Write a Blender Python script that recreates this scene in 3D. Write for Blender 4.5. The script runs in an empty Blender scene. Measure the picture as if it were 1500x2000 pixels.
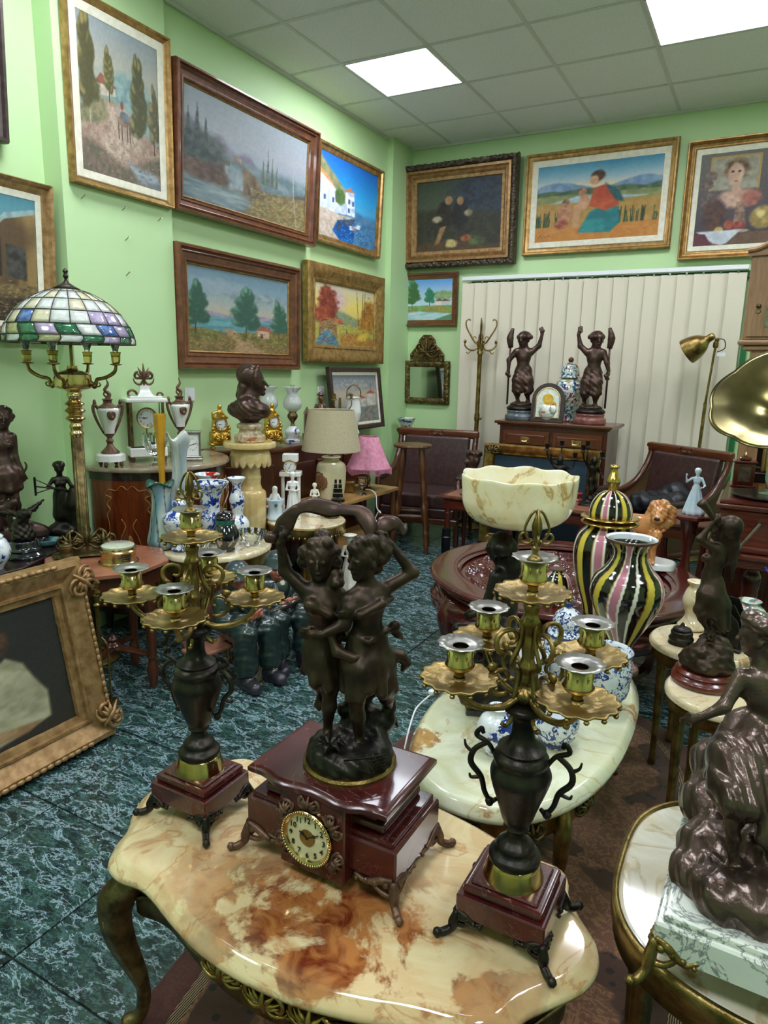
import bpy, bmesh, math, random
import numpy as np
from mathutils import Vector, Matrix
PI = math.pi
rnd = random.Random(7)
SC = bpy.context.scene
COL = SC.collection

# ------------------------------------------------------------------ camera
CAM_H = 1.475
PITCH, ROLL, YAW = .20905, .02151, .49776
FPX = 1344.95
def _cam():
    f0 = Vector((-math.sin(YAW), math.cos(YAW), 0)); r0 = Vector((math.cos(YAW), math.sin(YAW), 0)); up = Vector((0, 0, 1))
    fw = f0*math.cos(PITCH) - up*math.sin(PITCH); u = up*math.cos(PITCH) + f0*math.sin(PITCH)
    r = r0*math.cos(ROLL) + u*math.sin(ROLL); u2 = u*math.cos(ROLL) - r0*math.sin(ROLL)
    cd = bpy.data.cameras.new('camera'); cd.sensor_fit = 'HORIZONTAL'; cd.sensor_width = 36; cd.lens = 36*FPX/1500
    cd.clip_start = .05; cd.clip_end = 60
    co = bpy.data.objects.new('camera', cd); COL.objects.link(co)
    m = Matrix.Identity(4)
    for i in range(3):
        m[i][0] = r[i]; m[i][1] = u2[i]; m[i][2] = -fw[i]
    m[2][3] = CAM_H
    co.matrix_world = m; SC.camera = co
_cam()
# ------------------------------------------------------------------ world, exposure
w = bpy.data.worlds.new('world'); SC.world = w; w.use_nodes = True
w.node_tree.nodes['Background'].inputs[0].default_value = (.55, .7, .9, 1)
w.node_tree.nodes['Background'].inputs[1].default_value = .05
SC.view_settings.view_transform = 'Standard'; SC.view_settings.look = 'None'
SC.view_settings.exposure = 1.35; SC.view_settings.gamma = 1; SC.view_settings.use_curve_mapping = False
PANEL_STRENGTH = 11.0

# ------------------------------------------------------------------ colour
def lin(h):
    h = h.lstrip('#'); o = []
    for i in (0, 2, 4):
        c = int(h[i:i+2], 16)/255
        o.append(c/12.92 if c <= .04045 else ((c+.055)/1.055)**2.4)
    return tuple(o)
def lin4(h): return lin(h) + (1,)

# ------------------------------------------------------------------ geometry
class G:
    """vertices (n,3), faces, optional vertex colours"""
    def __init__(s, v=None, f=None, c=None):
        s.v = np.zeros((0, 3)) if v is None else np.asarray(v, float).reshape(-1, 3); s.f = [] if f is None else list(f); s.c = c
    def __add__(s, o):
        n = len(s.v); c = None
        if s.c is not None or o.c is not None:
            a = s.c if s.c is not None else np.ones((len(s.v), 3)); b = o.c if o.c is not None else np.ones((len(o.v), 3))
            c = np.vstack([a, b])
        return G(np.vstack([s.v, o.v]), s.f + [tuple(i+n for i in q) for q in o.f], c)
    def mv(s, x=0, y=0, z=0): return G(s.v + np.array([x, y, z]), s.f, s.c)
    def sc(s, x, y=None, z=None):
        if y is None: y = z = x
        g = G(s.v*np.array([x, y, z]), s.f, s.c)
        if x*y*z < 0: g.f = [tuple(reversed(q)) for q in g.f]
        return g
    def rot(s, ax, a):
        m = np.array(Matrix.Rotation(a, 3, ax)); return G(s.v @ m.T, s.f, s.c)
    def tint(s, fn): s.c = fn(s.v); return s
    def warp(s, fn): return G(fn(s.v), s.f, s.c)
def cat(l):
    """join a list of G in one go"""
    vs = []; fs = []; n = 0; cs = []; anyc = any(g.c is not None for g in l)
    for g in l:
        vs.append(g.v); fs += [tuple(i+n for i in q) for q in g.f]; n += len(g.v)
        if anyc: cs.append(g.c if g.c is not None else np.ones((len(g.v), 3)))
    return G(np.vstack(vs), fs, np.vstack(cs) if anyc else None)
def box(sx, sy, sz, c=(0, 0, 0), bev=0, seg=1):
    """box centred in x,y with its underside at c.z"""
    x, y = sx/2, sy/2
    v = np.array([(-x, -y, 0), (x, -y, 0), (x, y, 0), (-x, y, 0), (-x, -y, sz), (x, -y, sz), (x, y, sz), (-x, y, sz)])
    f = [(3, 2, 1, 0), (4, 5, 6, 7), (0, 1, 5, 4), (1, 2, 6, 5), (2, 3, 7, 6), (3, 0, 4, 7)]
    if bev > 0:
        bm = bmesh.new(); bv = [bm.verts.new(p) for p in v]; [bm.faces.new([bv[i] for i in q]) for q in f]
        bmesh.ops.bevel(bm, geom=bm.edges[:], offset=bev, segments=seg, affect='EDGES', profile=.5)
        bm.verts.index_update(); v = np.array([p.co[:] for p in bm.verts]); f = [tuple(p.index for p in q.verts) for q in bm.faces]; bm.free()
    return G(v + np.array(c), f)
def lathe(prof, n=32, mod=None, caps=True):
    """revolve (r,z) about z; mod(theta, k) multiplies r"""
    th = np.arange(n)*2*PI/n; V = []
    for k, (r, z) in enumerate(prof):
        m = np.ones(n) if mod is None else np.array([mod(t, k/(len(prof)-1)) for t in th])
        V.append(np.stack([r*m*np.cos(th), r*m*np.sin(th), np.full(n, z)], 1))
    F = []
    for k in range(len(prof)-1):
        a, b = k*n, (k+1)*n
        F += [(a+i, a+(i+1) % n, b+(i+1) % n, b+i) for i in range(n)]
    if caps:
        if prof[0][0] > 1e-5: F.append(tuple(reversed(range(n))))
        if prof[-1][0] > 1e-5: F.append(tuple(range((len(prof)-1)*n, len(prof)*n)))
    return G(np.vstack(V), F)
def spline(pts, n=8):
    """Catmull-Rom through the points (any dimension)"""
    p = np.asarray(pts, float); q = np.vstack([2*p[0]-p[1], p, 2*p[-1]-p[-2]]); out = []
    for i in range(1, len(q)-2):
        for t in np.arange(n)/n:
            a, b, c, d = q[i-1], q[i], q[i+1], q[i+2]
            out.append(.5*((2*b)+(c-a)*t+(2*a-5*b+4*c-d)*t*t+(3*b-a-3*c+d)*t**3))
    out.append(p[-1]); return np.array(out)
def prof(pts, n=4): return [(max(r, 0), z) for r, z in spline(pts, n)]
def tube(pts, r, n=8, flat=1.0, up=None):
    """sweep a circle (or ellipse flat<1) along points; r scalar or per-point list"""
    P = np.asarray(pts, float); m = len(P); R = np.full(m, r, float) if np.isscalar(r) else np.interp(np.linspace(0, 1, m), np.linspace(0, 1, len(r)), r)
    T = np.gradient(P, axis=0); T /= np.linalg.norm(T, axis=1)[:, None] + 1e-12
    u = np.array(up if up is not None else ((0, 0, 1) if abs(T[0][2]) < .9 else (1, 0, 0)), float); V = []
    th = np.arange(n)*2*PI/n
    for i in range(m):
        u = u - T[i]*(u @ T[i]); u /= np.linalg.norm(u) + 1e-12; b = np.cross(T[i], u)
        V.append(P[i] + R[i]*(np.cos(th)[:, None]*b + flat*np.sin(th)[:, None]*u))
    F = [(i*n+j, i*n+(j+1) % n, (i+1)*n+(j+1) % n, (i+1)*n+j) for i in range(m-1) for j in range(n)]
    F += [tuple(reversed(range(n))), tuple(range((m-1)*n, m*n))]
    return G(np.vstack(V), F)
def ball(r, c=(0, 0, 0), n=12, s=(1, 1, 1)):
    k = max(4, n//2); g = lathe([(r*math.sin(PI*i/k), -r*math.cos(PI*i/k)) for i in range(k+1)], n, caps=False)
    return g.sc(*s).mv(*c)
def offset_ring(o, d):
    """inset a closed ccw 2D outline by d (vertex normals)"""
    o = np.asarray(o, float); a = np.roll(o, 1, 0); b = np.roll(o, -1, 0); t1 = o-a; t2 = b-o
    t1 /= np.linalg.norm(t1, axis=1)[:, None]+1e-12; t2 /= np.linalg.norm(t2, axis=1)[:, None]+1e-12
    n1 = np.stack([-t1[:, 1], t1[:, 0]], 1); n2 = np.stack([-t2[:, 1], t2[:, 0]], 1); n = n1+n2
    n /= np.linalg.norm(n, axis=1)[:, None]+1e-12; cs = np.clip((n*n1).sum(1), .5, 1)
    return o + n*(d/cs)[:, None]
def slab(outline, rings, cap0=True, cap1=True):
    """rings: list of (inset, z) from bottom to top round a ccw outline"""
    rings = list(rings)
    if cap1: rings.append((rings[-1][0]+.003, rings[-1][1]))
    if cap0: rings.insert(0, (rings[0][0]+.003, rings[0][1]))
    n = len(outline); V = []; F = []
    for d, z in rings:
        o = offset_ring(outline, d); V.append(np.column_stack([o, np.full(n, z)]))
    for k in range(len(rings)-1):
        F += [(k*n+i, k*n+(i+1) % n, (k+1)*n+(i+1) % n, (k+1)*n+i) for i in range(n)]
    if cap0: F.append(tuple(reversed(range(n))))
    if cap1: F.append(tuple(range((len(rings)-1)*n, len(rings)*n)))
    return G(np.vstack(V), F)
def ellipse(a, b, n=48, p=2.0, cx=0, cy=0):
    t = np.arange(n)*2*PI/n; c, s = np.cos(t), np.sin(t)
    return np.stack([cx+a*np.sign(c)*abs(c)**(2/p), cy+b*np.sign(s)*abs(s)**(2/p)], 1)
def ngon(r, n, ph=0): return np.array([(r*math.cos(ph+2*PI*i/n), r*math.sin(ph+2*PI*i/n)) for i in range(n)])
def extr(outline, t, axis='y'):
    """outline in the (x,z) plane extruded t along y (centred)"""
    o = np.asarray(outline, float); g = slab(o, [(0, -t/2), (0, t/2)])
    return G(np.stack([g.v[:, 0], -g.v[:, 2], g.v[:, 1]], 1), g.f)
def scroll(c, r0, r1, a0, a1, n=20, plane='xz'):
    """spiral points about c from radius r0 to r1, angle a0 to a1"""
    t = np.linspace(0, 1, n); r = r0+(r1-r0)*t; a = a0+(a1-a0)*t; x, z = r*np.cos(a), r*np.sin(a)
    o = np.zeros((n, 3)); o[:, 0] = x; o[:, 2] = z
    return o+np.array(c)
def rocaille(wd, ht, t, seed=0, n=14):
    """carved leaf-and-scroll ornament, wd wide, ht tall, in the xz plane, facing -y"""
    R = random.Random(seed); l = []
    for s in (-1, 1):
        l.append(tube(scroll((s*wd*.26, 0, ht*.45), wd*.22, wd*.04, PI/2 if s > 0 else PI/2, (PI/2+s*-4.6), 14), [t*.8, t*.45], 6))
        for k in range(3):
            a = s*(.5+.45*k); L = ht*(.55-.1*k)
            p0 = np.array((0, 0, ht*.35)); p2 = p0+np.array((math.sin(a)*L*wd/ht, 0, math.cos(a)*L)); p1 = (p0+p2)/2+np.array((0, -t*.9, 0))
            l.append(tube(spline([p0, p1, p2], 4), [t*.5, t*.8, t*.15], 6))
        l.append(tube(spline([(0, 0, ht*.3), (s*wd*.2, -t*.4, ht*.12), (s*wd*.42, 0, ht*.2), (s*wd*.5, 0, ht*.38)], 4), [t*.7, t*.6, t*.25], 6))
    l.append(tube(spline([(0, 0, 0), (0, -t, ht*.5), (0, 0, ht)], 4), [t*.4, t, t*.2], 6))
    l.append(ball(t*1.1, (0, -t*.6, ht*.4), 8))
    return cat(l)

# ------------------------------------------------------------------ sculpting: smooth-union field + surface nets
class Clay:
    def __init__(s, res): s.res = res; s.ops = []; s.post = []
    def cap(s, a, b, ra, rb=None, k=.012):
        s.ops.append(('c', np.array(a, float), np.array(b, float), ra, ra if rb is None else rb, k)); return s
    def ell(s, c, r, k=.012, rot=None):
        r = (r, r, r) if np.isscalar(r) else r
        s.ops.append(('e', np.array(c, float), np.array(r, float), None if rot is None else np.array(Matrix.Rotation(rot[1], 3, rot[0])), 0, k)); return s
    def cut(s, c, r, k=.006):
        r = (r, r, r) if np.isscalar(r) else r
        s.ops.append(('x', np.array(c, float), np.array(r, float), None, 0, k)); return s
    def chain(s, pts, rs, k=.012):
        for i in range(len(pts)-1):
            r = rs if np.isscalar(rs) else rs[i]; r2 = rs if np.isscalar(rs) else rs[i+1]
            s.cap(pts[i], pts[i+1], r, r2, k)
        return s
    def relief(s, fn): s.post.append(fn); return s
    def build(s):
        h = s.res; lo = np.full(3, 1e9); hi = -lo
        for o in s.ops:
            if o[0] == 'x': continue
            if o[0] == 'c':
                m = max(o[3], o[4]); a = np.minimum(o[1], o[2])-m; b = np.maximum(o[1], o[2])+m
            else: m = max(o[2]); a = o[1]-m; b = o[1]+m
            lo = np.minimum(lo, a); hi = np.maximum(hi, b)
        lo -= 4*h; hi += 4*h; n = np.ceil((hi-lo)/h).astype(int)+1
        ax = [lo[i]+h*np.arange(n[i]) for i in range(3)]
        phi = np.full(n, 1.0)
        for o in s.ops:
            k = o[5]
            if o[0] == 'c': m = max(o[3], o[4]); a = np.minimum(o[1], o[2])-m; b = np.maximum(o[1], o[2])+m
            else: m = max(o[2]); a = o[1]-m; b = o[1]+m
            mg = k+3*h
            i0 = np.clip(np.floor((a-mg-lo)/h).astype(int), 0, n-1); i1 = np.clip(np.ceil((b+mg-lo)/h).astype(int)+1, 1, n)
            if np.any(i1 <= i0): continue
            sl = tuple(slice(i0[j], i1[j]) for j in range(3))
            X, Y, Z = (ax[0][sl[0]][:, None, None], ax[1][sl[1]][None, :, None], ax[2][sl[2]][None, None, :])
            if o[0] == 'c':
                d = o[2]-o[1]; L = d @ d+1e-12
                t = np.clip(((X-o[1][0])*d[0]+(Y-o[1][1])*d[1]+(Z-o[1][2])*d[2])/L, 0, 1)
                D = np.sqrt((X-o[1][0]-t*d[0])**2+(Y-o[1][1]-t*d[1])**2+(Z-o[1][2]-t*d[2])**2)-(o[3]+(o[4]-o[3])*t)
            else:
                x, y, z = X-o[1][0], Y-o[1][1], Z-o[1][2]
                if o[3] is not None:
                    M = o[3].T; x, y, z = (M[0, 0]*x+M[0, 1]*y+M[0, 2]*z, M[1, 0]*x+M[1, 1]*y+M[1, 2]*z, M[2, 0]*x+M[2, 1]*y+M[2, 2]*z)
                q = np.sqrt((x/o[2][0])**2+(y/o[2][1])**2+(z/o[2][2])**2); D = (q-1)*min(o[2])
                if max(o[2])/min(o[2]) > 1.3:
                    q2 = np.sqrt((x/o[2][0]**2)**2+(y/o[2][1]**2)**2+(z/o[2][2]**2)**2)+1e-9; D = q*(q-1)/q2
            P = phi[sl]
            if o[0] == 'x':
                D = -D; t = np.clip(.5-.5*(P-D)/k, 0, 1); phi[sl] = P*(1-t)+D*t+k*t*(1-t)
            else:
                t = np.clip(.5+.5*(P-D)/k, 0, 1); phi[sl] = P*(1-t)+D*t-k*t*(1-t)
        for fn in s.post:
            phi = phi + fn(ax[0][:, None, None], ax[1][None, :, None], ax[2][None, None, :])
        phi[[0, -1]] = 1; phi[:, [0, -1]] = 1; phi[:, :, [0, -1]] = 1
        return nets(phi, lo, h)
def nets(phi, lo, h):
    ins = phi < 0; N = phi.shape
    cnt = np.zeros([k-1 for k in N], np.uint8)
    for dx in (0, 1):
        for dy in (0, 1):
            for dz in (0, 1): cnt += ins[dx:N[0]-1+dx, dy:N[1]-1+dy, dz:N[2]-1+dz]
    act = np.argwhere((cnt > 0) & (cnt < 8)); idx = np.full(cnt.shape, -1, np.int64); idx[tuple(act.T)] = np.arange(len(act))
    acc = np.zeros((len(act), 3)); num = np.zeros(len(act))
    cor = [(a, b, c) for a in (0, 1) for b in (0, 1) for c in (0, 1)]
    val = {c: phi[act[:, 0]+c[0], act[:, 1]+c[1], act[:, 2]+c[2]] for c in cor}
    for c in cor:
        for x in range(3):
            if c[x]: continue
            e = list(c); e[x] = 1; e = tuple(e); a, b = val[c], val[e]; m = (a < 0) != (b < 0)
            t = a[m]/(a[m]-b[m]); p = np.tile(np.array(c, float), (m.sum(), 1)); p[:, x] += t
            acc[m] += p; num[m] += 1
    V = lo+h*(act+acc/num[:, None]); Q = []
    for x in range(3):
        sh = [slice(None)]*3; sh2 = [slice(None)]*3; sh[x] = slice(0, -1); sh2[x] = slice(1, None)
        a, b = ins[tuple(sh)], ins[tuple(sh2)]; y, z = (x+1) % 3, (x+2) % 3
        e = np.argwhere(a != b); e = e[(e[:, y] > 0) & (e[:, z] > 0) & (e[:, y] < N[y]-1) & (e[:, z] < N[z]-1)]
        fl = a[tuple(e.T)]; q = []
        for dy, dz in ((1, 1), (0, 1), (0, 0), (1, 0)):
            c = e.copy(); c[:, y] -= dy; c[:, z] -= dz; q.append(idx[tuple(c.T)])
        q = np.stack(q, 1); q[~fl] = q[~fl][:, ::-1]; Q.append(q)
    return G(V, np.vstack(Q).tolist())

def bronze_person(c, J, u, female=True, dress=None):
    """add a human body to Clay c. J: joint positions, u: head height unit"""
    A = lambda n: np.array(J[n], float); k = .1*u
    h = A('head'); ch = A('chin') if 'chin' in J else h+np.array((0, -.15*u, -.42*u))
    nk = A('neck'); face = J.get('face'); f = np.array(face, float) if face else np.array((ch-h)[:2].tolist()+[0])
    f = f/(np.linalg.norm(f)+1e-9); side = np.cross(f, (0, 0, 1.)); upv = h-nk; upv = upv/np.linalg.norm(upv)
    c.ell(h+upv*.08*u-f*.03*u, (.36*u, .36*u, .42*u), k); c.ell(h-upv*.18*u+f*.1*u, (.25*u, .25*u, .32*u), k)
    c.cap(h+f*.34*u+upv*.08*u, h+f*.43*u-upv*.1*u, .035*u, .06*u, .04*u)        # nose
    for s in (-1, 1):
        c.cut(h+f*.36*u+side*s*.14*u+upv*.05*u, .075*u, .05*u)                    # eye sockets
        c.ell(h+f*.29*u+side*s*.14*u+upv*.04*u, .065*u, .02*u)
        c.ell(h+side*s*.36*u-upv*.06*u, (.06*u, .06*u, .1*u), .03*u)              # ears
    c.ell(h+f*.35*u-upv*.23*u, (.08*u, .08*u, .035*u), .03*u); c.ell(h+f*.3*u-upv*.38*u, .09*u, .06*u)   # mouth, chin
    c.cap(h-upv*.25*u, nk, .17*u, .2*u, k)
    sl, sr = A('shL'), A('shR'); mid = (sl+sr)/2
    wa, pe = A('waist'), A('pel'); chs = A('chest') if 'chest' in J else mid*.6+wa*.4
    ax = (sr-sl); W = np.linalg.norm(ax); ax = ax/(W+1e-9)
    c.cap(nk, mid, .2*u, .28*u, 2*k)
    c.cap(sl+ax*.1*u, sr-ax*.1*u, .2*u, .2*u, 2*k); c.cap(mid*.7+chs*.3+ax*W*.18, chs+ax*W*.14, .3*u, .3*u, 2*k); c.cap(mid*.7+chs*.3-ax*W*.18, chs-ax*W*.14, .3*u, .3*u, 2*k)
    c.cap(chs, wa, .38*u, .33*u, 2*k); c.cap(wa, pe, .34*u, .42*u, 2*k)
    if female:
        for s in (-1, 1): c.ell(chs+ax*s*.24*u+f*.26*u+np.array((0, 0, .04*u)), .19*u, k)
    for S in 'LR':
        if 'el'+S in J:
            c.cap(A('sh'+S), A('el'+S), .2*u, .15*u, k); c.cap(A('el'+S), A('wr'+S), .155*u, .1*u, k)
            hand(c, A('wr'+S), A('ha'+S), u)
        if 'kn'+S in J:
            hp = A('hip'+S) if 'hip'+S in J else pe+ax*(.22*u if S == 'R' else -.22*u)
            c.cap(hp, A('kn'+S), .29*u, .2*u, 1.5*k); c.cap(A('kn'+S), A('kn'+S)*.6+A('an'+S)*.4, .19*u, .19*u, k); c.cap(A('kn'+S)*.6+A('an'+S)*.4, A('an'+S), .19*u, .105*u, k)
            a, t = A('an'+S), A('to'+S); c.cap(a, t, .1*u, .075*u, k); d = t-a; d = d/(np.linalg.norm(d)+1e-9); sd = np.cross(d, (0, 0, 1.)); sd /= np.linalg.norm(sd)+1e-9
            for j in range(5): c.cap(t+sd*(j-2)*.055*u-d*.08*u, t+sd*(j-2)*.06*u+d*(.12-.02*abs(j-1))*u, .04*u, .032*u, .015*u)
    return c
def hand(c, w, h, u, curl=.5):
    d = h-w; L = np.linalg.norm(d); d = d/(L+1e-9); sd = np.cross(d, (0, 1., 0)); sd /= np.linalg.norm(sd)+1e-9; nn = np.cross(sd, d)
    pl = w+d*.22*u; c.cap(w, pl, .085*u, .11*u, .06*u)
    for j in range(4):
        b = pl+sd*(j-1.5)*.07*u+d*.08*u; ln = (.2, .24, .22, .17)[j]*u
        m = b+d*ln*.55+nn*ln*.1; e = m+d*ln*.3+nn*ln*curl
        c.cap(b, m, .042*u, .038*u, .02*u); c.cap(m, e, .038*u, .03*u, .012*u)
    b = w+d*.08*u-sd*.08*u; c.cap(b, b-sd*.1*u+d*.14*u, .045*u, .04*u, .03*u); c.cap(b-sd*.1*u+d*.14*u, b-sd*.08*u+d*.24*u+nn*.05*u, .04*u, .032*u, .02*u)

# ------------------------------------------------------------------ objects
def mesh(name, g, m, smooth=True, sharp=.6):
    me = bpy.data.meshes.new(name); me.from_pydata(g.v.tolist(), [], [tuple(q) for q in g.f]); me.update()
    if g.c is not None:
        at = me.color_attributes.new('Col', 'FLOAT_COLOR', 'POINT'); a = np.ones((len(g.v), 4), np.float32); a[:, :3] = g.c
        at.data.foreach_set('color', a.ravel())
    if m is not None: me.materials.append(m)
    if smooth:
        me.polygons.foreach_set('use_smooth', [True]*len(me.polygons))
        if sharp:
            me['hard'] = 1
            try: me.set_sharp_from_angle(angle=sharp)
            except Exception: pass
    return me
def thing(name, label, category, loc=(0, 0, 0), rz=0, group=None, rx=0):
    o = bpy.data.objects.new(name, None); COL.objects.link(o); o.empty_display_size = .05
    o.location = loc; o.rotation_euler = (rx, 0, rz); o['label'] = label; o['category'] = category
    if group: o['group'] = group
    return o
def part(parent, name, g, m, label=None, smooth=True, sharp=.6, loc=None, rot=None, kind=None):
    me = g if isinstance(g, bpy.types.Mesh) else mesh(name, g, m, smooth, sharp)
    o = bpy.data.objects.new(name, me); COL.objects.link(o); o.parent = parent
    if loc is not None: o.location = loc
    if rot is not None: o.rotation_euler = rot
    if label: o['label'] = label
    if kind: o['kind'] = kind
    wn(o); return o
def wn(o):
    """face-area weighted normals keep bevelled boxes and slabs flat"""
    if o.data.get('hard') and len(o.data.polygons) < 4000:
        m = o.modifiers.new('normals', 'WEIGHTED_NORMAL'); m.mode = 'FACE_AREA'; m.keep_sharp = True
def single(name, label, category, g, m, loc=(0, 0, 0), rz=0, group=None, smooth=True, sharp=.6, rx=0):
    o = bpy.data.objects.new(name, g if isinstance(g, bpy.types.Mesh) else mesh(name, g, m, smooth, sharp)); COL.objects.link(o); o.location = loc; o.rotation_euler = (rx, 0, rz)
    o['label'] = label; o['category'] = category
    if group: o['group'] = group
    wn(o); return o
def struct(name, g, m, parent=None, smooth=False, loc=None):
    o = bpy.data.objects.new(name, g if isinstance(g, bpy.types.Mesh) else mesh(name, g, m, smooth)); COL.objects.link(o); o.parent = parent
    if loc is not None: o.location = loc
    if parent is None: o['kind'] = 'structure'
    return o
def dup(root, loc, rz=None, label=None, scale=None):
    kids = {}
    for o in COL.objects:
        if o.parent is not None: kids.setdefault(o.parent, []).append(o)
    def cp(o, par):
        c = o.copy(); COL.objects.link(c); c.parent = par
        for ch in kids.get(o, []): cp(ch, c)
        return c
    r = cp(root, None); r.location = loc
    if rz is not None: r.rotation_euler[2] = rz
    if scale: r.scale = (scale,)*3
    if label: r['label'] = label
    return r
# ------------------------------------------------------------------ materials
MATS = {}
class NT:
    """tiny node-tree writer"""
    def __init__(s, name):
        s.m = bpy.data.materials.new(name); s.m.use_nodes = True; s.t = s.m.node_tree; s.b = s.t.nodes['Principled BSDF']; MATS[name] = s.m
        s.tc = None
    def n(s, typ, **kw):
        x = s.t.nodes.new('ShaderNode'+typ)
        for k, v in kw.items(): setattr(x, k, v)
        return x
    def l(s, a, b): s.t.links.new(a, b)
    def co(s, scale=(1, 1, 1), rot=(0, 0, 0), gen='Object'):
        if s.tc is None: s.tc = s.n('TexCoord')
        mp = s.n('Mapping'); mp.inputs['Scale'].default_value = scale; mp.inputs['Rotation'].default_value = rot
        s.l(s.tc.outputs[gen], mp.inputs[0]); return mp.outputs[0]
    def noise(s, scale=5, detail=4, rough=.55, dist=0, vec=None):
        x = s.n('TexNoise'); x.inputs['Scale'].default_value = scale; x.inputs['Detail'].default_value = detail; x.inputs['Roughness'].default_value = rough; x.inputs['Distortion'].default_value = dist
        s.l(vec if vec is not None else s.co(), x.inputs['Vector']); return x.outputs['Fac']
    def wave(s, scale=5, dist=2, detail=2, vec=None, kind='BANDS', dscale=1.0):
        x = s.n('TexWave', wave_type=kind); x.inputs['Scale'].default_value = scale; x.inputs['Distortion'].default_value = dist; x.inputs['Detail'].default_value = detail; x.inputs['Detail Scale'].default_value = dscale
        s.l(vec if vec is not None else s.co(), x.inputs['Vector']); return x.outputs['Fac']
    def vor(s, scale=5, feature='F1', out='Distance', vec=None):
        x = s.n('TexVoronoi', feature=feature); x.inputs['Scale'].default_value = scale
        s.l(vec if vec is not None else s.co(), x.inputs['Vector']); return x.outputs[out]
    def ramp(s, fac, stops, interp='LINEAR'):
        x = s.n('ValToRGB'); cr = x.color_ramp; cr.interpolation = interp
        while len(cr.elements) < len(stops): cr.elements.new(.5)
        for e, (p, c) in zip(cr.elements, stops): e.position = p; e.color = lin4(c) if isinstance(c, str) else (c, c, c, 1)
        s.l(fac, x.inputs[0]); return x.outputs[0]
    def mix(s, fac, a, b, mode='MIX'):
        x = s.n('Mix', data_type='RGBA', blend_type=mode)
        for sk, v in ((0, fac), (6, a), (7, b)):
            if isinstance(v, (int, float)): x.inputs[sk].default_value = v
            elif isinstance(v, str): x.inputs[sk].default_value = lin4(v)
            else: s.l(v, x.inputs[sk])
        return x.outputs[2]
    def math(s, op, a, b=0):
        x = s.n('Math', operation=op)
        for i, v in enumerate((a, b)):
            if isinstance(v, (int, float)): x.inputs[i].default_value = v
            else: s.l(v, x.inputs[i])
        return x.outputs[0]
    def col(s, c):
        if isinstance(c, str): s.b.inputs['Base Color'].default_value = lin4(c)
        else: s.l(c, s.b.inputs['Base Color'])
        return s
    def set(s, rough=.5, metal=0., coat=0., trans=0., ior=None, spec=None, sss=0, alpha=None, sheen=0):
        i = s.b.inputs
        if isinstance(rough, (int, float)): i['Roughness'].default_value = rough
        else: s.l(rough, i['Roughness'])
        i['Metallic'].default_value = metal; i['Coat Weight'].default_value = coat; i['Coat Roughness'].default_value = .06; i['Transmission Weight'].default_value = trans
        if ior: i['IOR'].default_value = ior
        if spec is not None: i['Specular IOR Level'].default_value = spec
        if sss: i['Subsurface Weight'].default_value = sss; i['Subsurface Radius'].default_value = (.02, .014, .008); i['Subsurface Scale'].default_value = 1
        if sheen: i['Sheen Weight'].default_value = sheen
        if alpha is not None: i['Alpha'].default_value = alpha
        return s
    def bump(s, h, strength=.3, dist=.01):
        x = s.n('Bump'); x.inputs['Strength'].default_value = strength; x.inputs['Distance'].default_value = dist
        s.l(h, x.inputs['Height']); s.l(x.outputs[0], s.b.inputs['Normal']); return s
def simple(name, c1, c2=None, scale=12, rough=.5, metal=0., coat=0., bump=0, bscale=60, det=4, lo=.35, hi=.65, **kw):
    t = NT(name)
    t.col(c1 if c2 is None else t.ramp(t.noise(scale, det), [(lo, c1), (hi, c2)])); t.set(rough, metal, coat, **kw)
    if bump: t.bump(t.noise(bscale, 3), bump, .004)
    return t.m
def wood(name, dark, light, rough=.3, coat=.3, scale=1.0, axis=2, bump=.05):
    t = NT(name); sc = [14*scale]*3; sc[axis] = 1.6*scale
    v = t.co(tuple(sc)); f = t.noise(3.2, 6, .6, .8, v); t.col(t.ramp(f, [(.3, dark), (.7, light)])); t.set(rough, 0, coat)
    t.bump(t.noise(9, 4, vec=v), bump, .002); return t.m
def onyx(name, base, pale, vein, dark, scale=3.0, amt=.5, sss=.0, rough=.08, patch=None):
    """banded onyx: pale ground, honey bands, rusty patches"""
    t = NT(name); v = t.co()
    w1 = t.noise(scale, 6, .55, 1.4, v); g = t.ramp(w1, [(.30, pale), (.47, base), (.56, pale), (.66, base)])
    w2 = t.noise(scale*.8, 7, .55, 1.6, v); vm = t.ramp(w2, [(.487-.02*amt, 0.), (.5, .55), (.51+.02*amt, 0.)])
    c = t.mix(vm, g, vein)
    w3 = t.noise(scale*1.1, 9, .62, .35, t.co((1, 1, 1), (0, 0, .7))); dm = t.ramp(w3, [(.63-.1*amt, 0.), (.66-.1*amt, .9)])
    if patch is not None:
        g2 = t.n('TexGradient', gradient_type='SPHERICAL'); mp = t.n('Mapping'); mp.inputs['Location'].default_value = tuple(-patch[0][i]*patch[1][i] for i in range(3)); mp.inputs['Scale'].default_value = patch[1]
        t.l(t.tc.outputs['Object'], mp.inputs[0]); t.l(mp.outputs[0], g2.inputs[0]); gm = t.ramp(g2.outputs['Fac'], [(.0, 0.), (.45, 1.)])
        d2 = t.ramp(w3, [(.47, 0.), (.51, 1.)]); dm = t.math('MAXIMUM', t.math('MULTIPLY', d2, gm), t.math('MULTIPLY', dm, .6))
    rc = t.ramp(t.noise(scale*4, 6, .6, 1.), [(.35, dark), (.6, vein)])
    t.col(t.mix(dm, c, rc)); t.set(rough, 0, .5); return t.m
def attr(name, rough=.4, metal=0., coat=0., bump=0, bscale=80):
    t = NT(name); a = t.n('Attribute'); a.attribute_name = 'Col'; t.col(a.outputs['Color']); t.set(rough, metal, coat)
    if bump: t.bump(t.noise(bscale, 4), bump, .003)
    return t.m
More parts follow.
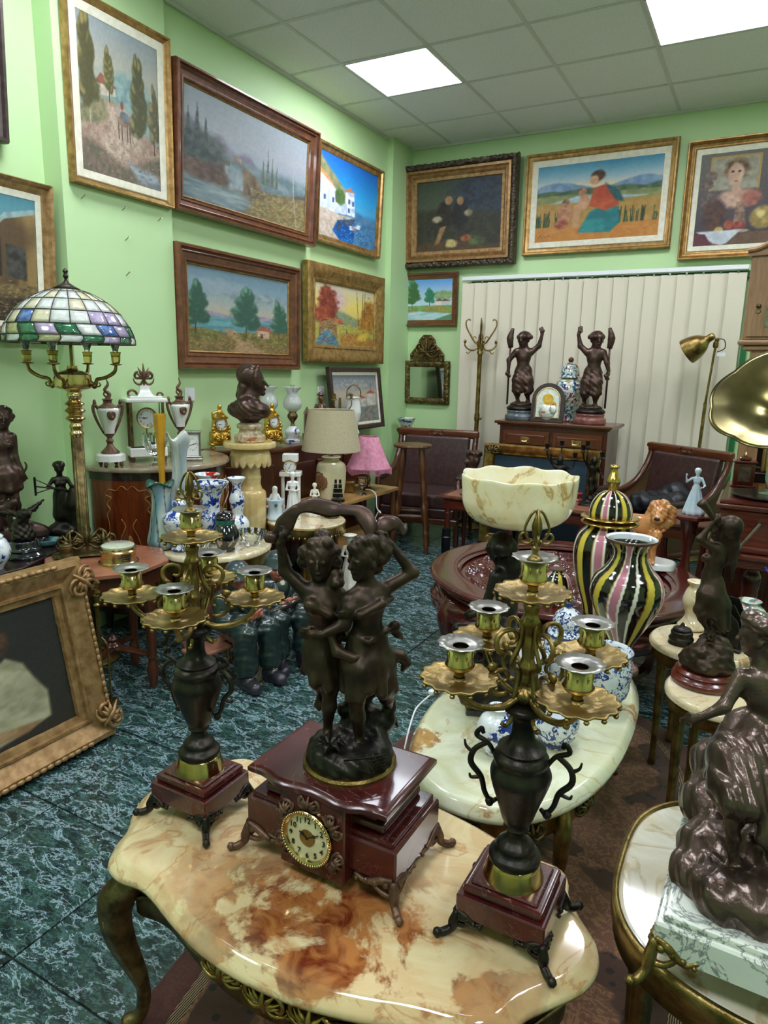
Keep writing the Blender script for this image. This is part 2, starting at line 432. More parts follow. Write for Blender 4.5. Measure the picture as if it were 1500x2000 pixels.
def delft(name, ground='#e6ebee', blue='#2a4a9a', scale=26, cover=.5, deep='#16245c'):
    t = NT(name); v = t.co(); n1 = t.noise(scale, 3, .5, 1.6, v); n2 = t.noise(scale*.45, 2, .5, .5, v)
    f = t.ramp(n1, [(.50, 0.), (.515, 1.)]); f2 = t.ramp(n2, [(.5-.2*(cover-.4), 0.), (.53-.2*(cover-.4), 1.)]); fm = t.math('MULTIPLY', f, f2)
    bl = t.ramp(t.noise(scale*1.6, 3, .5, 0, v), [(.35, deep), (.65, blue)])
    lines = t.ramp(t.noise(scale*1.9, 2, .5, 2.5, v), [(.47, 0.), (.49, .8), (.52, .8), (.54, 0.)])
    fm = t.math('MAXIMUM', fm, t.math('MULTIPLY', lines, f2)); t.col(t.mix(fm, ground, bl)); t.set(.1, 0, .6); return t.m
def glass(name, c, rough=.02, ior=1.45):
    return NT(name).col(c).set(rough, 0, 0, 1, ior).m
# metals
BRONZE = simple('dark_bronze', '#2e241c', '#4c3c2e', 14, .4, .7, bump=.12, bscale=180)
BRONZE2 = simple('black_bronze', '#201d1b', '#3c362f', 16, .36, .75, bump=.15, bscale=150)
BRONZE3 = simple('brown_bronze', '#4a3a31', '#67544a', 12, .3, .7, coat=.25, bump=.25, bscale=120)
BRONZE4 = simple('umber_bronze', '#3a2c27', '#5d453c', 20, .33, .6, bump=.1, bscale=160)
GILT = simple('gilt_brass', '#8d6f33', '#c9a765', 18, .3, .95, bump=.25, bscale=160)
BRASS = simple('polished_brass', '#b5955a', '#dcc591', 9, .18, 1.)
ANTB = simple('antique_brass', '#6f5a30', '#a58b55', 22, .34, .95, bump=.3, bscale=140)
ANTD = simple('aged_brass', '#4f412a', '#8a7750', 26, .4, .9, bump=.3, bscale=170)
FIREG = simple('fire_gilt', '#b98a2c', '#e2b95a', 20, .3, .9, bump=.35, bscale=130)
SPELT = simple('brown_spelter', '#553b30', '#80614f', 22, .42, .6, bump=.3, bscale=140)
STEEL = simple('brushed_steel', '#8d8b86', '#b3b0a9', 30, .3, .95)
CHROME = simple('chrome', '#b9bcc0', None, 1, .12, 1.)
# woods
MAHOG = wood('mahogany', '#3c130d', '#6d2a1b', .25, .4)
MAHOGX = wood('mahogany_x', '#3c130d', '#6d2a1b', .25, .4, axis=0)
ROSE = wood('rosewood', '#330e0b', '#5a2018', .22, .5, axis=0)
ROSEZ = wood('rosewood_z', '#330e0b', '#5a2018', .22, .5)
WALNUT = wood('walnut', '#42200f', '#6b381c', .28, .4, axis=0)
WALNUTZ = wood('walnut_z', '#391a0f', '#5c2c17', .3, .35)
DARKW = wood('dark_wood', '#1d1414', '#35211f', .22, .5, axis=1)
OAK = wood('oak', '#8d6546', '#b38a66', .4, .2)
OAKX = wood('oak_x', '#8d6546', '#b38a66', .4, .2, axis=0)
PINE = wood('pine', '#8a6437', '#b98d55', .45, .1, axis=1)
TURN = wood('turned_brown', '#3b2013', '#6d4122', .3, .35)
FRAMEW = wood('frame_wood', '#4d2c1c', '#7f5030', .3, .4, axis=0)
# frame finishes
FR_BROWN = simple('frame_brown', '#5b3420', '#7d4c31', 20, .32, .15, coat=.3)
FR_GOLD = simple('frame_gold', '#8c6a3a', '#b8925a', 25, .38, .6, bump=.1)
FR_DARK = simple('frame_dark', '#2b1c18', '#43302a', 30, .4, .1, bump=.2, bscale=90)
FR_CARVED = simple('frame_carved', '#2f2722', '#6b5c4c', 45, .45, .35, bump=.5, bscale=90)
FR_OLDGOLD = simple('frame_old_gold', '#86633c', '#b18c5f', 28, .42, .45, bump=.3, bscale=120)
LINER = simple('cream_liner', '#d6d0bb', '#e6e1d0', 30, .7)
CANVAS = attr('canvas_paint', .62, 0, .0, .12, 220)
VCOL = attr('glazed_paint', .12, 0, .6)
VMATTE = attr('matte_paint', .55, 0, .05, .1, 140)
# stone
WHITEM = simple('white_marble', '#e4e2df', '#f4f3f1', 8, .18, coat=.2)
t = NT('veined_marble'); f = t.noise(11, 8, .65, 1.5); t.col(t.mix(t.ramp(f, [(.455, 0.), (.49, .85), (.52, 0.)]), t.ramp(t.noise(4, 3), [(.3, '#cdd4c6'), (.7, '#eceae2')]), '#39464a')); t.set(.1, 0, .5); VEINM = t.m
t = NT('red_griotte_marble'); f = t.noise(7, 8, .6, 1.2); t.col(t.mix(t.ramp(t.noise(5, 6, .6, 1.5), [(.496, 0.), (.5, .3), (.504, 0.)]), t.ramp(f, [(.3, '#36100f'), (.55, '#4c1917'), (.75, '#5e231e')]), '#a98d84')); t.set(.24, 0, .25); REDM = t.m
PINKM = simple('pink_marble', '#85503d', '#a56a52', 9, .2, coat=.3, det=6)
BEIGEM = simple('beige_marble', '#8f7b66', '#b7a58c', 11, .15, coat=.4, det=6)
GREYM = simple('grey_marble', '#3f4a51', '#6b757a', 10, .2, coat=.3, det=6)
ROSEM = simple('rose_marble', '#6b3a36', '#8d5a52', 16, .25, coat=.3, det=6)
BLACKM = simple('black_stone', '#0e1013', '#1e2227', 10, .12, coat=.5)
ONYX_FT = onyx('onyx_honey', '#d9b98a', '#e3cfa2', '#b4743f', '#6e2a14', 4.2, .25, patch=((.12, -.16, 0), (1.9, 3.4, 1)))
ONYX_OV = onyx('onyx_green', '#cfcfa8', '#dfe0c6', '#b98a45', '#9a5f2c', 3.4, .2)
ONYX_SM = onyx('onyx_cream', '#d9c69c', '#e8dcc0', '#b99058', '#9a6a3c', 5, .2)
ONYX_RT = onyx('onyx_pale', '#cfc4a8', '#dedacb', '#ab8a5a', '#8c5a2c', 3., .35)
ONYX_PED = onyx('onyx_yellow', '#d8b978', '#e6cf99', '#cfa763', '#c9a060', 4, .05, rough=.2)
ONYX_SOC = onyx('onyx_banded', '#b39a78', '#d7cbb2', '#a85f3c', '#8c4a2c', 9, .5)
t = NT('alabaster_glass'); f = t.noise(7, 7, .6, 1.8); t.col(t.ramp(f, [(.38, '#efe9d6'), (.56, '#e9dfc0'), (.63, '#b99a58'), (.67, '#e2d6b0'), (.8, '#ede6d2')])); t.set(.12, 0, .5, sss=.35); ALAB = t.m
# ceramics, misc
DELFT = delft('delft_fine', scale=62, cover=.8); DELFT2 = delft('delft_bold', blue='#2c50b4', scale=24, cover=.75); DELFT3 = delft('delft_sparse', blue='#33539c', scale=30, cover=.35)
t = NT('imari_glaze'); v = t.vor(26, 'F1', 'Color'); s = t.n('SeparateColor'); t.l(v, s.inputs[0]); t.col(t.mix(t.ramp(t.noise(40, 3), [(.5, 0.), (.53, 1.)]), '#cfd6d2', t.ramp(s.outputs[0], [(.0, '#3c6a74'), (.35, '#8a3d34'), (.6, '#2c3f6c'), (.8, '#a99a6a')], 'CONSTANT'))); t.set(.12, 0, .5); IMARI = t.m
PORC = simple('white_porcelain', '#e6e6e4', None, 1, .1, coat=.6)
BISQ = simple('bisque_porcelain', '#d8cfc0', '#efe8da', 16, .4)
CREAMC = simple('cream_ceramic', '#d6c79d', '#e4d9b8', 9, .14, coat=.5)
BLUEP = simple('pale_blue_porcelain', '#b9cfe2', '#d7e4ee', 8, .12, coat=.5)
LEATHER = simple('brown_leather', '#33201f', '#472d2b', 30, .36, coat=.15, bump=.15, bscale=160)
FABRIC = simple('linen_shade', '#b3a587', '#c3b799', 120, .85, bump=.1, bscale=300)
PINKF = simple('pink_fabric', '#d07f9c', '#e09ab2', 40, .8, bump=.1, bscale=200)
BLIND = NT('blind_fabric'); f = BLIND.noise(30, 3, vec=BLIND.co((4, 4, 60))); BLIND.col(BLIND.ramp(f, [(.3, '#d9cfb8'), (.7, '#e4dcc9')])); BLIND.set(.8); BLIND = BLIND.m
WHITEP = simple('white_plastic', '#e9ebee', None, 1, .35)
BLACKP = simple('black_plastic', '#0c0c0d', None, 1, .3)
NYLON = simple('black_nylon', '#0c0e14', '#171a24', 30, .42, bump=.2, bscale=120)
BAG = NT('thin_plastic').col('#dfe6ec').set(.2, 0, 0, .35, 1.2).m
CLEAR = glass('clear_glass', '#f4f8f8', .02); CRYSTAL = glass('cut_crystal', '#f2f7f6', .03, 1.5)
FROST = NT('frosted_glass').col('#e9ecec').set(.35, 0, .3, .55, 1.4).m
CANE = NT('woven_cane'); f = CANE.math('MULTIPLY', CANE.wave(46, 0, 0, CANE.co((1, 1, 0))), CANE.wave(46, 0, 0, CANE.co((0, 0, 1), (0, PI/2, 0)))); CANE.col(CANE.ramp(f, [(.1, '#3c2714'), (.5, '#8a6238')])); CANE.set(.5); CANE.bump(f, .4, .004); CANE = CANE.m
TERRA = simple('terracotta_wood', '#8a5a44', '#a06c54', 14, .6)
TOL = simple('olive_paint', '#14211f', '#243532', 14, .28, coat=.3)
SKINP = simple('painted_skin', '#9c5240', '#c4806a', 30, .4)
BOOT = simple('boot_paint', '#17161c', '#332f3a', 24, .35, coat=.2)
MIRROR = NT('mirror_glass').col('#d6dbd8').set(.02, 1.).m
# ------------------------------------------------------------------ the room
ZC = 3.452
XL, XN, XCOL, YB, XR, YF = -3.207, -3.28, -3.15, 6.22, 3.2, -2.6
t = NT('green_wall_paint'); f = t.noise(1.4, 3); t.col(t.ramp(f, [(.3, '#bad9a0'), (.7, '#c1dea8')])); t.set(.6); t.bump(t.noise(90, 4), .04, .002); WALL = t.m
t = NT('ceiling_tile'); f = t.noise(140, 2, .5); t.col(t.ramp(f, [(.3, '#d6d9d9'), (.46, '#f0f3f4'), (.8, '#f6f8f9')])); t.set(.9); t.bump(f, .15, .002); CTILE = t.m
TBAR = simple('grid_bar', '#d3d6d2', None, 1, .5)
t = NT('panel_light'); t.col('#ffffff'); t.b.inputs['Emission Color'].default_value = (.92, .97, 1.06, 1); t.b.inputs['Emission Strength'].default_value = PANEL_STRENGTH; PANELM = t.m
# marble floor tile: dark green with pale blue veins
t = NT('green_marble_tile'); oi = t.n('ObjectInfo'); va = t.n('VectorMath', operation='MULTIPLY_ADD'); va.inputs[1].default_value = (1, 1, 1); tc = t.co((1, 1, 1)); t.l(tc, va.inputs[0])
cmb = t.n('CombineXYZ'); t.l(t.math('MULTIPLY', oi.outputs['Random'], 37.), cmb.inputs[0]); t.l(t.math('MULTIPLY', oi.outputs['Random'], 91.), cmb.inputs[1]); t.l(cmb.outputs[0], va.inputs[2]); V = va.outputs[0]
va2 = t.n('Mapping'); va2.inputs['Rotation'].default_value = (0, 0, .6); va2.inputs['Scale'].default_value = (1., 2.1, 1); t.l(V, va2.inputs[0]); W = va2.outputs[0]
base = t.ramp(t.noise(13, 8, .7, .1, W), [(.32, '#0b1517'), (.46, '#192c2a'), (.58, '#2b463a'), (.74, '#3a5c62')])
v1 = t.ramp(t.noise(7, 10, .68, .4, W), [(.483, 0.), (.5, .8), (.517, 0.)]); v2 = t.ramp(t.noise(15, 9, .7, .2, W), [(.475, 0.), (.5, .7), (.525, 0.)])
sp = t.ramp(t.noise(14, 10, .78, .2, W), [(.54, 0.), (.7, .5)])
c = t.mix(t.math('MULTIPLY', v2, .7), base, '#65888f'); c = t.mix(t.math('MULTIPLY', sp, .8), c, '#557783'); c = t.mix(v1, c, '#adc6d2'); t.col(c); t.set(.24, 0, 0, spec=.45); FTILE = t.m
GROUT = simple('grout', '#10191b', None, 1, .7)

floor = struct('floor', box(XR-XN, YB-YF, .06, ((XR+XN)/2, (YB+YF)/2, -.066)), GROUT)
TS = .45; tile_mesh = mesh('tile', box(TS-.006, TS-.006, .006, (0, 0, -.006), .0012), FTILE, False)
far_v = []; far_f = []
for i in range(-8, 8):
    for j in range(-6, 15):
        cx, cy = -1.318*1.475+(i+.5)*TS, .573*1.475+(j+.5)*TS
        x0, x1, y0, y1 = cx-TS/2, cx+TS/2, cy-TS/2, cy+TS/2
        if x0 < XN-TS or x1 > XR or y0 < YF or y1 > YB+TS: continue
        if x0 < XN or y1 > YB:
            x0 = max(x0, XN); y1 = min(y1, YB)
            if x1-x0 < .03 or y1-y0 < .03: continue
            o = struct('tile', box(x1-x0-.006, y1-y0-.006, .006, (0, 0, -.006), .0012), FTILE, floor); o.location = ((x0+x1)/2, (y0+y1)/2, 0); continue
        o = struct('tile', tile_mesh, None, floor, loc=(cx, cy, 0))
# walls
T = .12
struct('wall_left', cat([box(T, 2.42-YF, ZC+.1, (XN-T/2, (2.42+YF)/2, 0)), box(.35, .72, ZC+.1, (XCOL-.175, 2.78, 0)), box(T, YB-3.14, ZC+.1, (XL-T/2, (YB+3.14)/2, 0)), box(.17, YB-5.83, ZC, (XL+.006-.085+.05, (YB+5.83)/2, 0))]), WALL)
struct('wall_back', box(XR-XN+.6, T, ZC+.1, ((XR+XN)/2, YB+T/2, 0)), WALL)
struct('wall_right', box(T, YB-YF, ZC+.1, (XR+T/2, (YB+YF)/2, 0)), WALL)
struct('wall_front', box(XR-XN+.6, T, ZC+.1, ((XR+XN)/2, YF-T/2, 0)), WALL)
# suspended ceiling: grid of bars, lay-in tiles and light panels
ceil = struct('ceiling', box(XR-XN+.6, YB-YF+.2, .05, ((XR+XN)/2, (YB+YF)/2, ZC+.05)), CTILE)
CM = .6396; X0, Y0 = -2.768, 4.355; full = mesh('tile', box(CM-.022, CM-.022, .012, (0, 0, 0)), CTILE, False)
lights = {(0, 0), (3, 0), (6, 0), (0, -4), (3, -4), (6, -4), (0, -8), (3, -8), (6, -8)}  # first two are in view; the other panels are unseen, added for the lighting
bars = []
for i in range(-1, 10):
    x0, x1 = X0+i*CM, X0+(i+1)*CM
    if x0 > XR: break
    bars.append(box(.024, YB-YF, .008, (max(x0, XN+.012), (YB+YF)/2, ZC-.004)))
    for j in range(-11, 4):
        y0, y1 = Y0+j*CM, Y0+(j+1)*CM
        if y1 < YF or y0 > YB-.02: continue
        cx0, cx1, cy0, cy1 = max(x0, XN), min(x1, XR), max(y0, YF), min(y1, YB)
        if cx1-cx0 < .03 or cy1-cy0 < .03: continue
        if (i, j) in lights:
            p = thing('ceiling_light', 'square white ceiling light panel', 'ceiling light', ((x0+x1)/2, (y0+y1)/2, ZC-.006), 0, 'ceiling light panels')
            if (i, j) == (0, 0): p['label'] = 'glowing square ceiling panel nearest the waterfall painting'
            elif (i, j) == (3, 0): p['label'] = 'glowing square ceiling panel cut by the top right picture edge'
            else: p['label'] = 'unseen square ceiling light panel added to light the room'
            part(p, 'diffuser', box(CM-.03, CM-.03, .01, (0, 0, .003)), PANELM, smooth=False)
            part(p, 'rim', cat([box(CM-.022, .012, .014, (0, s*(CM-.034)/2, 0)) for s in (-1, 1)]+[box(.012, CM-.022, .014, (s*(CM-.034)/2, 0, 0)) for s in (-1, 1)]), WHITEP, smooth=False)
        elif cx1-cx0 > CM-.01 and cy1-cy0 > CM-.01: struct('tile', full, None, ceil, loc=((x0+x1)/2, (y0+y1)/2, ZC))
        else: struct('tile', box(cx1-cx0-.02, cy1-cy0-.02, .012), CTILE, ceil, loc=((cx0+cx1)/2, (cy0+cy1)/2, ZC))
for j in range(-11, 4):
    y0 = Y0+j*CM
    if YF < y0 < YB: bars.append(box(XR-XN, .024, .008, ((XR+XN)/2, y0, ZC-.005)))
bars += [box(.02, YB-3.14, .02, (XL+.012, (YB+3.14)/2, ZC-.02)), box(XR-XL, .02, .02, ((XR+XL)/2, YB-.012, ZC-.02)), box(.02, .75, .02, (XCOL+.012, 2.78, ZC-.02))]
struct('grid_bars', cat(bars), TBAR, ceil)
# vertical blind over the shop window on the back wall
vb = thing('vertical_blind', 'cream vertical slat blind covering the window on the back wall', 'blind', (-1.4, 6.15, .1))
part(vb, 'head_rail', box(2.34, .05, .035, (0, 0, 2.15), .004), WHITEP)
nsl = 19; sw = 2.32/nsl; slat_me = mesh('slat', cat([box(sw*1.06, .0015, 2.1, (0, 0, 0))]), BLIND, False)
for k in range(nsl):
    s = part(vb, 'slat', slat_me, None, loc=(-1.16+(k+.5)*sw, -.006+(.004 if k % 2 else 0), .03), rot=(0, 0, .22))
    part(s, 'carrier', box(.014, .014, .025, (0, 0, 2.098)), CHROME)
part(vb, 'bottom_chain', tube([(-1.15, -.02, .06), (0, -.02, .05), (1.15, -.02, .06)], .002, 5), WHITEP)
struct('window_1', cat([box(2.3, .03, .05, (-1.35, 6.2, 2.2)), box(2.3, .03, .05, (-1.35, 6.2, .08)), box(.05, .03, 2.1, (-2.48, 6.2, .1)), box(.04, .03, 2.1, (-.2, 6.2, .1))]), simple('green_window_frame', '#1c6b3e', None, 1, .4))
# sockets and nails
for (y, z), lab in (((3.282, 1.273), 'white wall socket behind the marble clock and urns'), ((4.761, 1.257), 'white wall socket beside the small harbour painting')):
    so = thing('wall_socket', lab, 'socket', (XL+.001, y, z), PI/2, 'wall sockets')
    part(so, 'plate', box(.085, .012, .085, (0, -.006, -.0425), .004), WHITEP)
    part(so, 'insert', lathe([(.0, .0), (.02, .001), (.022, .006), (.026, .007)], 20).rot('X', PI/2).mv(0, -.0125, 0), WHITEP)
for (y, z), lab in (((2.524, 2.267), 'nail in the green wall under the left edge of the donkey painting'), ((2.78, 2.262), 'nail in the wall below the middle of the donkey painting'), ((3.031, 2.253), 'nail in the wall under the right corner of the donkey painting'), ((2.79, 2.111), 'middle nail of the two low ones in the bare wall'), ((2.784, 1.93), 'lowest nail in the bare green wall above the marble clock')):
    single('wall_nail', lab, 'nail', lathe([(.0025, 0), (.0025, .03), (.005, .031), (.005, .033), (0, .034)], 8).rot('Y', PI/2-.5), STEEL, (XCOL, y, z), 0, 'nails in the wall')
# ------------------------------------------------------------------ paintings (brush strokes held as vertex colours on the canvas)
def hexrgb(h): h = h.lstrip('#'); return np.array([int(h[i:i+2], 16) for i in (0, 2, 4)])/255.
class Paint:
    def __init__(s, w, h, nx, seed):
        s.nx = nx; s.ny = int(nx*h/w); s.w, s.h = w, h; s.R = np.random.default_rng(seed)
        s.U, s.V = np.meshgrid(np.linspace(0, 1, s.nx), np.linspace(0, 1, s.ny)); s.asp = h/w
        s.c = np.zeros((s.ny, s.nx, 3))
    def noise(s, fx, fy=None, oct=4):
        fy = fy or fx; o = np.zeros((s.ny, s.nx)); a = 1; t = 0
        for k in range(oct):
            gx, gy = int(fx*2**k)+2, int(fy*2**k)+2; g = s.R.random((gy, gx)); x = s.U*(gx-1.001); y = s.V*(gy-1.001)
            i, j = x.astype(int), y.astype(int); u, v = x-i, y-j; u = u*u*(3-2*u); v = v*v*(3-2*v)
            o += a*(g[j, i]*(1-u)*(1-v)+g[j, i+1]*u*(1-v)+g[j+1, i]*(1-u)*v+g[j+1, i+1]*u*v); t += a; a *= .5
        return o/t
    def sky(s, stops):
        vs = [p for p, _ in stops]; cs = np.array([hexrgb(c) for _, c in stops]); vv = s.V+.06*(s.noise(4)-.5)
        for k in range(3): s.c[..., k] = np.interp(vv, vs, cs[:, k])
        return s
    def blend(s, m, col):
        m = np.clip(m, 0, 1)[..., None]; col = hexrgb(col) if isinstance(col, str) else col; s.c = s.c*(1-m)+col*m; return s
    def tex(s, a, b, f=20, fy=None):
        n = np.clip((s.noise(f, fy, 3)-.5)*2.4+.5, 0, 1)[..., None]; return hexrgb(a)*(1-n)+hexrgb(b)*n
    def below(s, fn, a, b=None, soft=.01, f=20, fy=None, rough=.03):
        """fill under a ridge line v=fn(u)"""
        l = fn(s.U)+rough*(s.noise(14, 2)-.5); return s.blend((l-s.V)/soft+.5, s.tex(a, b or a, f, fy))
    def blob(s, u, v, ru, rv, a, b=None, soft=.25, rough=.5, f=24):
        d = np.sqrt(((s.U-u)/ru)**2+((s.V-v)/rv)**2)+rough*(s.noise(18)-.5); return s.blend((1-d)/soft+.5, s.tex(a, b or a, f))
    def poly(s, pts, a, b=None, soft=.006, f=20, fy=None):
        m = np.full((s.ny, s.nx), 1e9); p = np.array(pts, float); ins = np.zeros((s.ny, s.nx), bool); n = len(p)
        for i in range(n):
            a0, b0 = p[i], p[(i+1) % n]; e = b0-a0
            t = np.clip(((s.U-a0[0])*e[0]+(s.V-a0[1])*e[1])/(e@e+1e-12), 0, 1); m = np.minimum(m, np.hypot(s.U-a0[0]-t*e[0], s.V-a0[1]-t*e[1]))
            c = ((a0[1] > s.V) != (b0[1] > s.V)) & (s.U < (b0[0]-a0[0])*(s.V-a0[1])/(b0[1]-a0[1]+1e-12)+a0[0]); ins ^= c
        return s.blend(np.where(ins, m, -m)/soft+.5, s.tex(a, b or a, f, fy))
    def line(s, pts, r, col):
        p = np.array(pts, float); m = np.full((s.ny, s.nx), 1e9)
        for a0, b0 in zip(p[:-1], p[1:]):
            e = b0-a0; t = np.clip(((s.U-a0[0])*e[0]+(s.V-a0[1])*e[1])/(e@e+1e-12), 0, 1); m = np.minimum(m, np.hypot(s.U-a0[0]-t*e[0], (s.V-a0[1]-t*e[1])*s.asp))
        return s.blend((r-m)/.004+.5, col)
    def tree(s, u, v, w, h, dark, light, trunk='#4a3a28', n=16, lean=0):
        s.line([(u, v), (u+lean, v+h*.6)], .006, trunk)
        for k in range(n):
            t = k/n; yy = v+h*(.25+.72*t); ww = w*(.35+.65*math.sin(PI*min(1, .25+t*.75)))*.6; x = u+lean*t+(s.R.random()-.5)*w*.7*(1-t*.6)
            s.blob(x, yy, ww*.55, h*.11, dark, None, .5, .8); s.blob(x-ww*.12, yy+h*.03, ww*.36, h*.06, light, None, .9, 1.)
        return s
    def conifer(s, u, v, w, h, dark, light):
        d = np.abs(s.U-u)/np.maximum(1e-4, w*.5*np.clip((v+h-s.V)/h, 0, 1)*(.7+.6*s.noise(10, 60, 2))); m = (1-d)*2*((s.V > v) & (s.V < v+h)); return s.blend(m, s.tex(dark, light, 30))
    def speckle(s, reg, cols, n=200, r=.008):
        for k in range(n):
            u = reg[0]+s.R.random()*(reg[2]-reg[0]); v = reg[1]+s.R.random()*(reg[3]-reg[1]); i0 = int(u*s.nx); j0 = int(v*s.ny); q = max(1, int(r*s.nx)); c = hexrgb(cols[int(s.R.integers(len(cols)))])
            s.c[max(0, j0-q//2):j0+q//2+1, max(0, i0-q):i0+q+1] = s.c[max(0, j0-q//2):j0+q//2+1, max(0, i0-q):i0+q+1]*.4+c*.6
        return s
    def g(s):
        c = np.clip(s.c+.05*(s.noise(60, 60, 2)[..., None]-.5), 0, 1); l = np.where(c <= .04045, c/12.92, ((c+.055)/1.055)**2.4)
        v = np.stack([(s.U-.5)*s.w, np.zeros_like(s.U), s.V*s.h], -1).reshape(-1, 3); I = np.arange(s.ny*s.nx).reshape(s.ny, s.nx)
        f = np.stack([I[:-1, :-1], I[:-1, 1:], I[1:, 1:], I[1:, :-1]], -1).reshape(-1, 4).tolist()
        return G(v, f, l.reshape(-1, 3))
def moulding(w, h, prof2, seg=1, jit=0, seed=0, scallop=0):
    """mitred frame; prof2 = [(inset, proud)], local x wide, z up from 0, face towards -y"""
    R = np.random.default_rng(seed); V = []; F = []; nper = 4*seg
    for d, y in prof2:
        x0, x1, z0, z1 = -w/2+d, w/2-d, d, h-d; cs = [(x0, z0), (x1, z0), (x1, z1), (x0, z1)]; ring = []
        for k in range(4):
            a, b = np.array(cs[k]), np.array(cs[(k+1) % 4])
            for i in range(seg): p = a+(b-a)*i/seg; ring.append((p[0], -y, p[1]))
        ring = np.array(ring)
        if jit and seg > 1 and 0 < y: ring += R.normal(size=ring.shape)*jit*np.array((.4, 1, .4))
        V.append(ring)
    for k in range(len(prof2)-1): F += [(k*nper+i, (k+1)*nper+i, (k+1)*nper+(i+1) % nper, k*nper+(i+1) % nper) for i in range(nper)]
    F = [tuple(reversed(q)) for q in F]
    return G(np.vstack(V), F)
def painting(label, loc, rz, w, h, lean, profiles, art, nx=150, seed=1, roll=0, name='framed_painting', cat_='painting', extra=None):
    """profiles: list of (name, material, [(inset, proud)...], seg, jitter). Canvas fills the last inset"""
    t = thing(name, label, cat_, loc, rz, 'framed pictures', rx=lean); t.rotation_euler[1] = roll
    ins = 0
    for nm, m, pr, seg, jit in profiles:
        part(t, nm, moulding(w, h, pr, seg, jit, seed), m, smooth=True, sharp=.5); ins = max(ins, pr[-1][0]); yl = pr[-1][1]
    cw, chh = w-2*ins, h-2*ins; P = Paint(cw, chh, nx, seed); art(P)
    part(t, 'canvas', P.g().mv(0, -max(yl-.002, .004), ins), CANVAS, sharp=None)
    part(t, 'backing', box(w-.02, .006, h-.02, (0, -.004, .01)), FR_DARK, smooth=False)
    if extra: extra(t)
    return t
def prof_simple(wd, dp): return [(0, 0), (0, dp*.7), (wd*.12, dp), (wd*.35, dp*.9), (wd*.5, dp*.6), (wd*.8, dp*.5), (wd, dp*.35)]
def prof_steps(wd, dp): return [(0, 0), (0, dp*.8), (wd*.08, dp), (wd*.2, dp), (wd*.26, dp*.75), (wd*.4, dp*.85), (wd*.5, dp*.6), (wd*.75, dp*.5), (wd*.8, dp*.58), (wd*.9, dp*.55), (wd, dp*.3)]
QL = PI/2
# --- donkey path (tall)
def art_donkey(P):
    P.sky([(0, '#8e8279'), (.5, '#8d9a94'), (.75, '#a5a295'), (1, '#8c969b')]); P.blob(.62, .52, .3, .22, '#6d8a8c', '#8aa09a', .4, .3)
    P.below(lambda u: .42+.1*np.sin(u*5), '#6b6a4c', '#8d8464', .03, 24); P.poly([(.2, .6), (.26, .66), (.42, .62), (.44, .55), (.2, .52)], '#c9c0b0', '#a79b8c'); P.poly([(.19, .6), (.26, .67), (.45, .61), (.43, .6)], '#8a5545')
    P.below(lambda u: .36-.05*np.cos(u*6), '#8f7466', '#a9907f', .03, 30); P.poly([(.3, .5), (.55, .5), (.8, .3), (.55, .12), (.15, .15), (.35, .32)], '#9a8474', '#bda695', .05, 40)
    P.below(lambda u: .16+.06*np.sin(u*7+1), '#7d675c', '#5d5a48', .04, 30); P.poly([(.55, .14), (.98, .1), (1, 0), (.7, .02)], '#9aa2a8', '#6f7880', .04, 20, 60)
    P.tree(.12, .32, .22, .68, '#4d4a2c', '#8d7f4d', '#a99f8a', 26, -.02); P.tree(.36, .5, .12, .36, '#55532f', '#8a8050', n=12)
    P.tree(.72, .24, .2, .62, '#4a4a2e', '#8a8052', '#a49a88', 24, .01); P.tree(.93, .25, .14, .48, '#57523a', '#847a52', n=14)
    for x in (.46, .5, .57, .6): P.line([(x, .4), (x, .28)], .007, '#54433c')
    P.blob(.53, .42, .09, .05, '#6a5548', '#8d7868', .2, .3); P.blob(.45, .46, .035, .04, '#a39485', None, .3); P.poly([(.49, .47), (.58, .47), (.6, .41), (.5, .42)], '#52606a', '#6d7a80'); P.blob(.51, .51, .02, .03, '#7d4a40', None, .3); P.speckle((0, 0, 1, .4), ['#b09a8a', '#6a5a4a', '#5a5a42'], 260)
painting('tall landscape of a donkey on a wooded path in a gold and cream frame', (XCOL+.002, 2.791, 2.332), QL, .666, .871, .017,
    [('frame', FR_GOLD, prof_simple(.035, .045), 1, 0), ('liner', LINER, [(.035, .018), (.04, .022), (.072, .016), (.078, .014)], 1, 0)], art_donkey, 150, 11)
